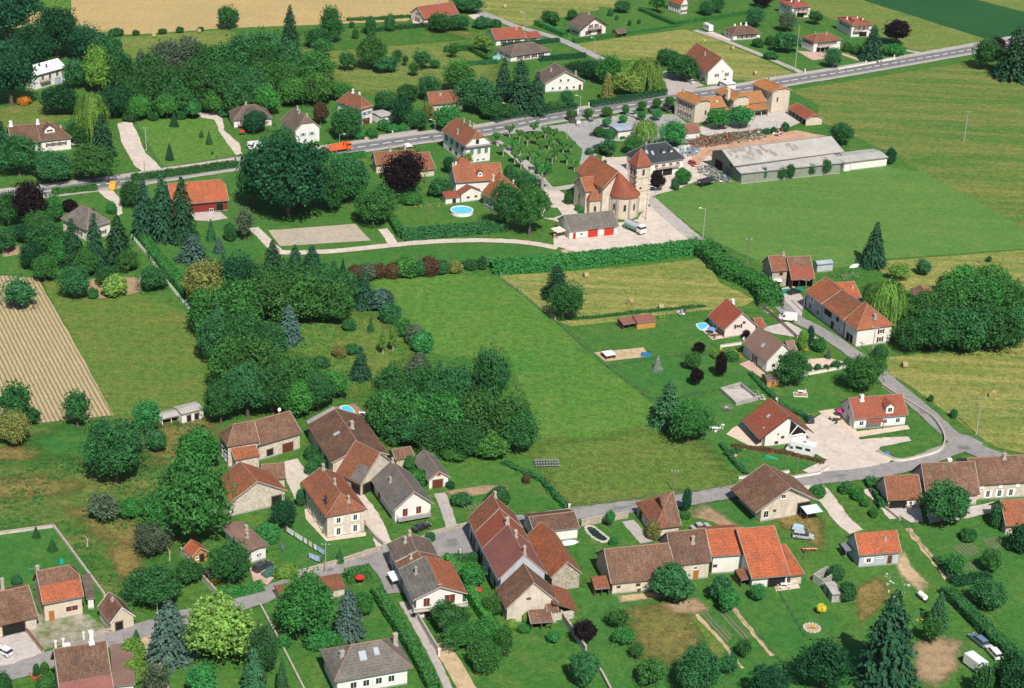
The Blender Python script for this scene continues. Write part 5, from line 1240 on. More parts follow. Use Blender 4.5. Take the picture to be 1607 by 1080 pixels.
H = house('farmhouse', 'stone house with broad brown roof cut by the right edge', (1532.5,760.5),(1645,753.5),12.5,4.3,(1520,719), roof='brown', wall='pstone', ov=.5, chim=[(.5,.45,1.3,.7)], op=S('F', 3,.5,1.0,1.8, 's', 'w', .1,.6) + [('F', .08,2.9,1.0,1.0, 'c', 'w'),('F', .35,2.9,1.0,1.0, 'c', 'w'),('F', .6,2.9,1.0,1.0, 'c', 'w')])
house('outhouse', 'outbuilding with orange tiled roof cut by the right edge below the stone house', (1579,825.5),(1645,822),9.5,2.6,(1568,785), roof='orange2', wall='pstone', cat='outbuilding')
H = house('house', 'small pale blue house with an orange red roof in the lower right garden', (1348.5,871.5),(1415,866),(1326,843),3.3,(1337,837), roof='orange', wall='bluegrey_or_shade', ov=.4, ridge=None, chim=[(.68,.3,.5,.3)], op=[('F', .24,1.0,1.1,1.2, 's', 'w'),('F', .52,1.9,1.4,.4, 'w'),('F', .78,.4,1.0,2.0, 'd', 'b')])
canopy(H, 'L', .3,2.5,3.2,1.8,.3, METAL, 'lean_to', True)
# -- lower right row
H = house('barn', 'long stone barn with an old brown roof behind the leafy tree', (959,915.5),(1062,905),(934,868),3.0,(950,861.5), roof='brown', wall='beige', cat='barn', ov=.4, gv=.5, op=[('F', .1,1.4,.5,.4, 'o'),('F', .42,1.4,.6,.5, 'o'),('F', .44,.0,.8,.9, 'c', 'b')])
H = house('house', 'stone house with brown roof and chimney between long barn and orange roofs', (1056,887),(1117,880.5),(1030,848),4.3,(1045,835.5), roof='brown2', wall='beige', ov=.4, chim=[(.6,.3,1.5,.6, VERGE)], op=[('F', .65,.1,1.1,2.2, 'd', 'o'),('F', .62,2.4,.8,.8, 'w'),('F', .3,1.4,.4,.4, 'o')])
H = house('house', 'white walled house with large orange roof at the end of the lower row', (1118,873),(1176,869),12,4.6,(1118,830.5), roof='orange', wall='white', ov=.4, chim=[(.99,.4,.9,.7)], op=[('F', .08,1.6,.6,.5, 'o')])
house('house', '', (1180,908),(1240,902.5),16.5,2.9,(1190,827), ro=.66, roof='orange', wall='white', root=H.root, op=[('F', .7,.05,3.6,2.3, 'o')])
house('house', '', (1240.5,903.5),(1263,900.5),11,2.8,(1242,852), ro=.9, roof='orange', wall='pstone', root=H.root, ridge=None)
house('shed', 'lean-to shed with red brown roof at the left end of the long barn', (933,924),(957.5,922),3.4,2.1, hr=3.0, ro=.95, roof='rust', wall='wood', open_f=True, ov=.2, gv=.1, ridge=None, verge=None, cat='shed')
house('shed', 'small lean-to with rusty roof against the white wall', (1163,910),(1178,907),3.0,2.0, hr=2.8, ro=.95, roof='rust', wall='wood', open_f=True, ov=.1, gv=.1, ridge=None, verge=None, cat='shed')
H = house('garage', 'garage with brown and orange roof between the lane and the pond', (1027,829.5),(1069.3,824.3),(996,789),3.0,(1050,773), hip=(1,0), roof='rust', wall='beige', cat='garage', op=[('L', .5,.8,.8,1.3, 'w'),('L', .2,.3,1.2,1.9, 'o')], ov=.5, patch=[('F', .45,1,0,1, 'brown')])
# -- terrace of houses in the lower middle
P3 = house('house', 'dusky pink roofed house in the lower terrace row with a shaded blue wall', (757,861),(782,909.5),(860.6,903.5),5.0,(824.4,873.5), roof='pinkred', wall='bluegrey_or_shade', gv=.1, chim=[(.95,.52,1.6,.6),(.35,.55,1.3,.7)], op=S('F', 3,3.0,1.0,1.3, 's', 'w') + S('F', 2,.2,1.1,2.0, 'o'))  # shade of this side is put into the bluish wall colour, whole terrace
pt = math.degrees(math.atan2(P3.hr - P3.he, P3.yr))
house('house', 'red roofed house in the middle of the lower terrace row', (745.6,835.5),(756.7,860.3), P3.w, 5.0, pitch=pt, roof='red', wall='bluegrey_or_shade', gv=.05, chim=[(.95,.5,1.2,.8)], op=S('F', 2,3.0,1.0,1.3, 's', 'w') + S('F', 2,.2,1.1,2.0, 'o'))
house('house', 'brown roofed house at the upper end of the lower terrace row', (733.8,812.6),(745.4,835), P3.w, 5.0, pitch=pt, roof='rust', wall='bluegrey_or_shade', gv=.05, chim=[(.1,.55,1.2,.6)], op=S('F', 2,3.0,1.0,1.3, 's', 'w') + S('F', 2,.2,1.1,2.0, 'o'))
H = house('house', 'pale gabled house with brown roof at the lower end of the terrace row', (778.6,924.5),(794.5,955.5),(879,948),3.7,(837,912), roof='brown', wall='beige', gv=.3, ov=.3, op=[('R', .42,.9,1.6,.8, 'w'),('R', .42,5.0,.6,.3, 'o'),('F', .3,.9,1.0,1.3, 's', 'w')])
house('house', '', (907.5,958.5),(890,925),5.5,2.0, hr=4.4, ro=.97, roof='rust', wall='pstone', root=H.root, ridge=None, verge=None, open_f=True)
house('house', '', (859,960),(877,958.5),3.4,2.9, hr=4.0, ro=.97, roof='brown', wall='pstone', root=H.root, ridge=None, ov=.1)
house('shed', 'small brown roofed porch shed against the pale gable', (833,977.5),(868,975),3.4,2.1, hr=3.1, ro=.9, roof='brown', wall='wood', cat='shed', ov=.15, gv=.2, open_f=True, ridge=None)
H = house('barn', 'barn with a long orange roof and rough stone gable beside the terrace row', (824.4,842.5),(864.8,906.5),(915,901.5),3.6,(893.6,886), roof='orange2', wall='stone', cat='barn', ov=.4, gv=.4, ridge=None)
house('outhouse', 'white walled outhouse with long brown roof along the village lane', (838,836),(910,827.5),8,3.0,(903,802.5), roof='brown2', wall='white', cat='outhouse', ov=.3)
# -- white gabled row
J = house('house', 'white gabled house with grey and red roof slopes and brown shutters', (626,893),(648.3,942),(737.5,939.5),4.9,(688.3,914.3), roof='grey', wall='white', ov=.8, gv=.5, patch=[('B', 0,1,0,1, 'orange2')], chim=[(.35,.22,1.5,.5, GREYC)],
          op=[('R', .5,6.6,.8,.9, 'c', 'b'),('R', .22,2.6,1.3,2.1, 'c', 'b'),('R', .72,3.0,2.2,1.9, 'c', 'b'),('R', .3,.1,2.0,1.8, 'o')] + S('F', 3,3.0,1.0,1.2, 's', 'w') + [('F', .9,.1,.9,2.0, 'o')])
balcony(J, 'R', .5,2.5,11.0,1.2, WHITE)
pj = math.degrees(math.atan2(J.hr - J.he, J.yr)) 
house('house', 'narrow brown roofed slice between the two larger roofs of the white row', (620.5,883),(626,893), J.w * .86,4.9, pitch=pj, roof='brown', wall='bluegrey_or_shade', gv=.03, chim=[(.5,.3,1.0,.5)], op=S('F', 1,3.0,1.0,1.2, 's', 'w'))  # side shade of the white row painted as a bluish wall
house('house', 'brown roofed house at the upper end of the white row beside the asphalt square', (607.5,853.5),(620,881), J.w * .82,4.9, pitch=pj, roof='greybrown', wall='bluegrey_or_shade', hip=(.2,0), gv=.1, chim=[(.35,.35,1.2,.6),(.1,.5,1.0,.6)], op=S('F', 2,3.0,1.0,1.2, 's', 'w') + [('F', .6,.1,1.1,2.1, 'd', 'b')])
# -- farm cluster
K1 = house('farmhouse', 'large brown roofed farmhouse with one rooflight below the copse', (481,664),(520.7,726.5),13.5,4.2,(562,695), roof='brown2', wall='beige', ov=.4, sky=[(.52,.3,1.0,1.6)], chim=[(.5,.58,1.6,.9, VERGE)], op=[('R', .4,1.0,1.0,1.3, 'w')])
q = MB()
for i in range(14): q.box((.25,.3 + i * (K1.yr - .2) / 14, K1.he + (K1.hr - K1.he) * (i + .5) / 14.5 - .05),(.9,.55,.5), rz=.1 * (i % 3))
link('stepped_verge', q.mesh('stepped_verge', GREYC), K1.roof)
H = house('barn', 'low brown roofed barn between the farmhouse and the grey gabled house', (527,741),(566,760.5),12,3.3,(598,711), roof='rust', wall='pstone', cat='barn', ov=.3, patch=[('F', .55,1,0,.5, 'grey')], op=[('F', .8,.05,2.6,2.3, 'o'),('R', .2,.05,3.0,2.6, 'o')])
H = house('house', 'gabled house with weathered grey roof and two brown shuttered windows', (582.5,752.7),(617.5,801.5),(681.5,790.5),3.4,(649.5,770), roof='grey', wall='white', ov=.6, gv=.6, chim=[(.4,.25,1.2,.5, GREYC),(.05,.5,.9,.5)], op=[('R', .28,1.2,1.2,1.9, 'c', 'b'),('R', .66,1.3,1.2,1.8, 'c', 'b'),('F', .25,.1,1.3,2.1, 'c', 'b')])
balcony(H, 'R', .5,.9,7.5,1.3, GREYC, GREYC)
H = house('barn', 'small barn with grey roof and brown double door below the copse', (648,720),(672,754),(707,749),2.6,(689.5,739.3), roof='grey', wall='white', cat='barn', ov=.4, gv=.4, op=[('R', .45,.05,2.4,2.2, 'g', 'b'),('R', .5,3.0,.9,.9, 'c', 'r')])
house('outhouse', 'tiny outhouse with brown roof between farmhouse and small grey barn', (621,721.5),(650.5,716),5,2.4,(647,700), roof='brown', wall='pstone', cat='outhouse', ov=.2)
H = house('house', 'tall beige house with hipped brown orange roof and two white terraces', (472,756.5),(511,811.5),(578,801.5),5.6,(508,738), hip=(0,1), hk=.8, roof='rust', wall='beige', ov=.5, patch=[('F', 0,1,0,.2, 'orange2'),('B', 0,.85,0,.25, 'orange2')], chim=[(.75,.16,1.6,.4, DKMETAL),(.5,.52,1.2,.5),(.88,.62,1.3,.5),(.08,.5,1.2,.6)],
          op=[('R', .3,3.3,1.0,1.4, 's', 'w'),('R', .75,3.3,1.0,1.4, 's', 'w'),('R', .3,.4,1.0,1.8, 's', 'w'),('R', .75,.4,1.0,1.8, 's', 'w')] + S('F', 3,3.3,1.0,1.3, 's', 'w') + S('F', 3,.6,1.0,1.5, 's', 'w'))
K7 = house('farmhouse', 'stone farmhouse with hipped brown roof, blue windows and stepped tiles', (356,700.5),(407,692),(331,681.5),5.6,(375,664), hip=(1,0), hk=.8, roof='brown', wall='pstone', ov=.35, op=S('L', 2,3.4,1.0,1.4, 's', 'y') + S('L', 2,.8,1.0,1.5, 's', 'y'))
house('farmhouse', '', (369,722),(408,714.5),5.5,3.2, hr=5.9, ro=.97, roof='orange2', wall='pstone', ov=.2, gv=.2, root=K7.root, ridge=None)
b = house('farmhouse', '', (406,698.5),(474,679),11,4.3,(459,643.5), roof='brown', wall='pstone', ov=.45, root=K7.root, op=[('F', .26,.5,1.5,1.6, 'o'),('F', .7,.1,2.8,2.4, 'g', 'b')], dish=(.75,.5))
q = MB()
for i in range(12): t = (i + .5) / 12; q.box((.2, b.yr * t, b.he + (b.hr - b.he) * t - .1),(.7,.3,.35))
link('stepped_tiles', q.mesh('stepped_tiles', GREYC), b.roof)
H = house('barn', 'barn with sweeping orange roof and blank pale gable beside the largest tree', (330.7,760),(357.5,791.5),(460,780),3.4,(402,753), roof='orange2', wall='pstone', cat='barn', ov=.4, gv=.4, patch=[('F', 0,.75,.35,1, 'rust')], op=[('R', .85,.05,2.2,2.4, 'o')])
house('outhouse', 'small brown roofed outhouse behind the orange barn', (413,753),(449,750.5),6,2.5,(440,726.5), roof='brown', wall='pstone', cat='outhouse', ov=.2)
H = house('bungalow', 'low white bungalow with flat brown roof and cream chimneys beside the round dark tree', (347,827),(391,866.5),(434.7,866),3.2, pitch=9, roof='taupe', wall='white', ov=.7, gv=.5, ridge=None, chim=[(.35,.75,1.0,.6, VERGE),(.6,.45,1.0,.5, VERGE)], op=[('R', .45,1.0,.7,.9, 'w'),('R', .6,1.0,.7,.9, 'w'),('F', .4,1.0,1.0,1.2, 's')])
house('shed', 'honey coloured wooden garden hut with orange roof', (287,861),(301.4,874),(329,866.5),2.2,(311,856.5), roof='orange', wall='honey', cat='hut', ov=.3, gv=.4, ridge=None, op=[('R', .65,.05,.9,1.8, 'o'),('R', .3,.9,.7,.7, 'w')])
house('shed', 'narrow wooden shed behind the white wall left of the round dark tree', (319,893),(331,906),2.2,1.9, hr=2.3, roof='greybrown', wall='honey', cat='shed', ov=.1, gv=.1, ridge=None, verge=None)
H = house('outhouse', 'long low roof of mottled red tiles along the village lane', (441,940.5),(543,921),5.2,2.3,(500,905.5), ro=.9, roof='rust', wall='pstone', cat='outhouse', ov=.2, gv=.2)
H = house('house', 'white house with a large grey hipped roof cut by the lower edge', (524.5,1069),(648,1047),(496,1020.5),4.2,(546,1013), hip=(1,1), hk=.9, roof='grey', wall='white', ov=.8, gv=.8, chim=[(.18,.42,1.0,.8, GREYC),(.9,.6,2.4,.8, VERGE)], sky=[(.42,.3,1.4,1.6),(.6,.33,1.0,1.3)], op=S('F', 4,1.2,1.3,1.5, 's', 'w'))
# -- lower left
H = house('farmhouse', 'farmhouse with upper brown and lower orange roof tiles at the lower left', (67.2,947.8),(131.4,935),(42,912),4.6,(54,897), hip=(0,.35), roof='brown', wall='cream', ov=.5, gv=.3, patch=[('F', 0,1,0,.52, 'orange')], op=[('F', .18,.1,1.0,2.2, 'd', 'o'),('F', .72,1.4,2.4,1.2, 'c', 'b')], chim=[(.06,.6,1.4,.6, VERGE)])
house('barn', 'barn with old brown roof and dark gateway at the left edge', (-40,990),(60,967),12.5,3.3,(20,924), roof='brown', wall='pstone', cat='barn', ov=.4, gv=.3, op=[('F', .62,.05,4.2,2.6, 'o')], chim=[(.6,.55,2.6,.6)])
house('shed', 'small stone hut with brown gabled roof beside the lane at lower left', (152.8,953),(173,978.3),(211,965.5),2.6,(192.5,954.3), roof='brown', wall='cream', cat='hut', ov=.25, gv=.3, op=[('R', .35,.05,1.4,2.1, 'o')], chim=[(.4,.42,.4,.4)], verge=WHITE)
house('outhouse', 'grey sheet roofed lean-to at the right end of the two toned farmhouse', (135,939.5),(149.5,937.5),7.5,2.7, hr=3.9, ro=.95, roof='greybrown', wall='white', cat='outhouse', ov=.2, ridge=None, verge=None)
H = house('house', 'pink house with brown roof and two white chimneys at the lower left edge', (97,1108),(180,1094),15,5.2,(110,1014.5), roof='brown2', wall='pink', ov=.6, gv=.6, chim=[(.28,.72,1.3,1.2, WHITE),(.72,.5,2.4,.7, WHITE)], patch=[('F', 0,1,0,.4, 'pinkred')], op=[('L', .4,2.8,1.1,1.3, 's', 'w')])
house('house', '', (177,1076.5),(212.5,1073),(157.5,1013),3.1, hr=3.3, roof='taupe', wall='pink', root=H.root, ridge=None, verge=None, ov=.4)
house('shed', 'long low white shed with pale roof between pasture and copse', (285,650.5),(320,641.5),4.5,2.7, hr=3.1, roof='sheet', wall='white', cat='shed', ov=.1, gv=.1, ridge=None, verge=None, op=S('F', 2,.2,.9,1.7, 'o'))
house('shed', 'lower end of the long shed with open rabbit hutches', (254,658),(284.5,651),3.6,1.7, hr=2.1, roof='sheet', wall='white', cat='shed', ov=.2, gv=.1, ridge=None, verge=None, open_f=True)
house('shed', 'concrete shed with flat grey roof at the end of the lawn', (1306,933),(1323,931.5),(1288.5,914),2.1, hr=2.3, roof='sheet', wall='grey', cat='shed', ov=.1, gv=.1, ridge=None, verge=None, op=[('L', .5,.05,.9,1.6, 'd', 'b')])
house('shelter', 'small open animal shelter with red roof, left one of two', (978,509.3),(998.5,505.8),3.2,1.8, hr=2.4, ro=.85, roof='pinkred', wall='wood', cat='shelter', ov=.15, gv=.1, open_f=True, ridge=None, verge=None)
house('shed', 'small wooden shed with red roof, right one of two', (1000,506.8),(1030,503.3),3.8,2.1, hr=2.8, ro=.85, roof='pinkred', wall='honey', cat='shed', ov=.15, gv=.1, ridge=None, verge=None)
house('shelter', 'white topped animal hutch in the sandy pen', (951,559),(967,556.5),3.0,1.2, hr=1.35, roof='whitesheet', wall='wood', cat='hutch', ov=.1, gv=.1, ridge=None, verge=None, open_f=True)
# ------------------------------------------------------------------ trees, bushes and hedges of the village
T = tree
NTH = ['first', 'second', 'third', 'fourth', 'fifth', 'sixth', 'seventh', 'eighth', 'ninth', 'tenth', 'eleventh', 'twelfth']
def row(kind, leaf, items, what, where, group, cat='tree', name=None):
 """items in order from left to right; each label counts along the row"""
 n = len(items)
 for i, it in enumerate(items):
  cx, yt, yb, w = it[:4]; kd = it[4] if len(it) > 4 else kind; lf = it[5] if len(it) > 5 else leaf
  T(kd, lf, cx, yt, yb, w, '%s, %s from the left %s' % (what, NTH[i], where), cat, group, name)
# --- isolated and garden trees, top left
row('tall', 'deep', [(168,48,110,44),(236,84,158,46),(278,118,186,50),(322,70,128,44),(372,124,186,44),(410,66,140,40)], 'uneven deep green tree', 'among the left belt of trees', 'loose trees of the left belt')
row('wood', 'mid', [(218,150,192,36),(262,146,190,34),(330,140,182,40)], 'lighter green tree', 'at the foot of the left belt', 'lighter trees of the left belt')
row('bush', 'deep', [(205,172,192,24),(240,176,190,18),(284,172,188,18),(352,168,184,20),(392,186,204,18)], 'undergrowth bush', 'along the lower edge of the left belt', 'undergrowth of the left belt', 'bush')
row('wood', 'green', [(60,330,378,40),(98,372,424,40),(70,400,446,36),(135,390,440,34),(200,392,430,34)], 'garden tree', 'around the grey pyramid roof garden', 'trees of the left gardens')
row('wood', 'deep', [(470,250,330,52),(520,262,338,44)], 'dark tree', 'right of the huge dark tree', 'trees right of the huge dark tree')
row('open', 'green', [(505,60,92,34),(545,80,112,30),(600,68,92,18),(650,96,120,20),(712,66,92,20)], 'loose meadow tree', 'scattered in the upper meadow', 'scattered meadow trees')
T('big', 'dark', 8,-30,75,90, 'very tall dark tree cut by the upper left corner', group='trees at the left edge')
T('big', 'dark', 14,60,172,72, 'tall dark tree at the left edge left of the white roofed house', group='trees at the left edge')
row('big', 'dark', [(52,35,120,60),(88,8,95,70),(132,38,100,62)], 'big dark tree', 'behind the white roofed house', 'trees behind the white roofed house')
T('wood', 'deep', 118,92,142,44, 'dark tree touching the right end of the white metal roof')
T('broad', 'dark', 93,134,184,50, 'dark round tree in front of the white roofed house')
T('tall', 'light', 153,73,150,46, 'pale green tree right of the white roofed house')
T('wood', 'deep', 188,78,150,52, 'deep green tree between the pale tree and the grey pine')
T('cedar', 'grey', 222,76,135,34, 'grey green pine with a bare reddish trunk at the wood edge')
T('wood', 'grey', 262,62,125,52, 'greyish tree behind the belt of trees, left one')
T('tall', 'grey', 297,58,122,50, 'greyish tree with thin top beside the hay meadow')
row('big', 'deep', [(212,118,182,54),(250,100,180,66),(300,96,178,74),(350,98,174,74),(392,105,172,60)], 'broad deep green tree', 'in the belt above the fenced lawn', 'belt of trees above the lawn')
row('wood', 'deep', [(345,72,135,60),(382,52,128,66),(420,48,130,64),(452,62,130,46)], 'deep green tree', 'along the upper edge of the left wood', 'upper edge of the wood')
row('wood', 'green', [(410,98,160,56),(447,95,158,50),(492,80,135,62)], 'green tree', 'in the wood above the road houses', 'middle of the wood')
row('wood', 'mid', [(418,132,182,44),(460,120,170,56),(498,114,168,58)], 'olive tree', 'behind the two grey roofed houses', 'trees behind the grey roofed houses')
T('wood', 'dark', 180,135,190,52, 'dark tree at the top of the concrete drive')
T('willow', 'willow', 144,138,234,64, 'large weeping willow left of the concrete drive')
T('round', 'emerald', 302,156,189,26, 'small bright round tree above the fenced lawn', name='tree')
T('conifer', 'needle', 273,177,200,17, 'small dark fir at the top of the fenced lawn')
T('conifer', 'needle', 266,224,253,15, 'small dark fir low in the fenced lawn')
T('conifer', 'needle2', 328,205,228,12, 'slim young fir right in the fenced lawn')
T('bush', 'deep', 316,206,217,6, 'tiny shrub left of the slim young fir', 'bush')
T('bush', 'deep', 333,238,243,4, 'tiny shrub near the lower edge of the fenced lawn', 'bush')
T('spruce', 'needle', 161,176,250,46, 'dark spruce in front of the weeping willow')
T('wood', 'deep', 122,190,232,36, 'deep green tree behind the parked white car')
T('big', 'deep', 84,238,292,64, 'broad tree in front of the brown roofed villa, left one')
T('big', 'green', 146,228,290,66, 'broad tree in front of the brown roofed villa, right one')
T('wood', 'deep', 28,210,280,58, 'dark tree left in front of the brown roofed villa')
T('spruce', 'needle', 4,190,262,40, 'dark spruce at the left edge beside the villa')
T('bush', 'orange', 38,150,166,20, 'orange leaved bush on the grass below the white roofed house', 'bush')
T('tall', 'deep', 357,8,48,32, 'lone tree between wheat field and hay meadow')
row('bush', 'deep', [(182,45,57,24),(213,47,56,12),(255,45,54,14),(282,42,52,12),(315,42,50,10)], 'low field bush', 'between wheat and hay meadow', 'bushes on the field edge', 'bush')
T('spruce', 'needle', 455,7,74,34, 'dark brownish spruce below the wheat field')
T('tall', 'deep', 520,10,70,34, 'tall two headed tree below the wheat field')
T('wood', 'deep', 500,44,78,42, 'spreading tree at the foot of the tall two headed tree')
row('bush', 'deep', [(552,34,44,8),(558,44,62,10),(582,26,56,17),(612,22,50,16)], 'small garden tree', 'left of the long red roofed house', 'young trees in the upper garden')
T('big', 'green', 583,55,112,46, 'large round tree alone in the orchard meadow')
T('broad', 'deep', 606,88,116,34, 'lower companion of the large round orchard tree')
row('open', 'deep', [(624,77,97,18),(636,86,104,11),(662,78,110,32),(683,93,108,17)], 'old fruit tree', 'in the orchard meadow', 'fruit trees in the meadow')
T('wood', 'deep', 692,20,54,36, 'bushy tree in front of the long red roofed house')
T('broad', 'deep', 720,24,50,28, 'bushy tree at the right end of the long red roofed house')
T('broad', 'deep', 732,-6,22,48, 'deep green trees behind the long red roofed house')
row('bush', 'deep', [(756,26,46,26),(778,30,46,18)], 'garden tree', 'above the red roofed bungalow', 'trees above the bungalow')
T('open', 'light', 757,50,84,36, 'pale flowering tree in front of the red roofed bungalow')
T('big', 'mid', 720,92,150,52, 'broad mid green tree behind the stone house with two humps')
T('wood', 'deep', 674,118,160,40, 'deep green tree behind left of the hump roofed house')
T('broad', 'deep', 640,132,162,30, 'dark tree left of the hump roofed house')
T('wood', 'deep', 748,120,182,60, 'deep green tree right of the hump roofed house')
T('broad', 'deep', 778,160,190,46, 'dark trees on the road edge right of the gravel drive')
T('spruce', 'needle', 790,90,172,42, 'tall dark spruce, left of the dark trio beside the white chalet')
T('cedar', 'needle', 816,92,182,52, 'widest of the dark trio beside the white chalet')
T('spruce', 'needle', 842,112,184,40, 'spruce touching the white chalet, right of the dark trio')
T('wood', 'deep', 545,168,222,54, 'round dark tree in front of the red hipped house')
T('broad', 'russet', 503,160,198,24, 'copper tinted tree between the dark roof and the red hipped house')
T('wood', 'green', 535,133,158,46, 'leafy trees behind the red hipped house')
T('broad', 'deep', 605,142,178,32, 'dark tree behind the flat garage of the red hipped house')
row('bush', 'emerald', [(564,204,220,17),(583,201,219,19),(603,187,207,18),(617,195,211,18),(634,194,209,22)], 'clipped round bush', 'in the front garden of the red hipped house', 'round bushes by the red hipped house', 'bush')
T('wood', 'dark', 632,152,202,36, 'dark tree left in front of the hump roofed house')
T('wood', 'deep', 654,172,208,40, 'dark shrubbery by the road lamp')
T('broad', 'emerald', 703,165,209,40, 'bright leafy tree in front of the hump roofed house')
T('tall', 'olive', 672,160,195,20, 'brownish slim tree left of the bright leafy tree')
T('wood', 'dark', 400,172,212,42, 'dark tree between the brown hip roof and the blue white house')
T('wood', 'deep', 372,168,190,16, 'small tree left of the brown hip roof')
T('big', 'dark', 452,215,352,128, 'huge dark tree beside the gravel court')
T('wood', 'deep', 442,200,262,48, 'dark tree in front of the caravan and the grey roofs')
T('wood', 'deep', 398,240,330,50, 'dark tree left of the huge dark tree')
T('wood', 'deep', 545,245,325,68, 'dark tree between the huge dark tree and the purple beech')
T('big', 'purple', 634,237,318,64, 'large purple copper beech in front of the low red roofed house', bark=None)
T('big', 'green', 590,295,358,68, 'large round green tree right of the gravel court')
T('bush', 'green', 645,302,322,36, 'low spreading shrub below the purple beech', 'bush')
T('broad', 'deep', 690,280,312,34, 'dark shrub left of the farmhouse with the round pool', 'bush')
T('round', 'dark', 706,246,274,22, 'dark round tree between the red pyramid roof and the lawn')
T('open', 'light', 735,238,262,14, 'pale slim tree before the blue shuttered building')
T('bush', 'deep', 705,305,318,18, 'deep green bush against the wall by the round pool', 'bush')
T('big', 'deep', 796,284,368,48, 'left one of two dark trees beside the red doored garage')
T('big', 'green', 833,287,374,48, 'right one of two dark trees beside the red doored garage')
T('wood', 'deep', 822,268,305,44, 'bushy growth along the walk to the church')
T('bush', 'deep', 800,258,285,20, 'narrow bush at the corner of the farm and the walk', 'bush')
# --- church quarter, car park
row('round', 'green', [(897,172,191,17),(924,170,187,15),(953,167,186,18),(982,164,182,12),(1008,158,176,14),(1031,154,172,15),(1051,151,169,16)], 'small round street tree', 'between road and car park', 'street trees along the car park')
row('round', 'emerald', [(952,184,202,15),(978,180,196,14),(1007,174,191,14),(1031,170,191,16)], 'small round tree', 'inside the car park', 'trees inside the car park')
row('bush', 'deep', [(941,199,216,18),(957,203,219,18)], 'rounded shrub', 'beside the white kiosk building', 'shrubs by the kiosk', 'bush')
T('willow', 'willow', 1014,184,234,52, 'weeping willow behind the slate roofed house')
T('wood', 'green', 994,212,244,32, 'green tree left of the slate roofed house')
T('wood', 'emerald', 1058,188,234,38, 'leafy green tree right of the car park willow')
T('broad', 'deep', 956,218,247,26, 'dark shrubbery at the lower end of the car park')
row('bush', 'deep', [(925,232,244,13),(940,228,242,14)], 'small dark shrub', 'at the lower end of the car park', 'shrubs at the car park end', 'bush')
T('bush', 'deep', 949,251,259,7, 'tiny bush behind the church ridge', 'bush')
T('round', 'emerald', 1129,171,205,40, 'left clipped plane tree in the school yard', group='clipped trees of the school yard')
T('round', 'emerald', 1163,167,204,40, 'right clipped plane tree in the school yard', group='clipped trees of the school yard')
T('bush', 'deep', 1232,192,208,13, 'dark bush right of the scrap pile', 'bush')
row('bush', 'deep', [(1203,201,212,12),(1214,199,211,10)], 'low bush', 'behind the scrap pile', 'bushes behind the scrap', 'bush')
T('broad', 'deep', 1048,77,106,34, 'dark tree left behind the white farmhouse with the orange roof')
T('broad', 'deep', 1072,86,130,46, 'dark round tree in front of the white farmhouse with the orange roof')
T('tall', 'emerald', 955,86,136,36, 'bright tall tree left of the pale tree')
T('cone', 'olive', 953,114,162,23, 'narrow golden green conifer in the roadside garden')
T('broad', 'lime', 988,112,154,43, 'pale lime coloured tree in the roadside garden')
T('willow', 'willow', 1016,86,152,62, 'weeping willow behind the pale lime tree')
T('willow', 'willow', 990,90,140,46, 'smaller weeping tree between bright tree and willow')
row('wood', 'dark', [(902,96,128,34),(928,94,126,36)], 'dark hedge tree', 'right behind the white chalet', 'dark trees behind the chalet')
T('wood', 'deep', 890,141,173,24, 'dark bushy tree in the forecourt of the white chalet')
row('bush', 'green', [(868,160,176,22),(880,158,174,16)], 'low bush', 'along the road below the white chalet', 'bushes below the chalet', 'bush')
T('bush', 'emerald', 1131,127,136,8, 'tiny round bush at the gable of the white farmhouse', 'bush')
T('broad', 'deep', 864,17,42,26, 'dark tree left behind the grey roofed chalet')
T('broad', 'deep', 898,15,33,17, 'small dark tree right behind the grey roofed chalet')
T('broad', 'deep', 977,0,22,22, 'round dark tree at the top between two gardens')
row('bush', 'deep', [(958,14,26,10),(968,24,32,6),(988,32,41,6),(1003,30,38,6)], 'small fruit tree', 'in the garden right of the grey roofed chalet', 'young fruit trees in the garden', 'bush')
T('open', 'green', 1032,-14,22,28, 'thin green tree left of the white house at the top edge')
T('wood', 'deep', 1110,0,26,26, 'dark tree right of the white house at the top edge')
T('wood', 'deep', 1126,-8,22,24, 'dark tree beside the top house, right one')
T('wood', 'deep', 1186,10,45,27, 'dark tree behind the bungalow with brown hipped roof')
T('broad', 'purple', 1198,-12,14,30, 'purple tree at the top edge left of the red roofed villa')
T('wood', 'grey', 1237,16,52,28, 'grey green tree in front of the red roofed villa')
T('round', 'deep', 1280,17,40,22, 'dark round tree right of the red roofed villa')
T('broad', 'deep', 1234,51,85,38, 'broad dark tree left of the villa with brown hipped roof')
row('bush', 'deep', [(1190,60,75,18),(1209,57,72,18)], 'dark round bush', 'right of the brown hipped bungalow', 'bushes right of the bungalow', 'bush')
T('bush', 'deep', 1210,82,94,22, 'low hedge clump beside the straight lane', 'bush')
T('cedar', 'needle', 1369,39,97,38, 'dark cedar beside the red roofed box house')
T('round', 'purple', 1408,31,74,40, 'round purple plum tree near the main road')
T('bush', 'emerald', 1402,69,89,32, 'bright round bush below the purple plum tree', 'bush')
T('wood', 'deep', 1308,74,109,26, 'dark tree in front of the villa with brown hipped roof')
row('bush', 'green', [(1330,66,82,14),(1345,70,86,16)], 'garden shrub', 'between villa and cedar', 'shrubs beside the cedar', 'bush')
T('wood', 'deep', 1550,60,112,44, 'dark tree at the right end of the main road, left one')
T('broad', 'purple', 1566,58,85,24, 'purple tree among the dark trees at the road end')
T('cedar', 'needle', 1592,42,128,64, 'large dark conifer at the right edge of the photo')
T('big', 'deep', 1322,192,231,38, 'dark round tree behind the long warehouse')
T('bush', 'dark', 1398,232,258,17, 'dark bush at the right end of the long warehouse', 'bush')
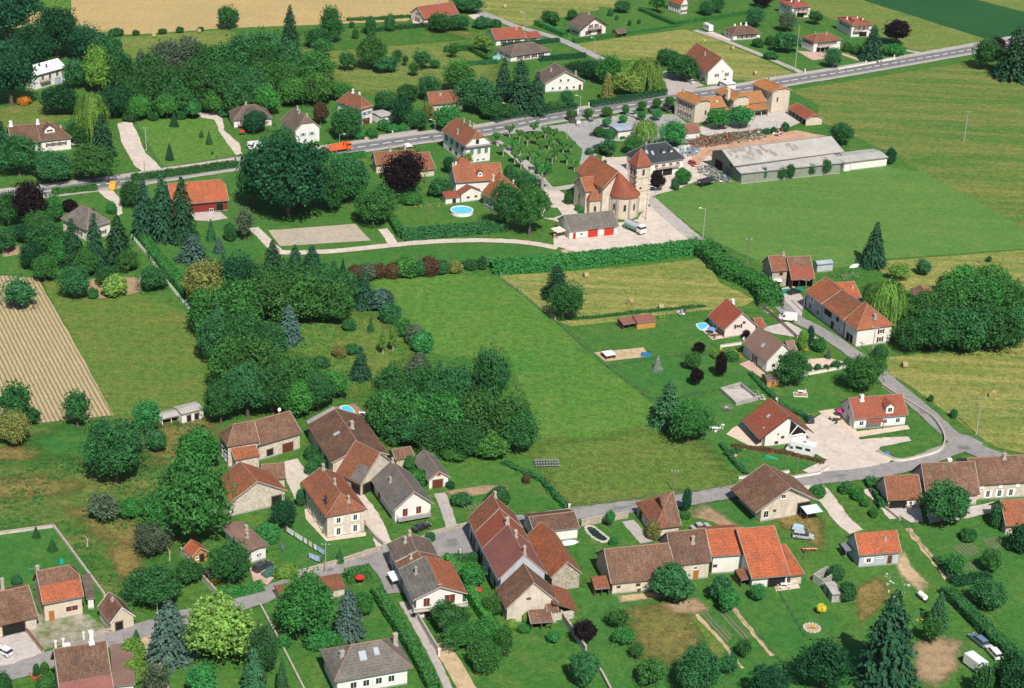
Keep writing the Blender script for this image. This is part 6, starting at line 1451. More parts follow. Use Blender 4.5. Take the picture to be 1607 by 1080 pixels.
row('wood', 'deep', [(1199,262,285,11),(1211,263,283,9),(1227,262,284,15),(1240,257,283,15),(1273,257,278,13),(1297,249,276,17)], 'small dark tree', 'against the front wall of the long warehouse', 'trees along the warehouse')
T('broad', 'emerald', 1071,264,292,27, 'bright leafy tree right of the church tower')
T('bush', 'deep', 1060,284,299,13, 'dark round bush below the bright leafy tree', 'bush')
T('broad', 'purple', 1030,270,302,23, 'dark red leaved tree at the foot of the church tower')
T('bush', 'deep', 893,300,322,14, 'dark bush at the left corner of the church', 'bush')
row('bush', 'emerald', [(906,320,332,8),(913,325,337,10)], 'low bush', 'along the left church wall', 'bushes at the church wall', 'bush')
T('pollard', 'emerald', 852,250,298,32, 'largest pollard, alone at the lower corner of the plaza lawn')
# --- left middle
T('wood', 'purple', 46,283,362,50, 'tall purple tree near the left end of the main road')
T('wood', 'deep', 14,300,358,44, 'green tree left of the tall purple tree')
T('broad', 'emerald', 82,308,352,36, 'bright leafy tree between purple tree and grey roof')
T('wood', 'deep', 75,348,402,56, 'deep green tree in the garden left of the grey pyramid roof')
T('broad', 'deep', 8,355,400,34, 'dark tree at the left edge below the main road')
T('broad', 'dark', 36,352,384,36, 'dark shrub below the tall purple tree')
row('spruce', 'needle', [(114,342,426,46),(149,334,430,44),(185,336,424,56)], 'tall dark spruce', 'in front of the grey pyramid roof', 'spruces before the grey pyramid roof')
T('wood', 'dark', 52,380,428,42, 'dark tree above the vine field')
row('spruce', 'needle', [(226,280,376,50),(256,270,382,54),(286,276,384,56)], 'tall dark spruce', 'left of the red wooden barn', 'spruces beside the red barn')
T('wood', 'deep', 206,282,328,40, 'deep green tree behind the spruces near the yellow van')
T('bush', 'emerald', 175,316,337,16, 'bright bush beside the pale drive', 'bush')
T('bush', 'purple', 110,314,334,26, 'dark red bush behind the grey pyramid roof', 'bush')
T('cedar', 'bluen', 302,366,415,52, 'wide blue green conifer on the lawn behind the long hedge')
T('conifer', 'bluen', 344,372,399,22, 'small blue green conifer beside the wide one')
T('conifer', 'deep', 331,343,380,18, 'narrow green conifer below the red barn')
T('bush', 'deep', 361,350,380,18, 'dark bush left of the birch below the red barn', 'bush')
T('open', 'grey', 384,324,378,32, 'light birch with pale trunk below the red barn')
T('wood', 'deep', 116,418,474,46, 'deep green tree at the lower left of the kitchen garden')
T('wood', 'deep', 168,418,452,38, 'deep green tree behind the lime coloured bush')
T('bush', 'lime', 180,432,468,38, 'lime coloured round bush in the kitchen garden', 'bush')
T('wood', 'deep', 239,418,461,44, 'dark tree at the right corner of the kitchen garden')
T('open', 'deep', 28,436,484,58, 'spreading dark tree at the top of the vine field')
T('bush', 'green', 146,452,470,16, 'small shrub between kitchen garden and pasture', 'bush')
T('open', 'deep', 24,598,668,52, 'loose dark tree left in the vine field')
T('broad', 'deep', 48,640,668,30, 'dark shrub at the lower end of the vine field')
T('wood', 'olive', 20,645,705,52, 'olive coloured tree at the left edge below the vine field')
T('open', 'deep', 120,612,670,42, 'loose dark tree at the lower end of the vine rows')
T('bush', 'deep', 157,660,680,26, 'low dark bush below the vine field corner', 'bush')
T('big', 'deep', 180,660,770,88, 'large round dark tree in the wild meadow')
T('round', 'emerald', 231,629,690,42, 'bright green dense tree left of the long low shed')
T('broad', 'deep', 245,674,714,30, 'small dark tree at the foot of the bright dense tree')
T('broad', 'emerald', 310,678,745,66, 'bright leafy tree left of the stone farmhouse')
T('broad', 'dark', 318,700,742,34, 'dark bush in front of the bright leafy tree')
T('open', 'grey', 163,774,818,52, 'grey leafless looking tree in the wild meadow')
T('broad', 'emerald', 206,784,818,36, 'small bright tree right of the grey tree')
T('big', 'green', 302,722,868,106, 'largest tree left of the orange roofed barn')
T('big', 'green', 256,768,862,70, 'leafy tree joined to the left of the largest tree')
T('wood', 'grey', 238,822,882,52, 'greyish tree below the largest tree')
T('big', 'deep', 240,893,962,84, 'broad dark tree above the lower lane')
T('broad', 'deep', 296,882,920,44, 'dark shrubbery left of the garden hut wall')
T('wood', 'deep', 361,853,926,66, 'dense round dark tree in front of the brown roofed bungalow')
T('cedar', 'blue', 267,942,1046,80, 'large silvery blue cedar above the lower lane')
T('wood', 'lime', 344,942,1052,112, 'large yellow green tree right of the blue cedar')
T('broad', 'emerald', 318,1045,1095,48, 'bright bush below the yellow green tree')
T('spruce', 'needle2', 398,1015,1100,54, 'dark conifer at the lower edge right of the yellow green tree')
T('bush', 'light', 208,1003,1042,38, 'golden juniper beside the brown roofed house, upper one', 'bush')
T('bush', 'light', 212,1036,1074,34, 'golden juniper beside the brown roofed house, lower one', 'bush')
T('cone', 'needle2', 214,988,1008,12, 'small pointed conifer beside the lane', 'bush')
T('open', 'grey', 244,1040,1100,44, 'thin tree at the lower edge on the sandy path')
T('column', 'deep', 57,1042,1064,11, 'small column shaped bush at the gate', 'bush')
T('bush', 'green', 70,1040,1058,14, 'low round bush right of the gate', 'bush')
T('bush', 'green', 72,1062,1085,30, 'low bush at the lower edge before the pink house', 'bush')
T('bush', 'deep', 4,1055,1090,26, 'dark bush in the lower left corner', 'bush')
T('conifer', 'deep', 57,826,846,15, 'small dark fir on the walled lawn, upper left one')
T('conifer', 'deep', 82,845,867,18, 'small dark fir on the walled lawn, lower right one')
T('bush', 'deep', 26,902,920,16, 'dark bush behind the roof with the chimney', 'bush')
# --- centre
row('spruce', 'needle', [(428,376,432,40),(463,383,424,30),(490,384,424,36)], 'dark pointed conifer', 'at the upper edge of the central copse', 'conifers at the copse edge')
T('conifer', 'needle', 538,404,434,12, 'thin small fir at the upper right corner of the copse')
row('wood', 'deep', [(322,408,490,70, 'wood', 'olive'),(372,400,480,70, 'wood', 'dark'),(415,415,480,64),(462,410,478,66),(508,412,480,60),(545,425,486,44)], 'tree', 'in the back row of the central copse', 'back row of the central copse')
row('tall', 'green', [(328,452,532,66),(378,440,520,76),(428,432,512,74),(478,432,512,74),(524,442,514,60)], 'deep green tree', 'in the second row of the central copse', 'second row of the central copse')
row('big', 'deep', [(338,490,575,60),(382,492,580,76),(428,508,580,50)], 'deep green tree', 'in the third row of the central copse', 'third row of the central copse')
row('wood', 'green', [(360,530,620,66),(400,528,628,72),(440,552,628,60),(478,558,622,50)], 'deep green tree', 'in the fourth row of the central copse', 'fourth row of the central copse')
row('big', 'deep', [(346,596,672,52),(388,570,664,62),(428,575,660,60),(470,600,660,60, 'big', 'mid'),(500,585,652,50)], 'tree', 'in the row directly behind the stone farmhouse', 'trees behind the stone farmhouse')
row('spruce', 'needle2', [(352,392,462,30),(398,420,486,30),(446,402,476,28),(524,404,470,28),(342,470,540,30),(412,500,566,30),(366,556,620,28)], 'pointed conifer', 'among the broad trees of the central copse', 'conifers inside the central copse')
row('spruce', 'needle2', [(612,566,640,28),(690,560,640,30),(742,596,670,28)], 'pointed conifer', 'among the trees of the lower copse', 'conifers inside the lower copse')
T('broad', 'mid', 523,581,632,42, 'mid green tree above the roof with the rooflight')
T('cedar', 'bluen', 453,477,542,46, 'light blue green spruce in front of the central copse')
row('bush', 'russet', [(560,417,440,30),(577,414,441,28, 'bush', 'grey'),(594,414,438,24),(618,412,438,28),(638,402,438,34, 'bush', 'mid'),(658,408,436,22, 'bush', 'deep'),(673,403,434,36),(694,408,432,24, 'bush', 'deep'),(712,411,429,28, 'bush', 'olive'),(738,407,424,26, 'bush', 'deep'),(757,402,424,16, 'bush', 'needle2')], 'shrub', 'in the red and green shrub row', 'red and green shrub row', 'bush', 'shrub')
T('cedar', 'needle', 571,426,487,38, 'dark conifer at the right corner of the central copse')
T('bush', 'bluen', 597,455,489,42, 'blue green bush in the line of shrubs', 'bush')
T('bush', 'deep', 612,477,508,32, 'dark bush with silvery top in the line of shrubs', 'bush')
T('bush', 'green', 632,500,529,29, 'rounded green bush fourth in the line of shrubs', 'bush')
T('bush', 'grey', 652,511,541,30, 'greyish bush in the line of shrubs', 'bush')
T('bush', 'emerald', 663,522,554,34, 'brightest bush at the lower end of the line of shrubs', 'bush')
T('bush', 'deep', 548,502,520,22, 'round dark bush alone in the clearing', 'bush')
T('conifer', 'deep', 582,496,522,12, 'tiny conifer in the clearing beside the shrub line')
T('open', 'light', 601,518,556,15, 'thin birch with white trunk in the clearing, left one', bark=BARKL, group='thin birches')
T('open', 'light', 617,512,552,15, 'thin birch with white trunk in the clearing, right one', bark=BARKL, group='thin birches')
T('bush', 'deep', 503,560,579,27, 'flat round bush in the lower clearing', 'bush')
T('bush', 'olive', 533,544,563,22, 'brownish bush in the lower clearing', 'bush')
T('bush', 'deep', 552,540,558,24, 'dark bush right of the brownish bush', 'bush')
T('spruce', 'needle', 566,543,600,38, 'dark spruce at the left corner of the lower copse')
T('cedar', 'grey', 657,552,590,46, 'grey green pine at the upper edge of the lower copse')
row('big', 'deep', [(620,572,668,70),(668,574,664,72),(714,572,664,66),(768,545,662,64)], 'tall dark tree', 'in the back row of the lower copse', 'back row of the lower copse')
row('wood', 'green', [(604,612,692,60),(650,618,694,74),(702,618,700,78),(752,615,704,74),(798,618,706,66)], 'dark broad tree', 'in the middle row of the lower copse', 'middle row of the lower copse')
row('wood', 'deep', [(640,650,706,66),(690,658,718,74),(736,668,722,50),(770,682,722,58, 'broad', 'mid'),(818,648,716,56)], 'tree', 'in the front row of the lower copse', 'front row of the lower copse')
row('bush', 'green', [(672,698,722,34),(712,702,724,40)], 'low shrub', 'below the lower copse beside the small barn', 'shrubs below the copse', 'bush')
T('bush', 'russet', 826,744,760,12, 'small dark red ball bush on the lawn', 'bush')
T('bush', 'dark', 707,756,768,14, 'small dark ball bush beside the small grey barn', 'bush')
T('bush', 'deep', 724,774,796,30, 'bush in the vegetable garden above the terrace houses', 'bush')
T('broad', 'deep', 782,768,796,38, 'leafy bush behind the chimney of the terrace houses', 'bush')
T('cedar', 'needle', 873,414,474,46, 'dark cedar at the left of the mown meadow')
T('wood', 'deep', 891,444,507,54, 'leafy dark tree in front of the dark cedar')
T('conifer', 'needle', 1372,347,422,48, 'lone dark conifer at the edge of the bright crop field')
# --- right middle
T('willow', 'willow', 1392,430,528,72, 'weeping tree behind the long farmhouse row')
T('willow', 'green', 1368,440,490,40, 'smaller weeping tree behind the long farmhouse row')
row('wood', 'deep', [(1430,502,556,56),(1468,490,558,74),(1512,484,558,84),(1558,480,556,86),(1596,482,550,56)], 'large leafy tree', 'at the front of the right grove', 'front of the right grove')
row('wood', 'green', [(1452,458,522,62),(1496,442,518,76),(1544,434,516,84),(1590,442,520,64)], 'large leafy tree', 'in the middle of the right grove', 'middle of the right grove')
row('wood', 'mid', [(1510,418,480,64),(1556,416,478,66)], 'large leafy tree', 'at the back of the right grove', 'back of the right grove')
T('broad', 'russet', 1483,433,462,22, 'copper tinted bush at the back of the right grove')
T('broad', 'deep', 1450,408,434,22, 'small dark tree in the yellow meadow')
T('open', 'light', 1412,413,440,34, 'pale loose tree in the yellow meadow')
T('bush', 'deep', 1552,402,412,8, 'tiny tree alone in the yellow meadow', 'bush')
T('bush', 'deep', 1382,542,566,24, 'dark bush at the corner of the farmhouse row', 'bush')
T('cedar', 'needle2', 1049,598,674,56, 'dark pointed tree, left of the pair beside the meadow')
T('big', 'green', 1083,628,703,66, 'broad round tree, right of the pair beside the meadow')
T('conifer', 'white', 1032,558,584,18, 'silvery blue little spruce on the dark lawn')
T('broad', 'green', 1088,552,584,24, 'mid green young tree on the dark lawn')
T('round', 'purple', 1094,578,608,21, 'dark purple round tree on the dark lawn')
T('column', 'purple', 1132,552,595,18, 'slim dark plum tree near the flower bed')
T('broad', 'purple', 1098,537,556,17, 'small purple tree at the top of the dark lawn')
T('bush', 'light', 1124,550,564,14, 'yellow green bush in the flower bed', 'bush')
T('bush', 'green', 1148,552,568,22, 'green bush with flowers beside the taupe roofed house', 'bush')
T('bush', 'purple', 1171,518,534,12, 'dark red bush at the pink gable', 'bush')
T('wood', 'deep', 1243,550,612,48, 'loose dark tree in front of the taupe roofed house')
T('column', 'light', 1260,517,554,16, 'light green column shrub by the lane', 'bush')
T('column', 'dark', 1272,511,547,12, 'dark narrow cypress by the lane')
T('bush', 'emerald', 1287,530,554,20, 'bright round bush by the lane', 'bush')
T('bush', 'yellow', 1262,536,552,11, 'yellow bush at the foot of the light column shrub', 'bush')
T('conifer', 'blue', 1300,546,564,11, 'tiny blue spruce beside the white gate')
row('bush', 'deep', [(1270,572,584,10),(1284,571,583,11),(1297,572,583,9),(1312,566,580,15),(1332,561,577,16)], 'low round bush', 'on the retaining wall by the lane', 'bushes on the retaining wall', 'bush')
T('big', 'green', 1357,558,620,64, 'large loose tree at the bend of the lane')
row('bush', 'deep', [(1461,620,631,9),(1497,642,657,12)], 'small roadside bush', 'along the mown meadow', 'roadside bushes', 'bush')
T('round', 'deep', 1484,758,834,74, 'large round dark tree in the yard of the brown roofed farm')
T('bush', 'deep', 1520,830,852,24, 'dark bush on the lawn below the brown roofed farm', 'bush')
T('bush', 'dark', 1602,822,870,34, 'dark bush at the right edge below the orange roof', 'bush')
T('bush', 'deep', 1568,790,830,26, 'dark hedge bush left of the orange roof at the right edge', 'bush')
T('bush', 'emerald', 1284,761,783,23, 'bright round bush beside the track', 'bush')
row('bush', 'green', [(1328,756,776,19),(1347,766,787,18),(1358,784,796,14),(1372,797,813,15)], 'garden bush', 'between the two gravel tracks', 'bushes between the tracks', 'bush')
T('broad', 'deep', 1054,890,950,62, 'leafy tree in front of the long brown barn')
T('broad', 'deep', 1131,903,948,30, 'dark bushy tree below the white wall, upper one')
T('broad', 'emerald', 1143,926,964,34, 'bushy tree below the white wall, lower one')
T('round', 'emerald', 1190,917,946,26, 'round bright bush on the lawn before the orange roof', 'bush')
T('bush', 'green', 1114,928,940,12, 'tiny green bush on the bare patch', 'bush')
row('open', 'green', [(970,956,986,40),(980,984,1012,36),(1000,1008,1034,26)], 'small fruit tree', 'on the worn lawn', 'fruit trees on the worn lawn')
T('round', 'purple', 917,974,1016,38, 'round dark purple bush beside the long wall', 'bush')
T('round', 'emerald', 869,990,1012,21, 'round bright bush left of the long wall', 'bush')
T('broad', 'deep', 917,1026,1082,48, 'dark tree at the lower end of the long wall')
T('open', 'green', 1022,1036,1076,50, 'loose tree at the lower edge of the worn lawn')
T('big', 'deep', 1098,1016,1100,72, 'dark broad tree at the lower edge in the middle')
T('open', 'deep', 1146,1026,1060,32, 'loose dark tree beside the vegetable beds')
T('open', 'deep', 1168,1004,1032,26, 'small open tree at the end of the vegetable beds')
T('wood', 'dark', 1208,1044,1110,56, 'dark tree cut by the lower edge below the lawn')
T('round', 'emerald', 957,800,830,16, 'slim young tree beside the pond', 'tree')
T('bush', 'emerald', 963,843,857,14, 'small round bush below the pond', 'bush')
T('bush', 'olive', 1026,818,848,22, 'brownish shrub beside the brown roofed garage', 'bush')
T('column', 'dark', 1078,766,808,14, 'dark cypress beside the village lane')
T('bush', 'green', 1076,804,814,18, 'low bush at the foot of the dark cypress', 'bush')
T('spruce', 'needle', 1394,925,1092,108, 'very large dark conifer at the lower right')
T('conifer', 'needle2', 1473,928,990,40, 'smaller dark conifer right of the very large one')
T('open', 'green', 1464,966,1012,36, 'loose fruit tree right of the very large conifer')
T('wood', 'dark', 1296,1006,1092,72, 'dark brownish tree left of the very large conifer')
T('round', 'yellow', 1289,948,965,16, 'bright yellow ball shaped bush on the lawn', 'bush')
T('wood', 'deep', 1552,912,962,54, 'dark tree in the right garden')
T('broad', 'green', 1556,862,902,32, 'mid green tree in the right garden')
T('open', 'green', 1500,868,906,36, 'loose tree in the right vegetable garden')
row('bush', 'deep', [(1312,888,912,28),(1330,914,946,28)], 'dark shrub', 'beside the concrete sheds', 'shrubs beside the sheds', 'bush')
T('broad', 'dark', 1590,1028,1110,56, 'dark tree in the lower right corner')
T('bush', 'deep', 1545,1045,1100,40, 'dark bush below the white trailer', 'bush')
# --- lower middle
T('big', 'green', 480,903,1012,94, 'largest tree left of the blue spruce')
T('cedar', 'blue', 546,922,1010,54, 'blue grey spruce behind the grey hipped roof')
row('bush', 'emerald', [(446,995,1018,22),(500,988,1020,46),(528,995,1016,22)], 'bright bush', 'behind the grey hipped roof', 'bushes behind the grey hipped roof', 'bush')
T('broad', 'emerald', 570,930,970,30, 'bright shrub right of the blue grey spruce', 'bush')
T('broad', 'deep', 706,950,998,56, 'leafy tree in front of the white gabled house')
row('wood', 'green', [(720,982,1022,56),(752,975,1022,60),(762,1010,1060,56),(792,985,1035,30)], 'garden tree', 'below the white gabled house', 'garden trees below the white house')
T('round', 'emerald', 741,886,930,42, 'bright round bush between the two rows of houses', 'bush')
T('round', 'green', 773,934,972,32, 'round bush at the corner of the pale gabled house', 'bush')
T('bush', 'green', 822,980,995,18, 'round bush before the pale gable', 'bush')
row('bush', 'light', [(803,972,992,20),(826,962,978,12),(862,972,986,12)], 'pale garden shrub', 'before the pale gable', 'shrubs before the pale gable', 'bush')
T('wood', 'needle2', 412,980,1072,44, 'dark tree at the fence below the lane')
T('conifer', 'needle2', 443,1032,1095,28, 'slender conifer at the lower edge beside the fence')
T('wood', 'dark', 445,783,836,42, 'dark tree between the orange barn and the terrace')
T('bush', 'emerald', 420,822,854,38, 'bright bush behind the brown roofed bungalow', 'bush')
T('column', 'deep', 472,767,798,15, 'upright dark bush at the corner of the tall beige house', 'bush')
T('conifer', 'deep', 533,860,886,16, 'little conifer on the laundry lawn')
T('bush', 'light', 448,890,908,40, 'yellow green shrub beside the pink drive', 'bush')
row('bush', 'deep', [(489,700,722,24),(500,715,740,26),(488,725,745,20)], 'ivy green bush', 'against the roof with the rooflight', 'bushes at the rooflight house', 'bush')
T('bush', 'emerald', 655,738,766,30, 'bright bush between the two grey gables', 'bush')
T('bush', 'green', 646,716,740,22, 'green bush left of the small grey barn', 'bush')
T('bush', 'deep', 676,836,850,16, 'dark shrub behind the black car', 'bush')
# hedges
hedge([(780,426),(860,421),(940,413),(1020,404),(1092,394)], 6.0,2.9, 'emerald', 'thick laurel hedge along the upper edge of the mown meadow', .22,.34)
hedge([(1096,394),(1116,406),(1134,424),(1152,436),(1180,448),(1202,464),(1209,482)], 6.4,3.1, 'emerald', 'thick laurel hedge bending down along the lane', .4,.34, curve=True)
hedge([(634,376),(700,370),(790,362)], 3.4,3.0, 'deep', 'tall dark hedge below the round pool', .3,.3)
hedge([(616,350),(630,372)], 2.4,2.2, 'green', 'clipped hedge at the left end of the tall dark hedge', .06,.22)
hedge([(225,378),(245,408),(270,435),(294,466)], 3.0,2.2, 'green', 'long hedge running down beside the white fence', .18,.26)
hedge([(699,82),(732,79)], 1.6,2.0, 'deep', 'dark clipped hedge left of the bungalow pool', .03)
hedge([(736,78),(768,97)], 1.6,1.8, 'green', 'clipped hedge running diagonally to the bungalow pool', .03)
hedge([(735,103),(779,100)], 1.5,1.6, 'deep', 'clipped hedge along the lower side of the bungalow garden', .05)
hedge([(790,74),(835,70),(876,66)], 1.6,1.6, 'dark', 'dark hedge between the red and the grey bungalow', .04)
hedge([(842,39),(886,58)], 2.2,2.0, 'emerald', 'bright clipped hedge beside the side road', .05)
hedge([(901,67),(976,56)], 1.8,1.5, 'green', 'low hedge in front of the grey roofed chalet', .05)
hedge([(848,96),(917,90)], 1.8,1.8, 'dark', 'dark hedge below the grey bungalow', .05)
hedge([(1006,17),(1035,30),(1064,42)], 2.2,1.6, 'green', 'hedge running down towards the camper van', .08)
hedge([(1066,38),(1120,30),(1175,22)], 1.8,1.4, 'green', 'thin hedge below the top house', .1)
hedge([(985,54),(1066,42)], 1.0,1.0, 'green', 'scruffy hedge between two upper meadows', .15)
hedge([(928,168),(985,159),(1042,149)], 2.4,2.2, 'dark', 'dark hedge behind the wire fence above the car park', .1)
hedge([(776,192),(800,186),(860,178),(902,171)], 2.4,2.0, 'dark', 'dark hedge behind the wire fence left of the chalet drive', .12)
hedge([(478,240),(530,252),(570,246)], 2.6,1.6, 'emerald', 'bright hedge below the orange truck', .1)
hedge([(490,256),(568,247)], 2.2,1.8, 'emerald', 'lower bright hedge below the orange truck', .1)
hedge([(85,305),(150,298)], 2.0,1.6, 'green', 'roadside hedge left of the yellow van', .2)
hedge([(210,284),(300,272),(370,262)], 2.2,2.0, 'deep', 'roadside hedge behind the red barn', .25)
hedge([(345,942),(408,926)], 2.2,1.7, 'green', 'clipped hedge along the lane before the round dark tree', .04)
hedge([(548,912),(576,906)], 2.6,2.4, 'green', 'square clipped hedge beside the low lane roof', .04)
hedge([(592,935),(610,965),(640,1010),(662,1050),(680,1085)], 2.2,2.2, 'green', 'long clipped hedge beside the grey hipped roof', .08)
hedge([(706,888),(740,940),(778,1000)], 2.0,2.4, 'mid', 'narrow clipped hedge between white house and terrace garden', .04,.2)
hedge([(706,882),(756,878)], 1.6,1.4, 'deep', 'low hedge at the edge of the asphalt square', .06)
hedge([(1486,934),(1520,968),(1560,1008),(1612,1052)], 2.6,2.0, 'deep', 'long hedge beside the two parked cars', .15)
hedge([(1496,917),(1548,910)], 2.4,1.4, 'dark', 'dark hedge in the right vegetable garden', .12)
hedge([(1470,880),(1492,906)], 1.6,1.0, 'deep', 'low hedge on the garden boundary', .15)
hedge([(1364,758),(1378,780),(1386,798)], 2.2,1.4, 'deep', 'ivy bank left of the brown roofed garage', .2)
hedge([(1150,702),(1230,712),(1292,727)], .9,.8, 'russet', 'low red flowering hedge in front of the camper van', .12,.2)
hedge([(1140,716),(1160,708)], 1.4,1.0, 'deep', 'small hedge beside the sand box', .1)
hedge([(1178,588),(1200,612),(1230,640),(1262,655)], 1.2,.8, 'deep', 'low hedge between two lawns behind the brown red roof', .15)
hedge([(545,33),(600,31),(650,27)], 1.0,1.2, 'deep', 'row of young conifers below the wheat field', .35,.25)
hedge([(568,52),(630,46),(690,40)], 1.0,1.4, 'needle', 'second row of young conifers in the upper garden', .4,.25)
hedge([(950,206),(962,212),(978,219)], 1.4,.8, 'green', 'low hedge along the kiosk wall', .1)
hedge([(790,728),(850,755),(890,800)], 1.2,.8, 'deep', 'overgrown fence line between lawn and rough pasture', .3,.25)
hedge([(1132,700),(1150,725),(1170,745)], 1.0,.9, 'deep', 'overgrown wire fence beside the pasture corner', .2)
hedge([(876,503),(930,500),(1000,492),(1105,482)], .8,.7, 'deep', 'grown in fence line below the mown meadow', .15,.25)
# pollards standing on the plaza lawn
pts = [(800,210),(816,216),(780,222),(805,232),(838,206),(828,222),(790,238),(817,236),(843,222),(856,212),(862,228),(848,236),(832,246),(808,250),(869,216),(884,234),(873,242),(890,252),(859,256),(840,262),(818,258),(876,226),(896,236),(902,262),(846,248),(867,250)]
for i, (x, y) in enumerate(sorted(pts)):
 T('pollard', 'mid', x, y - 15, y + 7,15, 'pollarded plane tree standing in rows on the plaza lawn', group='pollarded plane trees of the plaza', k=.0)
# clumps of tall weeds in the wild meadow and the clearing
rng = np.random.default_rng(4)
def tufts(name, poly, n, leaf, size, hgt, seed):
 rg = np.random.default_rng(seed); W = [at(*p).to_2d() for p in poly]
 xs = [p.x for p in W]; ys = [p.y for p in W]; C = []; k = 0
 while len(C) < n and k < n * 12:
  k += 1; x = rg.uniform(min(xs), max(xs)); y = rg.uniform(min(ys), max(ys)); ins = False
  for i in range(len(W)):
   a, b = W[i], W[i - 1]
   if (a.y > y) != (b.y > y) and x < (b.x - a.x) * (y - a.y) / (b.y - a.y) + a.x: ins = not ins
  if ins and mnoise.noise(Vector((x * .07, y * .07, seed))) > -.08: C.append((x, y))
 P = []; 
 for x, y in C:
  m = int(rg.integers(7,15)); s = rg.uniform(.5,1.3)
  P.append(np.stack([x + rg.normal(size=m) * .35 * s, y + rg.normal(size=m) * .35 * s, rg.random(m) * hgt * s], 1))
 P = np.concatenate(P); o = P[0].copy(); o[2] = 0
 me = cards_mesh(name, P - o, rdir(rg, len(P)) + np.array([0,0,.6]), size * (.6 + .8 * rg.random(len(P))),1.0, seed); me.materials.append(LEAF[leaf])
 tag(link(name, me, loc=tuple(o)), kind='stuff')
tufts('weeds', [(-20,668),(178,660),(320,660),(330,730),(230,900),(165,925),(90,826),(-20,836)], 900, 'green', .26,.4,2)
tufts('tall_grass', [(445,515),(530,485),(640,545),(630,590),(540,620),(470,590)], 400, 'mid', .26,.4,3)
# ------------------------------------------------------------------ vehicles
def paint(name, c): 
 k = ('c', name)
 if k in _M: return _M[k]
 m, t, b = nt(name); o = _obj(t)
 t.links.new(_mix(t, _ramp(t, _noise(t, o, 2.0,4),.35,.7), c, tuple(min(1, x * .86 + .01) for x in c)), b.inputs['Base Color'])
 b.inputs['Roughness'].default_value = .3; b.inputs['Coat Weight'].default_value = .4
 _M[k] = m; return m
CP = {'white': paint('car_white', (.75,.75,.74)), 'black': paint('car_black', (.012,.012,.014)), 'silver': paint('car_silver', (.42,.44,.46)), 'red': paint('car_red', (.5,.02,.02)), 'green': paint('car_dark_green', (.015,.05,.045)),
      'blue': paint('car_steel_blue', (.12,.2,.3)), 'yellow': paint('van_yellow', (.75,.42,.02)), 'orange': paint('truck_orange', (.75,.12,.02)), 'lblue': paint('cover_light_blue', (.4,.55,.7)), 'dark': paint('car_dark_grey', (.05,.055,.065))}
LAMP = plain('lamp_glass', (.8,.8,.75),.2); TAIL = plain('tail_lamp', (.5,.02,.02),.3)
def heading(p, q):
 a, b = at(*p), at(*q); return a, math.atan2(b.y - a.y, b.x - a.x)
SHAPES = {   # length, width, body profile (x, z), cabin profile, wheel radius
 'hatch': (4.0,1.66, [(-2,.28),(-2,.85),(-1.9,.95),(.9,.95),(1.85,.78),(2,.62),(2,.28)], [(-1.9,.93),(-1.55,1.42),(.2,1.45),(1.0,.93)], .3),
 'saloon': (4.4,1.7, [(-2.2,.28),(-2.2,.85),(-2.1,.95),(1.0,.95),(2.05,.78),(2.2,.6),(2.2,.28)], [(-1.5,.93),(-.95,1.38),(.25,1.4),(1.1,.93)], .3),
 'estate': (4.6,1.72, [(-2.3,.28),(-2.3,.85),(-2.25,.98),(1.1,.98),(2.15,.8),(2.3,.6),(2.3,.28)], [(-2.2,.96),(-2.0,1.5),(.3,1.55),(1.2,.96)], .32),
 'van': (4.8,1.85, [(-2.4,.3),(-2.4,1.95),(-2.3,2.05),(.9,2.05),(1.3,1.85),(1.85,1.15),(2.35,.95),(2.4,.6),(2.4,.3)], [(.75,1.15),(.75,1.8),(1.15,1.8),(1.7,1.15)], .33),
}
WHL = {}
def wheelmesh(r, w=.2):
 k = (r, w)
 if k not in WHL:
  q = MB(); q.lathe((0,0,0), [(r * .55,-w / 2),(r, -w / 2),(r, w / 2),(r * .55, w / 2)], 14)
  h = MB(); h.lathe((0,0,0), [(r * .5,-w / 2 - .01),(r * .56, w / 2 + .01)], 12)
  for m_ in (q, h): m_.v = [(x, z, y) for x, y, z in m_.v]
  WHL[k] = (q.mesh('wheel', BLACKR), h.mesh('hub', METAL))
 return WHL[k]
def wheels(root, xs, y, r, w=.2):
 wm, hm = wheelmesh(r, w)
 for x in xs:
  for s in (-1,1):
   o = link('wheel', wm, root, loc=(x, s * y, r)); link('hub', hm, o)
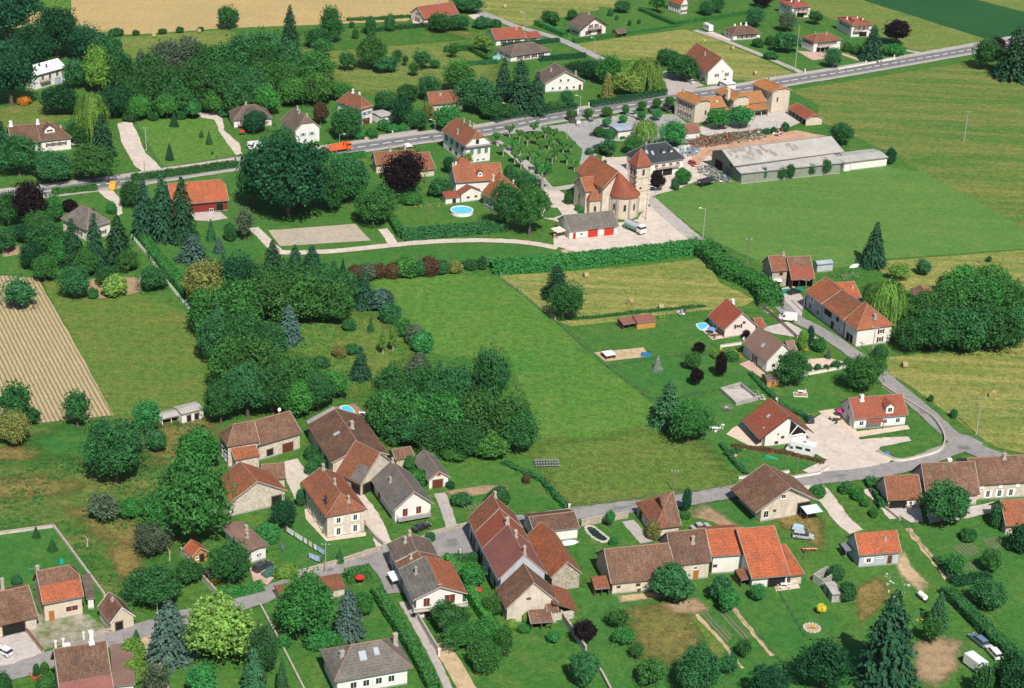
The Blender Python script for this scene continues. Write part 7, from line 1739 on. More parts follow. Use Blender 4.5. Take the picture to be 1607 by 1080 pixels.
def car(p, q, kind, col, label, name='parked_car', cat='car', group='cars', s=1.0):
 a, rz = heading(p, q); root = empty(name, (a.x, a.y, .17 if False else .1), rz, label, cat, group); root.scale = (s, s, s)
 L, W_, prof, cab, r = SHAPES[kind]
 b = MB(); b.xprism(prof, -W_ / 2, W_ / 2, axis='y')
 me = b.mesh('body', CP[col]); bm = bmesh.new(); bm.from_mesh(me)
 bmesh.ops.bevel(bm, geom=[e for e in bm.edges], offset=.07, segments=2, affect='EDGES'); bm.to_mesh(me); bm.free(); link('body', me, root)
 g = MB(); n = len(cab)
 if kind != 'van':
  ws = [W_ / 2 - .06, W_ / 2 - .2, W_ / 2 - .2, W_ / 2 - .06]
  for sy in (-1,1): g.v += [(x, sy * ws[i], z) for i, (x, z) in enumerate(cab)]
  g.f = [(3,2,1,0),(4,5,6,7),(0,1,5,4),(1,2,6,5),(2,3,7,6)]; g.m = [0] * 5
  link('window', g.mesh('window', GLASS), root)
  rf = MB(); x0, x1, z = cab[1][0] - .04, cab[2][0] + .04, cab[1][1]
  rf.box(((x0 + x1) / 2,0, z - .02),(x1 - x0, W_ - .34,.09), top=.95)
  for sy in (-1,1):
   xm = (cab[1][0] + cab[2][0]) / 2; rf.box((xm, sy * (W_ / 2 - .12), cab[0][1]),(.1,.05, z - cab[0][1]), top=1.0)
  link('roof', rf.mesh('roof', CP[col]), root)
 else:
  for sy in (-1,1): g.poly([(x, sy * (W_ / 2 + .012), z) for x, z in cab])
  g.poly([(1.34,-.75,1.84),(1.34,.75,1.84),(1.83,.78,1.2),(1.83,-.78,1.2)])
  link('window', g.mesh('window', GLASS), root)
 for sy in (-1,1):
  h = MB(); h.box((L / 2 - .02, sy * (W_ / 2 - .28),.58),(.08,.34,.16)); link('headlight', h.mesh('headlight', LAMP), root)
  h = MB(); h.box((-L / 2 + .02, sy * (W_ / 2 - .22),.62),(.08,.22,.2)); link('tail_light', h.mesh('tail_light', TAIL), root)
 wheels(root, (-L * .31, L * .32), W_ / 2 - .08, r)
 return root
car((120,229),(112,229), 'hatch', 'white', 'white hatchback parked beside the brown roofed villa at upper left')
car((178,296),(181,289), 'van', 'yellow', 'small yellow van at the mouth of the pale drive', 'parked_van', 'van')
car((92,382),(99,380), 'hatch', 'red', 'red car half hidden by trees left of the spruces')
car((907,195),(904,188), 'hatch', 'silver', 'silver car beside the tall lamp post at the car park edge')
car((897,191.5),(893,186), 'saloon', 'dark', 'dark car just left of the silver car at the lamp post')
car((926,189),(923,183), 'hatch', 'dark', 'dark car under the second street tree')
car((955,184),(952,178), 'saloon', 'dark', 'dark car under the third street tree')
car((992,183),(999,185), 'hatch', 'silver', 'silver blue car between two round trees of the car park')
car((1022,176),(1018,170), 'hatch', 'black', 'black car behind the last inner tree of the car park')
car((1044,175),(1050,177), 'saloon', 'black', 'black car beside the left school block, nearer one')
car((1053,170.5),(1049,165), 'hatch', 'dark', 'dark car in the shade of the left school block')
car((935,213),(926,214), 'estate', 'black', 'black car alone in the middle of the car park')
car((939,233),(931,233), 'saloon', 'dark', 'dark car beside the shrubbery at the lower end of the car park')
car((994,245),(1002,244), 'hatch', 'white', 'white car behind the church tower roof')
car((862,208),(860,204), 'hatch', 'dark', 'dark car at the upper corner of the plaza')
car((1087,260),(1093,264), 'hatch', 'red', 'bright red car in the yard left of the warehouse')
car((1246,461),(1255,459), 'saloon', 'black', 'black car beside the green tarpaulin fence')
car((1236,503),(1226,502), 'van', 'white', 'white van parked at the edge of the lane', 'parked_van', 'van', s=1.05)
car((1269,661),(1264,654), 'hatch', 'green', 'dark green car at the top of the gravel drive')
car((1260,845),(1276,847), 'estate', 'silver', 'silver estate car on the grass beside the orange roofs')
car((1535,1009),(1525,1001), 'estate', 'blue', 'blue grey estate car beside the long hedge')
car((1558,1028),(1550,1019), 'estate', 'white', 'white estate car behind the blue grey one')
car((6,1026),(-4,1021), 'hatch', 'white', 'white hatchback in the concrete yard at the left edge')
car((661,831),(675,825), 'saloon', 'black', 'black car in front of the grey gabled house')
car((1099,831),(1109,829), 'saloon', 'silver', 'silver car half hidden behind the brown roof of the lower row')
car((1084,130),(1079,127), 'hatch', 'white', 'white car in the shade before the white farmhouse')
car((412,893),(425,886), 'estate', 'dark', 'dark grey car in front of the low white bungalow')
def boxes(root, spec):
 """spec: name, material, list of (centre, size[, top])"""
 for nm, mat, bl in spec:
  q = MB()
  for b in bl: q.box(b[0], b[1], top=b[2] if len(b) > 2 else 1.0)
  link(nm, q.mesh(nm, mat), root)
def camper(p, q, label, s=1.0):
 a, rz = heading(p, q); r = empty('camper_van', (a.x, a.y, .1), rz, label, 'camper van', 'camper vans'); r.scale = (s, s, s)
 b = MB(); b.xprism([(-3,.4),(-3,2.8),(-2.8,2.95),(2.2,2.95),(2.5,2.6),(1.9,2.0),(2.5,1.2),(3.0,1.05),(3.05,.4)], -1.1,1.1, axis='y'); link('body', b.mesh('body', CP['white']), r)
 for nm, bl in (('window', ((-1.7,0,1.6),(1.1,2.24,.6))),('window', ((.2,0,1.6),(1.4,2.24,.6)))): 
  q_ = MB(); q_.box(*bl); link(nm, q_.mesh(nm, GLASS), r)
 q_ = MB(); q_.xprism([(1.5,1.3),(1.5,1.85),(1.9,1.85),(2.3,1.3)], -1.115,1.115, axis='y'); link('window', q_.mesh('window', GLASS), r)
 q_ = MB(); q_.xprism([(1.92,1.95),(2.42,1.3),(2.47,1.3),(1.98,1.97)], -.95,.95, axis='y'); link('windscreen', q_.mesh('windscreen', GLASS), r)
 q_ = MB(); q_.box((-.6,0,2.95),(.7,.6,.12)); link('roof_hatch', q_.mesh('roof_hatch', METAL), r)
 wheels(r, (-1.9,2.0),1.0,.36,.25)
camper((1256,713),(1235,708), 'large white camper van parked beside the dark red roofed house', 1.12)
camper((1110,48),(1102,44), 'white camper van on the grass at the end of the straight lane', .95)
a, rz = heading((400,234),(410,233)); r = empty('caravan', (a.x, a.y, 0), rz, 'white caravan parked beside the main road', 'caravan')
b = MB(); b.xprism([(-2.3,.5),(-2.5,1.2),(-2.3,2.4),(-2.0,2.6),(2.0,2.6),(2.3,2.4),(2.5,1.2),(2.3,.5)], -1.05,1.05, axis='y'); link('body', b.mesh('body', CP['white']), r)
for x in (-1.2,.9):
 b = MB(); b.box((x, 0,1.35),(1.1,2.14,.65)); link('window', b.mesh('window', GLASS), r)
wheels(r, (0,),.95,.3); b = MB(); b.tube((2.3,0,.5),(3.4,0,.5),.05); link('drawbar', b.mesh('drawbar', METAL), r)
# orange lorry on the main road
a, rz = heading((532,238.5),(552,235.5)); r = empty('truck', (a.x, a.y, .17), rz, 'bright orange lorry on the main road', 'truck')
boxes(r, [('chassis', DKMETAL, [((0,0,.6),(8.2,1.0,.3))]),('cab', CP['orange'], [((3.4,0,.6),(1.7,2.4,1.2)),((3.3,0,1.8),(1.5,2.3,1.0),.93)]),
          ('window', GLASS, [((3.35,0,1.95),(1.46,2.34,.6),.96)]),('container', CP['orange'], [((-.9,0,.95),(6.3,2.35,.8)),((-1.2,0,1.75),(4.8,2.2,.7),.85)]),('crane', CP['orange'], [((1.9,0,1.6),(.7,1.6,1.5)),((-.4,.3,2.5),(4.2,.35,.3)),((-2.9,.3,1.6),(.5,.8,.9))]),
          ('railing', METAL, [((-2.2,-1.15,1.7),(3.4,.06,.5)),((-2.2,1.15,1.7),(3.4,.06,.5))])])
wheels(r, (-2.9,-1.7,3.1),1.1,.48,.3)
# tanker lorry in the gravel yard
a, rz = heading((995,363),(1012,371)); r = empty('tanker_truck', (a.x, a.y, .14), rz, 'grey tanker lorry with green side stripe and white cab in the gravel yard', 'truck')
b = MB(); b.tube((-3.6,0,1.85),(1.9,0,1.85),1.12, seg=18); link('tank', b.mesh('tank', CP['silver'], smooth=False), r)
boxes(r, [('chassis', DKMETAL, [((-.3,0,.6),(8.4,1.0,.3))]),('side_panel', paint('panel_green', (.02,.28,.14)), [((-.9,0,.85),(5.6,2.42,.5))]),
          ('cab', CP['white'], [((3.3,0,.6),(1.9,2.4,1.3)),((3.25,0,1.9),(1.7,2.3,1.0),.94)]),('window', GLASS, [((3.3,0,1.95),(1.72,2.34,.65),.96)]),('walkway', METAL, [((-.9,0,2.98),(4.4,.6,.08)),((1.2,0,2.9),(.6,.6,.35))])])
wheels(r, (-3.0,-1.8,3.1),1.1,.5,.3)
# trailers and implements
a, rz = heading((1529,1050),(1537,1056)); r = empty('trailer', (a.x, a.y, 0), rz, 'white box trailer in the lower right corner', 'trailer')
boxes(r, [('box', CP['white'], [((0,0,.6),(4.4,2.2,2.1))]),('frame', DKMETAL, [((0,0,.45),(4.6,1.6,.15)),((2.7,0,.45),(1.2,.12,.12))]),('door', plain('trailer_door', (.5,.5,.5)), [((-2.22,0,.8),(.06,1.9,1.7))])]); wheels(r, (-.6,),1.0,.33)
a, rz = heading((1447,941),(1453,946)); r = empty('trailer', (a.x, a.y, 0), rz, 'small white tank on wheels on the lawn above the very large conifer', 'water tank')
b = MB(); b.tube((-1,0,1.0),(1,0,1.0),.6, seg=14); link('tank', b.mesh('tank', WHITE), r); boxes(r, [('frame', DKMETAL, [((.2,0,.4),(2.8,.8,.1))])]); wheels(r, (0,),.55,.3)
a, rz = heading((1252,834),(1262,836)); r = empty('trailer', (a.x, a.y, 0), rz, 'small cart with a pale blue cover beside the silver estate car', 'trailer')
boxes(r, [('cover', CP['lblue'], [((0,0,.7),(2.6,1.6,.8),.8)]),('frame', DKMETAL, [((.3,0,.5),(3.4,1.3,.15))])]); wheels(r, (0,),.8,.3)
a, rz = heading((1270,866),(1280,866)); r = empty('hay_rake', (a.x, a.y, 0), rz, 'old orange farm machine on the grass right of the orange roofs', 'farm machine')
ORG = paint('implement_orange', (.42,.13,.03))
q = MB(); q.tube((-1.6,0,.8),(1.6,0,.8),.12); q.tube((-1.6,-.5,.5),(1.6,.5,.5),.1); q.tube((0,0,.8),(1.9,0,.5),.08)
link('frame', q.mesh('frame', ORG), r)
for i in range(5):
 q = MB(); q.box((-1.4 + i * .7,.3,.15),(.12,.9,.7)); q.box((-1.4 + i * .7,.75,.1),(.4,.08,.45)); link('tine', q.mesh('tine', ORG), r)
wheels(r, (-1.0,),.7,.4)
a, rz = heading((425,901),(438,895)); q = MB(); q.xprism([(-1.9,0),(-1.8,.6),(-.8,.8),(-.2,1.2),(.9,1.1),(1.7,.7),(1.9,0)], -.85,.85, axis='y')
tag(link('covered_car', q.mesh('covered_car', plain('green_tarpaulin', (.05,.13,.11),.6)), loc=(a.x, a.y, .1), rz=rz), 'car under a grey green cover in front of the bungalow', 'covered car')
for (p, q_, lab) in (((1342,418),(1350,416), 'upturned white boat beside the lone dark conifer'),((892,853),(906,851), 'long white upturned boat behind the orange roofed barn')):
 a, rz = heading(p, q_); m = MB(); n = 10; k = 0
 for i in range(n + 1):
  t = i / n * 2 - 1; wv = .75 * (1 - abs(t) ** 2.4) + .03; h = .6 * (1 - abs(t) ** 3) + .05
  for j in range(7):
   s = math.pi * j / 6; m.v.append((t * 2.4, wv * math.cos(s), h * math.sin(s) + .02))
 for i in range(n):
  for j in range(6): m.f.append((i * 7 + j, i * 7 + j + 1,(i + 1) * 7 + j + 1,(i + 1) * 7 + j)); m.m.append(0)
 tag(link('rowing_boat', m.mesh('rowing_boat', WHITE), loc=(a.x, a.y, 0), rz=rz), lab, 'boat')
# ------------------------------------------------------------------ poles, lamps
CONC = plain('concrete_pole', (.36,.34,.32),.8); POLEW = plain('wooden_pole', (.2,.16,.13),.9)
def height_of(b, t):
 B = at(*b); lo, hi = .5,30
 for _ in range(20):
  m = (lo + hi) / 2
  if proj((B.x, B.y, m))[1] > t[1]: lo = m
  else: hi = m
 return B, hi
def pole(b, t, label, lamp=None, wood=False, arms=True):
 B, h = height_of(b, t)
 r = empty('street_lamp' if lamp else 'utility_pole', (B.x, B.y, 0),0, label, 'street lamp' if lamp else 'utility pole', 'street lamps' if lamp else 'utility poles')
 q = MB(); q.tube((0,0,0),(0,0, h),.17 if h > 8 else .11,.1 if h > 8 else .07,8); q.box((0,0,0),(.5,.5,.25)); link('pole', q.mesh('pole', POLEW if wood else CONC), r)
 if lamp:
  s = -1 if lamp == 'l' else 1
  q = MB(); q.tube((0,0, h - .15),(s * 1.3,0, h + .25),.06); link('arm', q.mesh('arm', METAL), r)
  q = MB(); q.box((s * 1.6,0, h + .18),(.8,.32,.16), top=.8); link('lamp_head', q.mesh('lamp_head', LAMP), r)
 elif arms:
  q = MB(); q.box((0,0, h - .5),(1.7,.1,.1)); link('crossarm', q.mesh('crossarm', METAL), r)
  for x in (-.75,0,.75):
   q = MB(); q.lathe((x, 0, h - .4), [(.03,0),(.09,.06),(.05,.12),(.09,.18),(.03,.26)], 8); link('insulator', q.mesh('insulator', WHITE), r)
for args in (((1531.8,681),(1541,623), 'concrete utility pole beside the mown meadow at the lane bend'),((1512.5,222),(1520,174), 'utility pole alone in the striped meadow'),
             ((1171,422),(1177,374), 'wooden utility pole at the lane edge of the bright crop field', None, True),((1368,559),(1375,512), 'pole in front of the hipped corner house'),
             ((1260,490),(1266,438), 'pole at the upper corner of the long lane row', None, True),((511,899),(513,852), 'thick concrete pole at the laundry lawn wall'),
             ((247,963),(247.5,934), 'pole left above the blue cedar'),((227,277),(227,252), 'thin pole in the mouth of the concrete drive', None, True, False),((229.5,236),(228.5,199), 'pale pole beside the concrete drive'),
             ((1247,112),(1251,41), 'tall slim pole at the end of the straight lane', None, False, False),((1056.5,772),(1059.5,737), 'thin pole at the lower edge of the rough pasture', None, True),
             ((1249.6,748),(1254,711), 'pole at the garden corner behind the huge barn', None, True, False),((1013,345),(1010,316), 'short crooked pole at the foot of the church tower', None, True, False),
             ((342.5,252),(342,226), 'slim pole at the lower edge of the fenced lawn', None, True, False),((890,217),(890,190), 'slim pole at the rounded corner of the car park', None, False, False)):
 pole(*args)
for args in (((1102,384),(1104,328), 'street lamp at the corner of the gravel yard and the lane', 'l'),((909,193.5),(912,151), 'tall pale street lamp between main road and car park', 'l'),((961,247),(962,231), 'street lamp behind the church ridge', 'l'),
             ((532.7,237),(531.5,211), 'street lamp behind the orange lorry', 'r'),((682,223.5),(683.5,189), 'street lamp left of the building with teal shutters', 'l'),((796,187),(797,163), 'street lamp above the plaza at the dark hedge', 'l'),
             ((1307,108),(1308,94), 'street lamp in front of the upper villas', 'l'),((823,42),(825,20), 'street lamp at the bend of the side road', 'l'),((1218,205),(1219,190), 'short lamp post at the lower edge of the school yard', 'l'),((933,82),(934,60), 'street lamp at the meadow edge of the side road', 'l'),((1028,312),(1031,294), 'street lamp between church tower and bright crop field', 'l'),((1098,286),(1100,262), 'pale post among the scrap in front of the warehouse', 'l')):
 pole(*args)
# ------------------------------------------------------------------ walls and fences
def wall(pts, h, w, mat, label, name='garden_wall', cap=None, curve=False, cat='wall', gap=None):
 W = [at(*p).to_2d() for p in pts]
 if curve: W = smooth(W, 5)
 o = W[0]; q = MB(); c = MB()
 for i in range(len(W) - 1):
  a, b = W[i] - o, W[i + 1] - o; d = b - a; m = (a + b) / 2; rz = math.atan2(d.y, d.x)
  q.box((m.x, m.y, 0),(d.length + w * .3, w, h), rz=rz); c.box((m.x, m.y, h - .02 * (i % 2)),(d.length + w * .5, w + .1,.08), rz=rz)
 r = empty(name, (o.x, o.y, 0),0, label, cat); link('wall', q.mesh('wall', mat), r); link('coping', c.mesh('coping', cap or VERGE), r); return r
def fence(pts, h, sp, label, mat=None, rails=2, post=.1, name='fence', mesh_=None):
 W = [at(*p).to_2d() for p in pts]; o = W[0]; P = []
 for i in range(len(W) - 1):
  d = W[i + 1] - W[i]; n = max(1, round(d.length / sp))
  P += [W[i] + d * (k / n) for k in range(n)]
 P.append(W[-1]); r = empty(name, (o.x, o.y, 0),0, label, 'fence')
 pm = MB(); pm.box((0,0,0),(post, post, h)); pm = pm.mesh('post', mat or WOOD)
 for p in P[:99]: link('post', pm, r, loc=(p.x - o.x, p.y - o.y, 0))
 q = MB()
 for i in range(len(P) - 1):
  a, b = P[i] - o, P[i + 1] - o
  for k in range(rails): z = h * (.95 - .75 * k / max(1, rails - 1)); q.tube((a.x, a.y, z),(b.x, b.y, z), post * (.32 if mesh_ is None else .2), seg=4)
 link('rail', q.mesh('rail', mat or WOOD), r)
 return r
PW = plain('pale_cement', (.5,.46,.41),.85); WW = plain('white_wall_paint', (.72,.68,.62),.8)
FM = plain('fence_wire', (.22,.24,.23),.6,.4); FG = plain('green_fence_wire', (.04,.10,.07),.6)
fence([(204,370),(230,400),(262,445),(297,488)], 1.3,1.6, 'white picket fence running down beside the long hedge', WHITE, 3,.13)
fence([(786,434),(830,470),(872,504)], 1.2,3, 'pale post fence at the left end of the mown meadow', plain('pale_wood', (.42,.36,.27),.9),2,.14)
fence([(872,504),(905,535),(955,578),(1030,633),(1080,668)], 1.2,3, 'wire fence between pasture and the dark lawn', FM, 3,.07)
fence([(955,577),(1030,563),(1105,557),(1170,560)], 1.2,2.5, 'green wire fence above the dark lawn', FG, 3,.07)
fence([(1030,633),(1110,615),(1192,608)], 1.2,2.5, 'green wire fence below the dark lawn', FG, 3,.07)
fence([(776,196),(802,190),(862,181),(904,174)], 1.4,2.0, 'wire fence along the road left of the chalet drive', FM, 3,.09)
fence([(928,171),(985,162),(1044,151)], 1.4,2.0, 'wire fence along the road above the car park', FM, 3,.09)
fence([(1411,817),(1450,862),(1493,918)], 1.2,2.5, 'wire fence between the pale blue house garden and the vegetable garden', FM, 3,.08)
fence([(212,192),(240,240),(256,264),(300,258),(370,248)], 1.1,2.2, 'wire fence around the lawn with the little firs', FM, 3,.08)
fence([(893,803),(1000,785),(1060,780),(1150,765)], 1.1,3.0, 'thin wire fence between rough pasture and village lane', FM, 2,.08)
fence([(1112,372),(1140,400),(1168,424)], 1.2,2.5, 'wire fence between lane and bright crop field', FG, 3,.07)
fence([(1150,128),(1180,124),(1240,116)], 1.5,2.0, 'tall thin mesh fence behind the white farmhouse', FM, 4,.07)
fence([(1280,85),(1320,108),(1340,112)], 1.0,2.0, 'wire fence around the villa terrace garden', FG, 2,.07)
fence([(700,1000),(705,1028)], 1.0,1.5, 'short fence at the end of the white garden wall', FM, 2,.08)
fence([(1262,1000),(1225,935),(1190,880)], 1.1,2.5, 'wire fence on the lawn below the orange roofs', FG, 3,.06)
fence([(1120,930),(1165,975),(1220,1035),(1250,1075)], 1.1,2.5, 'green wire fence right of the vegetable beds', FG, 3,.06)
wall([(-20,842),(84,828)], .7,.3, PW, 'pale wall along the upper side of the walled lawn')
wall([(84,828),(164,936)], .7,.3, PW, 'pale wall running down the right side of the walled lawn')
wall([(284,869),(312,905),(346,943)], 1.5,.25, PW, 'pale cement wall beside the honey coloured hut')
wall([(467,903),(535,884),(604,862)], 1.0,.35, Wm['stone'], 'low stone wall below the laundry lawn')
wall([(573,828),(588,846),(602,858)], 1.1,.35, Wm['stone'], 'stone wall at the right end of the laundry lawn')
wall([(875,962),(919,1026)], 1.7,.35, Wm['grey'], 'tall grey wall below the terrace row, upper part')
wall([(919,1026),(945,1060),(958,1085)], .8,.3, Wm['stone'], 'low grey wall running to the lower edge')
wall([(912,826),(952,818),(985,813)], 1.6,.35, Wm['stone'], 'stone wall between village lane and pond')
wall([(836,814),(852,811),(892,804)], .9,.25, PW, 'pale low wall at the bottom of the lawn')
wall([(654,971),(688,1028)], 1.6,.25, WW, 'white wall running down from the white gabled house')
wall([(409,952),(440,1010),(478,1085)], .5,.25, PW, 'low cement edging between two lawns below the lane')
wall([(1384,607),(1402,619),(1422,631),(1447,646),(1467,661),(1481,684),(1481,700),(1470,711),(1440,720),(1412,725),(1392,719),(1377,711)], .8,.3, WW, 'curved white garden wall around the lawn at the lane bend', curve=True)
wall([(1191,479),(1220,503),(1251,532)], .9,.25, PW, 'brown capped wall above the pale drive', cap=plain('brown_capping', (.2,.08,.05),.8))
wall([(1256,591),(1300,583),(1340,575)], .8,.25, WW, 'cream retaining wall below the row of round bushes')
wall([(1130,546),(1163,541)], .8,.25, WW, 'short cream wall between the two gabled houses')
wall([(1238,753),(1262,749),(1285,745),(1300,735)], .8,.3, WW, 'low white wall beside the gravel entrance')
wall([(1159,752),(1200,748),(1238,742)], .7,.25, WW, 'low pale wall behind the huge barn')
wall([(140,1002),(172,993),(176,995)], .9,.3, Wm['stone'], 'low wall left of the small stone hut')
wall([(36,985),(68,1026)], .9,.3, Wm['stone'], 'brown capped wall of the weedy yard', cap=plain('brown_capping', (.2,.08,.05),.8))
wall([(1365,770),(1390,800),(1412,818)], .7,.25, PW, 'low wall beside the brown roofed garage drive')
wall([(572,220),(615,214),(655,208)], 1.0,.3, Wm['grey'], 'grey wall along the main road below the round bushes')
wall([(256,266),(300,260),(372,249)], .5,.25, PW, 'low pale kerb wall between fenced lawn and road')
wall([(1315,110),(1360,102),(1405,93)], .9,.25, WW, 'white wall along the main road below the cedar')
wall([(672,841),(705,833),(732,826)], .9,.3, Wm['stone'], 'low stone wall above the asphalt square')
# basin walls
def ring(quad, h, t, mat, z0=0):
 W = [at(*p).to_2d() for p in quad]; o = sum(W, Vector((0,0))) / 4; q = MB()
 for i in range(4):
  a, b = W[i] - o, W[(i + 1) % 4] - o; d = b - a; m = (a + b) / 2; q.box((m.x, m.y, z0),(d.length + t * .9, t, h - .01 * i), rz=math.atan2(d.y, d.x))
 return o, [w_ - o for w_ in W], q
o, W, q = ring([(1131,615),(1161,606),(1188,628),(1155,637)], 1.1,.3, None)
r = empty('unfinished_pool', (o.x, o.y, 0),0, 'unfinished grey block basin on the lawn above the dark red roof', 'swimming pool')
link('basin_wall', q.mesh('basin_wall', Wm['grey']), r); f = MB(); f.poly([(w_.x, w_.y, .17) for w_ in W]); link('basin_floor', f.mesh('basin_floor', S_['yard']), r)
wm, t_, b_ = nt('pool_water'); b_.inputs['Base Color'].default_value = (.10,.52,.68,1); b_.inputs['Roughness'].default_value = .1; _bump(t_, b_, _noise(t_, _pos(t_),3),.1,.02)
c = at(724.5,335); r = empty('round_pool', (c.x, c.y, 0),0, 'round blue swimming pool with white sides on the farmhouse lawn', 'swimming pool')
q = MB(); q.lathe((0,0,0), [(3.5,0),(3.5,1.15),(3.6,1.2),(3.6,1.26),(3.35,1.26),(3.35,1.0),(3.35,.05)], 36); link('pool_wall', q.mesh('pool_wall', WHITE), r)
q = MB(); q.lathe((0,0,1.08), [(3.34,0),(.01,.001)], 36, close=False); link('water', q.mesh('water', wm), r)
q = MB()
for s in (-.25,.25): q.tube((-3.7, s, 0),(-3.4, s, 1.7),.03); 
for z in (.3,.6,.9,1.2): q.tube((-3.65,-.25, z),(-3.65,.25, z),.03)
link('ladder', q.mesh('ladder', METAL), r)
def flatpool(pts, label, rim):
 W = smooth([at(*p).to_2d() for p in pts], 5, True); o = sum(W, Vector((0,0))) / len(W); r = empty('pool', (o.x, o.y, 0),0, label, 'swimming pool')
 q = MB(); q.prism([(w_.x - o.x, w_.y - o.y) for w_ in W], .0,.2); link('pool_rim', q.mesh('pool_rim', rim), r)
 q = MB(); q.prism([((w_.x - o.x) * .86,(w_.y - o.y) * .86) for w_ in W], .21,.235); link('water', q.mesh('water', wm), r)
patch('tiled_terrace', [(524,640),(556,634),(572,648),(566,660),(545,664),(530,652)], soil('terracotta_terrace', (.35,.17,.12),(.3,.2,.15)),5,.1)
flatpool([(533,640),(545,637),(556,645),(555,654),(545,652)], 'kidney shaped pale blue pool behind the large brown farmhouse roof', WW)
flatpool([(1092,510),(1106,507),(1112,513),(1100,519)], 'small turquoise pool on the terrace of the pink house', WW)
flatpool([(774,90),(782,88),(785,92),(777,95)], 'tiny turquoise pool beside the clipped hedges', WW)
pm, t_, b_ = nt('pond_water'); b_.inputs['Base Color'].default_value = (.012,.03,.02,1); b_.inputs['Roughness'].default_value = .08
W = smooth([at(*p).to_2d() for p in [(919,829),(930,827),(945,838),(955,847),(945,851),(928,842)]], 5, True); o = sum(W, Vector((0,0))) / len(W)
r = empty('garden_pond', (o.x, o.y, 0),0, 'dark garden pond edged with pale stones', 'pond')
q = MB(); q.poly([(w_.x - o.x, w_.y - o.y, .13) for w_ in W]); link('water', q.mesh('water', pm), r)
for i in range(0, len(W)):
 q = MB(); q.box((0,0,0),(.7,.5,.2), rz=i * 1.3, top=.7)
 if i == 0: sm = q.mesh('edging_stone', PW)
 link('edging_stone', sm, r, loc=((W[i] - o).x, (W[i] - o).y, .08), rz=i * .7)
# ------------------------------------------------------------------ garden things
def obj1(name, p, mb, mat, label, cat, group=None, rz=0.0, z=0.0):
 a = at(*p); return tag(link(name, mb.mesh(name, mat), loc=(a.x, a.y, z), rz=rz), label, cat, group)
def bale(p, label, rz=.4):
 a = at(*p); q = MB(); q.tube((-.65,0,.82),(.65,0,.82),.85, seg=18)
 tag(link('hay_bale', q.mesh('hay_bale', HAY, smooth=False), loc=(a.x, a.y, 0), rz=rz), label, 'hay bale', 'round hay bales')
HAY = soil('hay', (.40,.33,.14),(.30,.27,.12),.95,6,1.5)
for p, l, z in (((919,436), 'hay bale below the laurel hedge', .4),((989,478), 'hay bale in the lower middle of the mown meadow', .9),((1037,486), 'hay bale nearest the red roofed animal sheds', .1),((1419,577), 'hay bale at the upper corner of the right hay meadow', .2),((1557,623), 'hay bale beside the utility pole in the right hay meadow', 1.2),
    ((1149,79), 'hay bale beside the straight lane', .5),((1185,118), 'hay bale behind the white farmhouse', .3),((1104,68), 'hay bale near the camper van', .9),((242,59), 'hay bale in the small meadow below the wheat, left one', .2),((312,52), 'hay bale in the small meadow below the wheat, right one', .7),((792,13), 'hay bale in the meadow at the top edge', .2)):
 bale(p, l, z)
def parasol(p, col, label, closed=False, h=2.2, rad=1.05):
 a = at(*p); r = empty('parasol', (a.x, a.y, 0),0, label, 'parasol'); q = MB(); q.tube((0,0,0),(0,0, h),.03); q.box((0,0,0),(.5,.5,.12)); link('pole', q.mesh('pole', METAL), r)
 q = MB(); q.lathe((0,0, h - .5), [(rad, 0),(rad * .5,.3),(.03,.5)] if not closed else [(.12,-.9),(.28,-.7),(.2,0),(.03,.5)], 8, close=False); link('canopy', q.mesh('canopy', col), r)
REDC = plain('red_cloth', (.6,.02,.025),.7); MAG = plain('magenta_cloth', (.5,.03,.2),.7); CREMC = plain('cream_cloth', (.7,.58,.45),.7); BLUC = plain('blue_cloth', (.1,.25,.6),.7)
parasol((564.5,917), REDC, 'red parasol in the garden below the village lane'); parasol((748,936), REDC, 'red parasol between the white house and the terrace row'); parasol((380,213), REDC, 'red parasol before the brown hipped house near the main road')
parasol((1114,677), CREMC, 'closed cream parasol on the lawn left of the dark red roof', True, 2.6); parasol((1318,654), MAG, 'magenta parasol on the terrace of the white house', False, 2.2,1.2); parasol((1116,524), BLUC, 'blue parasol on the terrace of the pink house', False, 2.0,1.2)
def table_set(p, label, mat=WHITE, n=4, rz=0.0):
 a = at(*p); r = empty('garden_table', (a.x, a.y, .1), rz, label, 'garden furniture'); q = MB(); q.box((0,0,.68),(1.5,.9,.06)); link('table_top', q.mesh('table_top', mat), r)
 for x, y in ((-.6,-.35),(.6,-.35),(.6,.35),(-.6,.35)): q = MB(); q.box((x, y, 0),(.07,.07,.68)); link('leg', q.mesh('leg', mat), r)
 cm = MB(); cm.box((0,0,.38),(.5,.5,.06)); cm.box((0,.24,.44),(.5,.05,.5))
 for x, y in ((-.2,-.2),(.2,-.2),(.2,.2),(-.2,.2)): cm.box((x, y, 0),(.05,.05,.38))
 cm = cm.mesh('garden_chair', mat)
 for i in range(n):
  t = i * 2 * math.pi / n + .5; c = at(*p); d = Vector((math.cos(t + rz), math.sin(t + rz))) * 1.35
  tag(link('garden_chair', cm, loc=(c.x + d.x, c.y + d.y, .1), rz=t + rz - math.pi / 2), 'chair around the ' + label.split(' with ')[0], 'chair', 'garden chairs')
q = MB(); 
patch('terrace', [(1213,915),(1247,910),(1256,924),(1218,929)], S_['terr'], 7,.05)
table_set((1230,921), 'white table on the paved terrace below the orange roof', WHITE, 5); table_set((1122,676), 'white table beside the closed parasol', WHITE, 3); table_set((1311,662), 'dark table on the terrace left of the white house', DKMETAL, 3); table_set((1120,529), 'brown table on the pink house terrace', WOOD, 3); table_set((308,872), 'white table in front of the honey coloured hut', WHITE, 3)
table_set((1256,618), 'white table on the lawn below the loose dark tree', WHITE, 2); table_set((568,652), 'white table beside the kidney shaped pool', WHITE, 2)
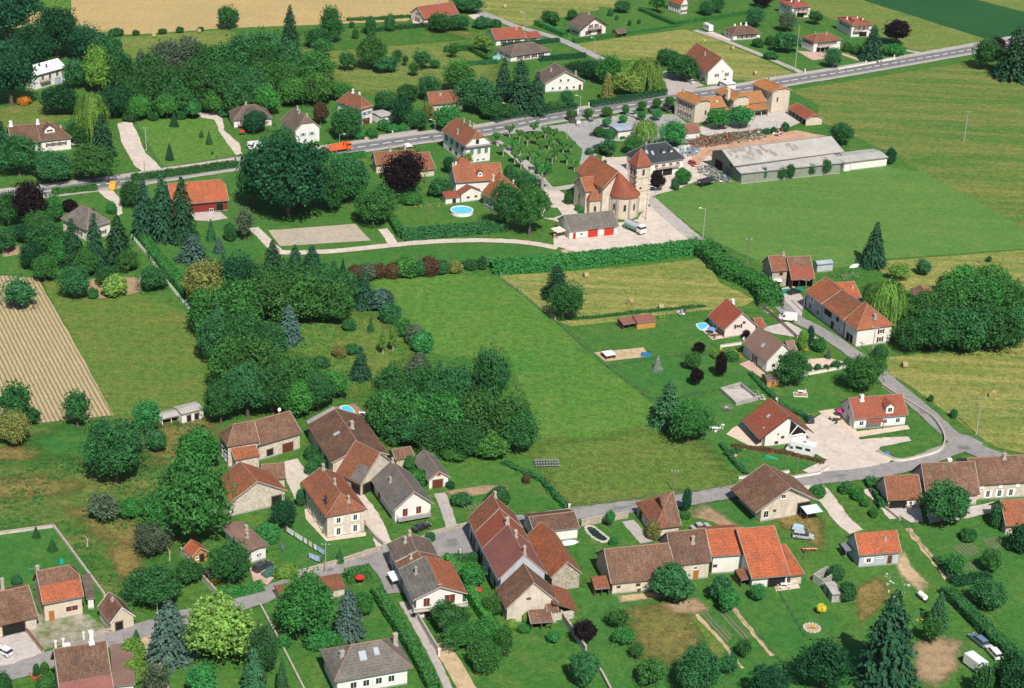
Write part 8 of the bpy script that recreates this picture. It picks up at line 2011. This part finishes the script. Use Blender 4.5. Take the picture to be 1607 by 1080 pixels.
# laundry
for i, (p0, p1, segs, lab) in enumerate((((450,838),(511,876), [(0,.2, 'w'),(.22,.42, 'w'),(.45,.53, 'w'),(.57,.66, 'c'),(.7,.78, 'w'),(.8,.98, 'b')], 'long washing line hung with white and blue sheets'),((485,879),(503,886), [(.02,.95, 'b')], 'short washing line with one pale blue sheet'),((441,862),(446,870), [(.1,.95, 'b')], 'small washing line beside the bungalow'))):
 a, b = at(*p0), at(*p1); d = (b - a); L = d.length; r = empty('washing_line', (a.x, a.y, 0), math.atan2(d.y, d.x), lab, 'washing line')
 for x in (0, L): q = MB(); q.tube((x, 0,0),(x, 0,1.9),.04); q.box((x, 0,1.82),(.05,.9,.05)); link('post', q.mesh('post', METAL), r)
 q = MB(); q.tube((0,0,1.8),(L, 0,1.8),.012, seg=4); link('line', q.mesh('line', METAL), r)
 for s0, s1, k in segs:
  q = MB(); n = 8
  for j in range(n + 1):
   x = L * (s0 + (s1 - s0) * j / n); y = .06 * math.sin(j * 2.1); q.v += [(x, y * .2,1.82),(x, y, .55 + .08 * math.sin(j))]
  for j in range(n): q.f.append((2 * j, 2 * j + 1,2 * j + 3,2 * j + 2)); q.m.append(0)
  link('sheet', q.mesh('sheet', {'w': plain('white_cloth', (.75,.75,.76),.8), 'c': CREMC, 'b': plain('pale_blue_cloth', (.42,.52,.74),.8)}[k], fix=False), r)
# play and farm things
GRN = plain('green_plastic', (.02,.3,.14),.4); TEAL = plain('teal_plastic', (.02,.38,.32),.4); BLUP = plain('blue_tarpaulin', (.03,.16,.32),.5)
def frame(p, q_, w, h, label, mat, name='swing', cat='swing set', canopy_=None):
 a, rz = heading(p, q_); r = empty(name, (a.x, a.y, 0), rz, label, cat); q = MB()
 for x in (-w / 2, w / 2):
  for y in (-.8,.8): q.tube((x, y, 0),(x, 0, h),.05)
 q.tube((-w / 2,0, h),(w / 2,0, h),.05); link('frame', q.mesh('frame', mat), r)
 for x in (-.6,.5):
  q = MB(); q.tube((x - .2,0, h),(x - .2,0,.5),.015, seg=4); q.tube((x + .2,0, h),(x + .2,0,.5),.015, seg=4); q.box((x, 0,.46),(.5,.25,.05)); link('swing_seat', q.mesh('swing_seat', plain('yellow_plastic', (.6,.5,.05),.5)), r)
frame((1443,976),(1456,974),3.4,2.4, 'green swing set beside the smaller dark conifer', GRN)
frame((1040,500),(1048,499),2.6,2.2, 'green swing right of the small wooden shed with red roof', GRN)
a, rz = heading((55,902),(64,900)); r = empty('goal', (a.x, a.y, 0), rz, 'small green football goal behind the two toned farmhouse', 'goal'); q = MB()
for x in (-1.3,1.3): q.tube((x, 0,0),(x, 0,1.6),.06); q.tube((x, 0,1.6),(x, 1.0,0),.04)
q.tube((-1.3,0,1.6),(1.3,0,1.6),.06); q.tube((-1.3,1.0,.04),(1.3,1.0,.04),.04); link('frame', q.mesh('frame', GRN), r)
q = MB(); q.xprism([(0,0),(0,1.3),(.15,1.3),(1.8,.1),(1.8,0)], -.35,.35, axis='y'); obj1('slide', (97,886), q, TEAL, 'teal slide on the walled lawn', 'slide', rz=2.2)
q = MB(); q.xprism([(-1.6,0),(-1.6,.55),(-1.2,.9),(-.9,.7),(1.7,.12),(1.7,0)], -.4,.4, axis='y'); obj1('slide', (1210,720), q, GRN, 'bright green slide on the lawn behind the huge barn', 'slide', rz=-.2)
q = MB(); q.box((0,0,0),(2.0,1.6,.6), top=.7); q.box((.2,.1,.55),(1.0,.8,.25), top=.6); obj1('covered_heap', (1391,714), q, BLUP, 'blue tarpaulin heap inside the curved garden wall', 'tarpaulin')
q = MB(); q.box((0,0,0),(2.6,1.4,.9), top=.8); q.box((1.2,.4,0),(.8,.8,.5)); obj1('covered_heap', (1013,559), q, BLUP, 'blue plastic heap at the end of the sandy pen', 'tarpaulin')
q = MB(); q.tube((0,0,0),(0,0,1.1),.12,.08); q.lathe((0,0,1.05), [(.1,0),(.4,.15),(.42,.22),(.1,.12)], 10); obj1('bird_bath', (1134,674), q, WHITE, 'white stone bird bath on the lawn', 'bird bath')
o, W, q = ring([(1138,713),(1150,709),(1159,717),(1147,721)], .35,.12, None)
r = empty('sand_box', (o.x, o.y, 0),0, 'square sand box beside the wire fence of the pasture', 'sand box'); link('frame', q.mesh('frame', WOOD), r); f = MB(); f.poly([(w_.x, w_.y, .2) for w_ in W]); link('sand', f.mesh('sand', S_['sand']), r)
o, W, q = ring([(1245,617),(1266,617),(1267,624),(1246,623)], .3,.12, None)
r = empty('flower_frame', (o.x, o.y, 0),0, 'white edged flower frame on the lawn below the loose dark tree', 'flower frame'); link('frame', q.mesh('frame', WW), r); f = MB(); f.poly([(w_.x, w_.y, .15) for w_ in W]); link('soil', f.mesh('soil', S_['earth']), r)
for i, (p, l) in enumerate((((1366,455), 'white cold frame cover in the vegetable garden, left one'),((1375,455), 'white cold frame cover in the vegetable garden, right one'))):
 q = MB(); q.xprism([(-.9,0),(-.9,.35),(.9,.7),(.9,0)], -.6,.6, axis='y'); obj1('cold_frame', p, q, WHITE, l, 'cold frame', 'cold frames', rz=1.4)
def rack(p, label):
 a = at(*p); r = empty('metal_rack', (a.x, a.y, 0),.12, label, 'metal rack'); 
 for j in range(3):
  q = MB()
  for i in range(9): q.box((-2.6 + i * .65,-.9 + j * .9,.55 + .25 * j),(.45,.7,.05))
  q.box((0,-.9 + j * .9,.48 + .25 * j),(5.6,.08,.08)); link('rack_shelf', q.mesh('rack_shelf', METAL), r)
 for x in (-2.4,0,2.4): q = MB(); q.tube((x, -1.4,0),(x, 1.2,1.2),.05); q.tube((x, 1.2,0),(x, 1.2,1.2),.05); link('leg', q.mesh('leg', METAL), r)
rack((858,731), 'tilted grey metal racks in the grass right of the lower copse')
# fire pit, gate pillars, planters
a = at(1274,986); r = empty('fire_pit', (a.x, a.y, 0),0, 'round stone fire pit with orange logs on the lawn', 'fire pit')
for i in range(14): t = i * 2 * math.pi / 14; q = MB(); q.box((math.cos(t) * 1.6, math.sin(t) * 1.6,0),(.6,.4,.25), rz=t + 1.57, top=.8); link('ring_stone', q.mesh('ring_stone', PW), r)
f = MB(); f.lathe((0,0,.07), [(1.4,0),(.01,.03)], 16, close=False); link('gravel', f.mesh('gravel', S_['sand']), r)
for i in range(5): q = MB(); q.tube((-.9 + .2 * i, -.4,.2 + .1 * i),(.5 + .1 * i, .5 - .2 * i, .3),.1); link('log', q.mesh('log', plain('orange_log', (.55,.25,.06),.8)), r)
def pillar(p, label, h=1.6, w=.4, mat=WW): q = MB(); q.box((0,0,0),(w, w, h)); q.box((0,0, h),(w + .15, w + .15,.12)); obj1('gate_pillar', p, q, mat, label, 'gate pillar', 'gate pillars')
for p, l in (((924,168), 'white gate pillar at the chalet drive, left one'),((935,167), 'white gate pillar at the chalet drive, right one'),((616,213), 'white gate pillar at the round bushes by the main road'),((907,178), 'white gate pillar at the end of the left wire fence'),((1263,115), 'gate pillar at the lower end of the straight lane'),((1358,102), 'gate pillar on the white wall below the cedar, left one'),((1403,93), 'gate pillar on the white wall below the cedar, right one'),((893,802), 'pale gate post at the corner of lawn and lane'),((132,1004), 'pale gate pillar of the weedy yard, right one'),((100,1014), 'pale gate pillar of the weedy yard, middle one'),((88,1018), 'pale gate pillar of the weedy yard, left one'),((689,1030), 'white pillar at the lower end of the white garden wall')): pillar(p, l)
# shelters on posts
def shade(p, q_, w, d, h, mat, label, drop=.3, name='canopy_shelter', cat='shelter'):
 a, rz = heading(p, q_); r = empty(name, (a.x, a.y, 0), rz, label, cat); q = MB(); t = .08
 q.v = [(-w / 2,-d / 2, h - drop),(w / 2,-d / 2, h - drop),(w / 2, d / 2, h),(-w / 2, d / 2, h),(-w / 2,-d / 2, h - drop + t),(w / 2,-d / 2, h - drop + t),(w / 2, d / 2, h + t),(-w / 2, d / 2, h + t)]
 q.f = [(3,2,1,0),(4,5,6,7),(0,1,5,4),(1,2,6,5),(2,3,7,6),(3,0,4,7)]; q.m = [0] * 6; link('canopy', q.mesh('canopy', mat), r)
 for x in (-w / 2 + .1, w / 2 - .1):
  for y, z in ((-d / 2 + .1, h - drop),(d / 2 - .1, h - .05)): q = MB(); q.box((x, y, 0),(.1,.1, z)); link('post', q.mesh('post', WOOD), r)
shade((876,371),(884,369),3.6,3.4,2.3, plain('cream_sheet', (.66,.58,.48),.7), 'cream canopy with firewood left of the red doored garage')
shade((1272,815),(1284,813),4.0,3.0,2.7, plain('pale_blue_sheet', (.58,.66,.72),.5), 'pale sheet canopy leaning against the huge barn gable')
shade((618,918),(624,928),3.6,1.8,2.3, WHITE, 'white awning along the shaded wall of the white row')
shade((640,238),(646,237),2.2,2.6,2.4, WHITE, 'small white shelter behind the low red roofed house')
shade((1108,292),(1116,290),6,3.0,2.2, plain('black_sheet', (.03,.03,.035),.6), 'low black roofed shelter beside the bright leafy tree')
q = MB()
for j in range(5):
 for i in range(9): q.tube((-1.3,-1.0 + i * .24,.12 + j * .24),(-.5,-1.0 + i * .24,.12 + j * .24),.11, seg=6)
obj1('firewood_stack', (875,372), q, plain('cut_firewood', (.34,.2,.1),.9), 'stack of firewood under the cream canopy', 'firewood')
# tarpaulin screen
a, rz = heading((1223,463),(1260,458)); b = at(1260,458); L = (b - a).length; r = empty('screen_fence', (a.x, a.y, 0), rz, 'teal green tarpaulin fence beside the black car', 'fence')
q = MB(); n = 16
for j in range(n + 1): q.v += [(L * j / n, .05 * math.sin(j * 1.7),.1),(L * j / n, .05 * math.sin(j * 1.7 + .5),1.6)]
for j in range(n): q.f.append((2 * j, 2 * j + 2,2 * j + 3,2 * j + 1)); q.m.append(0)
link('screen', q.mesh('screen', plain('teal_tarpaulin', (.02,.22,.17),.5), fix=False), r)
for j in range(5): q = MB(); q.box((L * j / 4,.1,0),(.08,.08,1.7)); link('post', q.mesh('post', METAL), r)
# scrap
def heap(name, poly, n, mats, label, size, hgt, seed, cat='scrap heap'):
 rg = random.Random(seed); W = [at(*p).to_2d() for p in poly]; o = sum(W, Vector((0,0))) / len(W); q = MB(); k = 0
 xs = [p.x for p in W]; ys = [p.y for p in W]
 while k < n:
  x, y = rg.uniform(min(xs), max(xs)), rg.uniform(min(ys), max(ys)); ins = False
  for i in range(len(W)):
   a, b = W[i], W[i - 1]
   if (a.y > y) != (b.y > y) and x < (b.x - a.x) * (y - a.y) / (b.y - a.y) + a.x: ins = not ins
  if not ins: continue
  k += 1; z = abs(rg.gauss(0, hgt)); mi = rg.randrange(len(mats)); t = rg.random(); s = size * rg.uniform(.4,1.5)
  if t < .5: 
   d = Vector((rg.uniform(-1,1), rg.uniform(-1,1), rg.uniform(-.3,.4))).normalized() * s * 1.3; q.tube((x - o.x, y - o.y, z + .2),(x - o.x + d.x, y - o.y + d.y, z + .2 + max(d.z, -z)), s * .07, seg=4, mi=mi)
  else: q.box((x - o.x, y - o.y, z * .6),(s, s * rg.uniform(.15,.8), s * rg.uniform(.1,.5)), mi=mi, rz=rg.uniform(0,3), top=rg.uniform(.6,1))
 return tag(link(name, q.mesh(name, mats), loc=(o.x, o.y, 0)), label, cat, None, 'stuff')
RUST = [plain('rust_red', (.24,.05,.028),.8), plain('rust_brown', (.13,.06,.035),.9), plain('rust_orange', (.26,.09,.045),.9), plain('scrap_grey', (.26,.25,.24),.6), plain('scrap_green', (.10,.14,.10),.8)]
GRY = [plain('scrap_grey', (.26,.25,.24),.6), plain('old_steel', (.16,.16,.16),.6), plain('scrap_dark', (.07,.07,.07),.8), plain('scrap_white', (.62,.62,.6),.6), plain('scrap_brown', (.2,.14,.1),.8), plain('scrap_blue', (.15,.25,.34),.6)]
heap('scrap', [(1078,222),(1100,216),(1150,209),(1158,214),(1150,226),(1110,232),(1085,234)], 900, RUST, 'heap of rusty red scrap metal behind the warehouse', .75,.4,3)
heap('scrap', [(1150,210),(1190,204),(1210,206),(1200,218),(1160,226),(1150,222)], 420, GRY + RUST[:3], 'mixed grey scrap at the right of the rusty heap', .7,.4,4)
heap('scrap', [(1092,262),(1118,262),(1140,276),(1150,287),(1120,288),(1110,278),(1096,272)], 420, GRY, 'grey scrap and machine parts in front of the warehouse gable', .75,.45,5)
heap('rubble', [(1055,236),(1066,232),(1090,236),(1096,242),(1075,246)], 110, [plain('scrap_white', (.62,.62,.6),.6), plain('scrap_blue', (.15,.25,.34),.6), METAL], 'stack of white and blue sheets beside the red yard', 1.8,.4,6)
heap('scrap', [(1212,208),(1226,206),(1228,213),(1214,215)], 60, [plain('scrap_white', (.62,.62,.6),.6), METAL, RUST[0]], 'pale junk behind the middle of the warehouse', 1.2,.4,7)
heap('firewood_heap', [(1192,480),(1204,484),(1214,492),(1204,494)], 60, [plain('stone_grey', (.4,.36,.33),.9), plain('stone_pink', (.45,.33,.28),.9)], 'pile of pale stones behind the pink house', .5,.3,8, 'stone heap')
heap('stones', [(1166,612),(1198,620),(1202,628),(1190,630)], 40, [PW, WW], 'pale rubble around the unfinished basin', .6,.2,9, 'rubble')
heap('junk', [(1130,637),(1150,640),(1152,646),(1136,646)], 40, GRY, 'building junk on the lawn below the unfinished basin', .7,.2,10, 'junk')
heap('hay_heap', [(1062,491),(1074,489),(1076,495),(1064,497)], 40, [plain('wrapped_white', (.6,.6,.6),.6), plain('scrap_dark', (.07,.07,.07),.8)], 'white wrapped bundles beside the mown meadow fence', .8,.5,12, 'bundles')
heap('rubble', [(1385,900),(1425,905),(1430,935),(1395,940)], 40, [PW, GRY[0], plain('scrap_brown', (.2,.14,.1),.8)], 'scattered junk on the worn ground beside the lawn', .5,.1,13, 'junk')
heap('flower_bed', [(1165,705),(1200,708),(1250,716),(1292,728),(1290,731),(1200,713)], 120, [plain('flower_red', (.45,.05,.05),.8), plain('flower_pink', (.55,.2,.2),.8), LEAF['green']], 'red flowers along the edge of the lawn behind the huge barn', .35,.3,14, 'flowers')
heap('flower_bed', [(1118,552),(1140,548),(1162,552),(1168,560),(1150,568),(1130,562)], 110, [plain('flower_yellow', (.55,.45,.05),.8), plain('flower_orange', (.6,.2,.04),.8), LEAF['light']], 'yellow and orange flower bed left of the taupe roofed house', .5,.3,15, 'flowers')
heap('flower_bed', [(640,322),(700,318),(722,314),(724,320),(690,326),(642,328)], 160, [LEAF['emerald'], LEAF['light'], plain('flower_pink', (.55,.2,.2),.8)], 'garden bed above the round pool lawn', .5,.3,16, 'flowers')
heap('flower_bed', [(1300,430),(1330,424),(1365,432),(1350,442),(1310,440)], 240, [LEAF['emerald'], LEAF['light'], LEAF['deep']], 'rows of vegetables behind the wide orange roof wing', .5,.2,17, 'vegetables')
heap('flower_bed', [(45,1058),(66,1060),(78,1072),(60,1080)], 120, [plain('flower_red', (.45,.05,.05),.8), plain('flower_orange', (.6,.2,.04),.8), LEAF['green']], 'red flower bed left of the pink house', .4,.3,18, 'flowers')
heap('flower_pots', [(606,882),(612,884),(618,898),(612,900)], 50, [plain('terracotta', (.4,.15,.08),.8), LEAF['green'], plain('flower_red', (.45,.05,.05),.8)], 'flower pots along the wall of the white row', .4,.3,19, 'flower pots')
# pale dead trunks in the wild meadow
for p, h, l in (((137,858),2.6, 'pale dead trunk in the wild meadow above the walled lawn'),((266,880),3.2, 'pale forked dead trunk left of the honey coloured hut')):
 q = MB(); q.tube((0,0,0),(.1,0, h * .6),.16,.1); q.tube((.1,0, h * .6),(-.3,.1, h),.09,.04); q.tube((.1,0, h * .6),(.5,-.1, h * .9),.08,.03); obj1('dead_trunk', p, q, plain('bleached_wood', (.5,.42,.32),.9), l, 'dead tree')
# concrete bay beside the sheds
o, W, q = ring([(1276,913),(1296,901),(1306,912),(1290,922)], 1.9,.25, None)
r = empty('compost_bay', (o.x, o.y, 0),0, 'open concrete bay beside the flat roofed shed', 'concrete bay'); link('wall', q.mesh('wall', Wm['grey']), r)
# somebody in white crossing the asphalt square
def person(p, rz, label):
 a = at(*p); sk = plain('skin', (.42,.24,.17),.6); cl = plain('white_clothes', (.7,.7,.68),.8)
 J = [(0,0,.92),(0,.0,1.15),(0,.02,1.38),(0,.03,1.5),(0,.04,1.63),(.2,.02,1.38),(.27,.1,1.12),(.26,.24,.92),(-.2,.02,1.38),(-.27,-.08,1.12),(-.27,.02,.9),(.1,.05,.88),(.12,.2,.5),(.12,.18,.08),(.12,.3,.04),(-.1,-.02,.88),(-.12,-.02,.48),(-.12,-.22,.1),(-.12,-.1,.04)]
 E = [(0,1),(1,2),(2,3),(3,4),(2,5),(5,6),(6,7),(2,8),(8,9),(9,10),(0,11),(11,12),(12,13),(13,14),(0,15),(15,16),(16,17),(17,18)]
 Rr = [.15,.13,.15,.06,.1,.07,.05,.035,.07,.05,.035,.1,.065,.045,.04,.1,.065,.045,.04]
 me = bpy.data.meshes.new('body'); me.from_pydata(J, E, []); o = link('person', me, loc=(a.x, a.y, .17), rz=rz); me.materials.append(cl); me.materials.append(sk)
 md = o.modifiers.new('skin', 'SKIN')
 if not me.skin_vertices: 
  bpy.context.view_layer.objects.active = o; bm = bmesh.new(); bm.from_mesh(me); bm.verts.layers.skin.verify(); bm.to_mesh(me); bm.free()
 for v, r_ in zip(me.skin_vertices[0].data, Rr): v.radius = (r_, r_)
 me.skin_vertices[0].data[0].use_root = True
 o.modifiers.new('sub', 'SUBSURF').levels = 1; o.modifiers['sub'].render_levels = 2
 tag(o, label, 'person')
 q = MB(); q.lathe((0,.04,1.6), [(.02,-.12),(.08,-.08),(.1,0),(.09,.08),(.02,.14)], 10); hd = link('head', q.mesh('head', sk), o)
 q = MB(); q.lathe((0,.02,1.64), [(.11,-.05),(.115,.02),(.09,.1),(.02,.13)], 10); link('hair', q.mesh('hair', plain('dark_hair', (.04,.025,.015),.8)), o)
 for s in (-1,1):
  q = MB(); x, y, z = (J[7] if s > 0 else J[10]); q.box((x, y + .02, z - .12),(.05,.09,.12), top=.8); 
  for i in range(4): q.tube((x, y - .02 + i * .025, z - .1),(x, y - .01 + i * .025, z - .19 + .01 * abs(i - 1)),.011,.008,5)
  q.tube((x, y + .06, z - .04),(x, y + .1, z - .11),.012,.009,5); link('hand', q.mesh('hand', sk), o)
person((722,871),1.2, 'person in white clothes walking on the asphalt square')
# ------------------------------------------------------------------ thin summer haze over the whole site
hm = bpy.data.materials.new('haze'); hm.use_nodes = True; ht = hm.node_tree; ht.nodes.clear()
ho = ht.nodes.new('ShaderNodeOutputMaterial'); hv = ht.nodes.new('ShaderNodeVolumePrincipled')
hv.inputs['Color'].default_value = (.80,.88,.97,1); hv.inputs['Density'].default_value = .000018; hv.inputs['Anisotropy'].default_value = .1
ht.links.new(hv.outputs[0], ho.inputs['Volume'])
q = MB(); q.box((0,3200,-1.0),(6200,7800,208.5))
tag(q.build('haze', hm), kind='stuff')
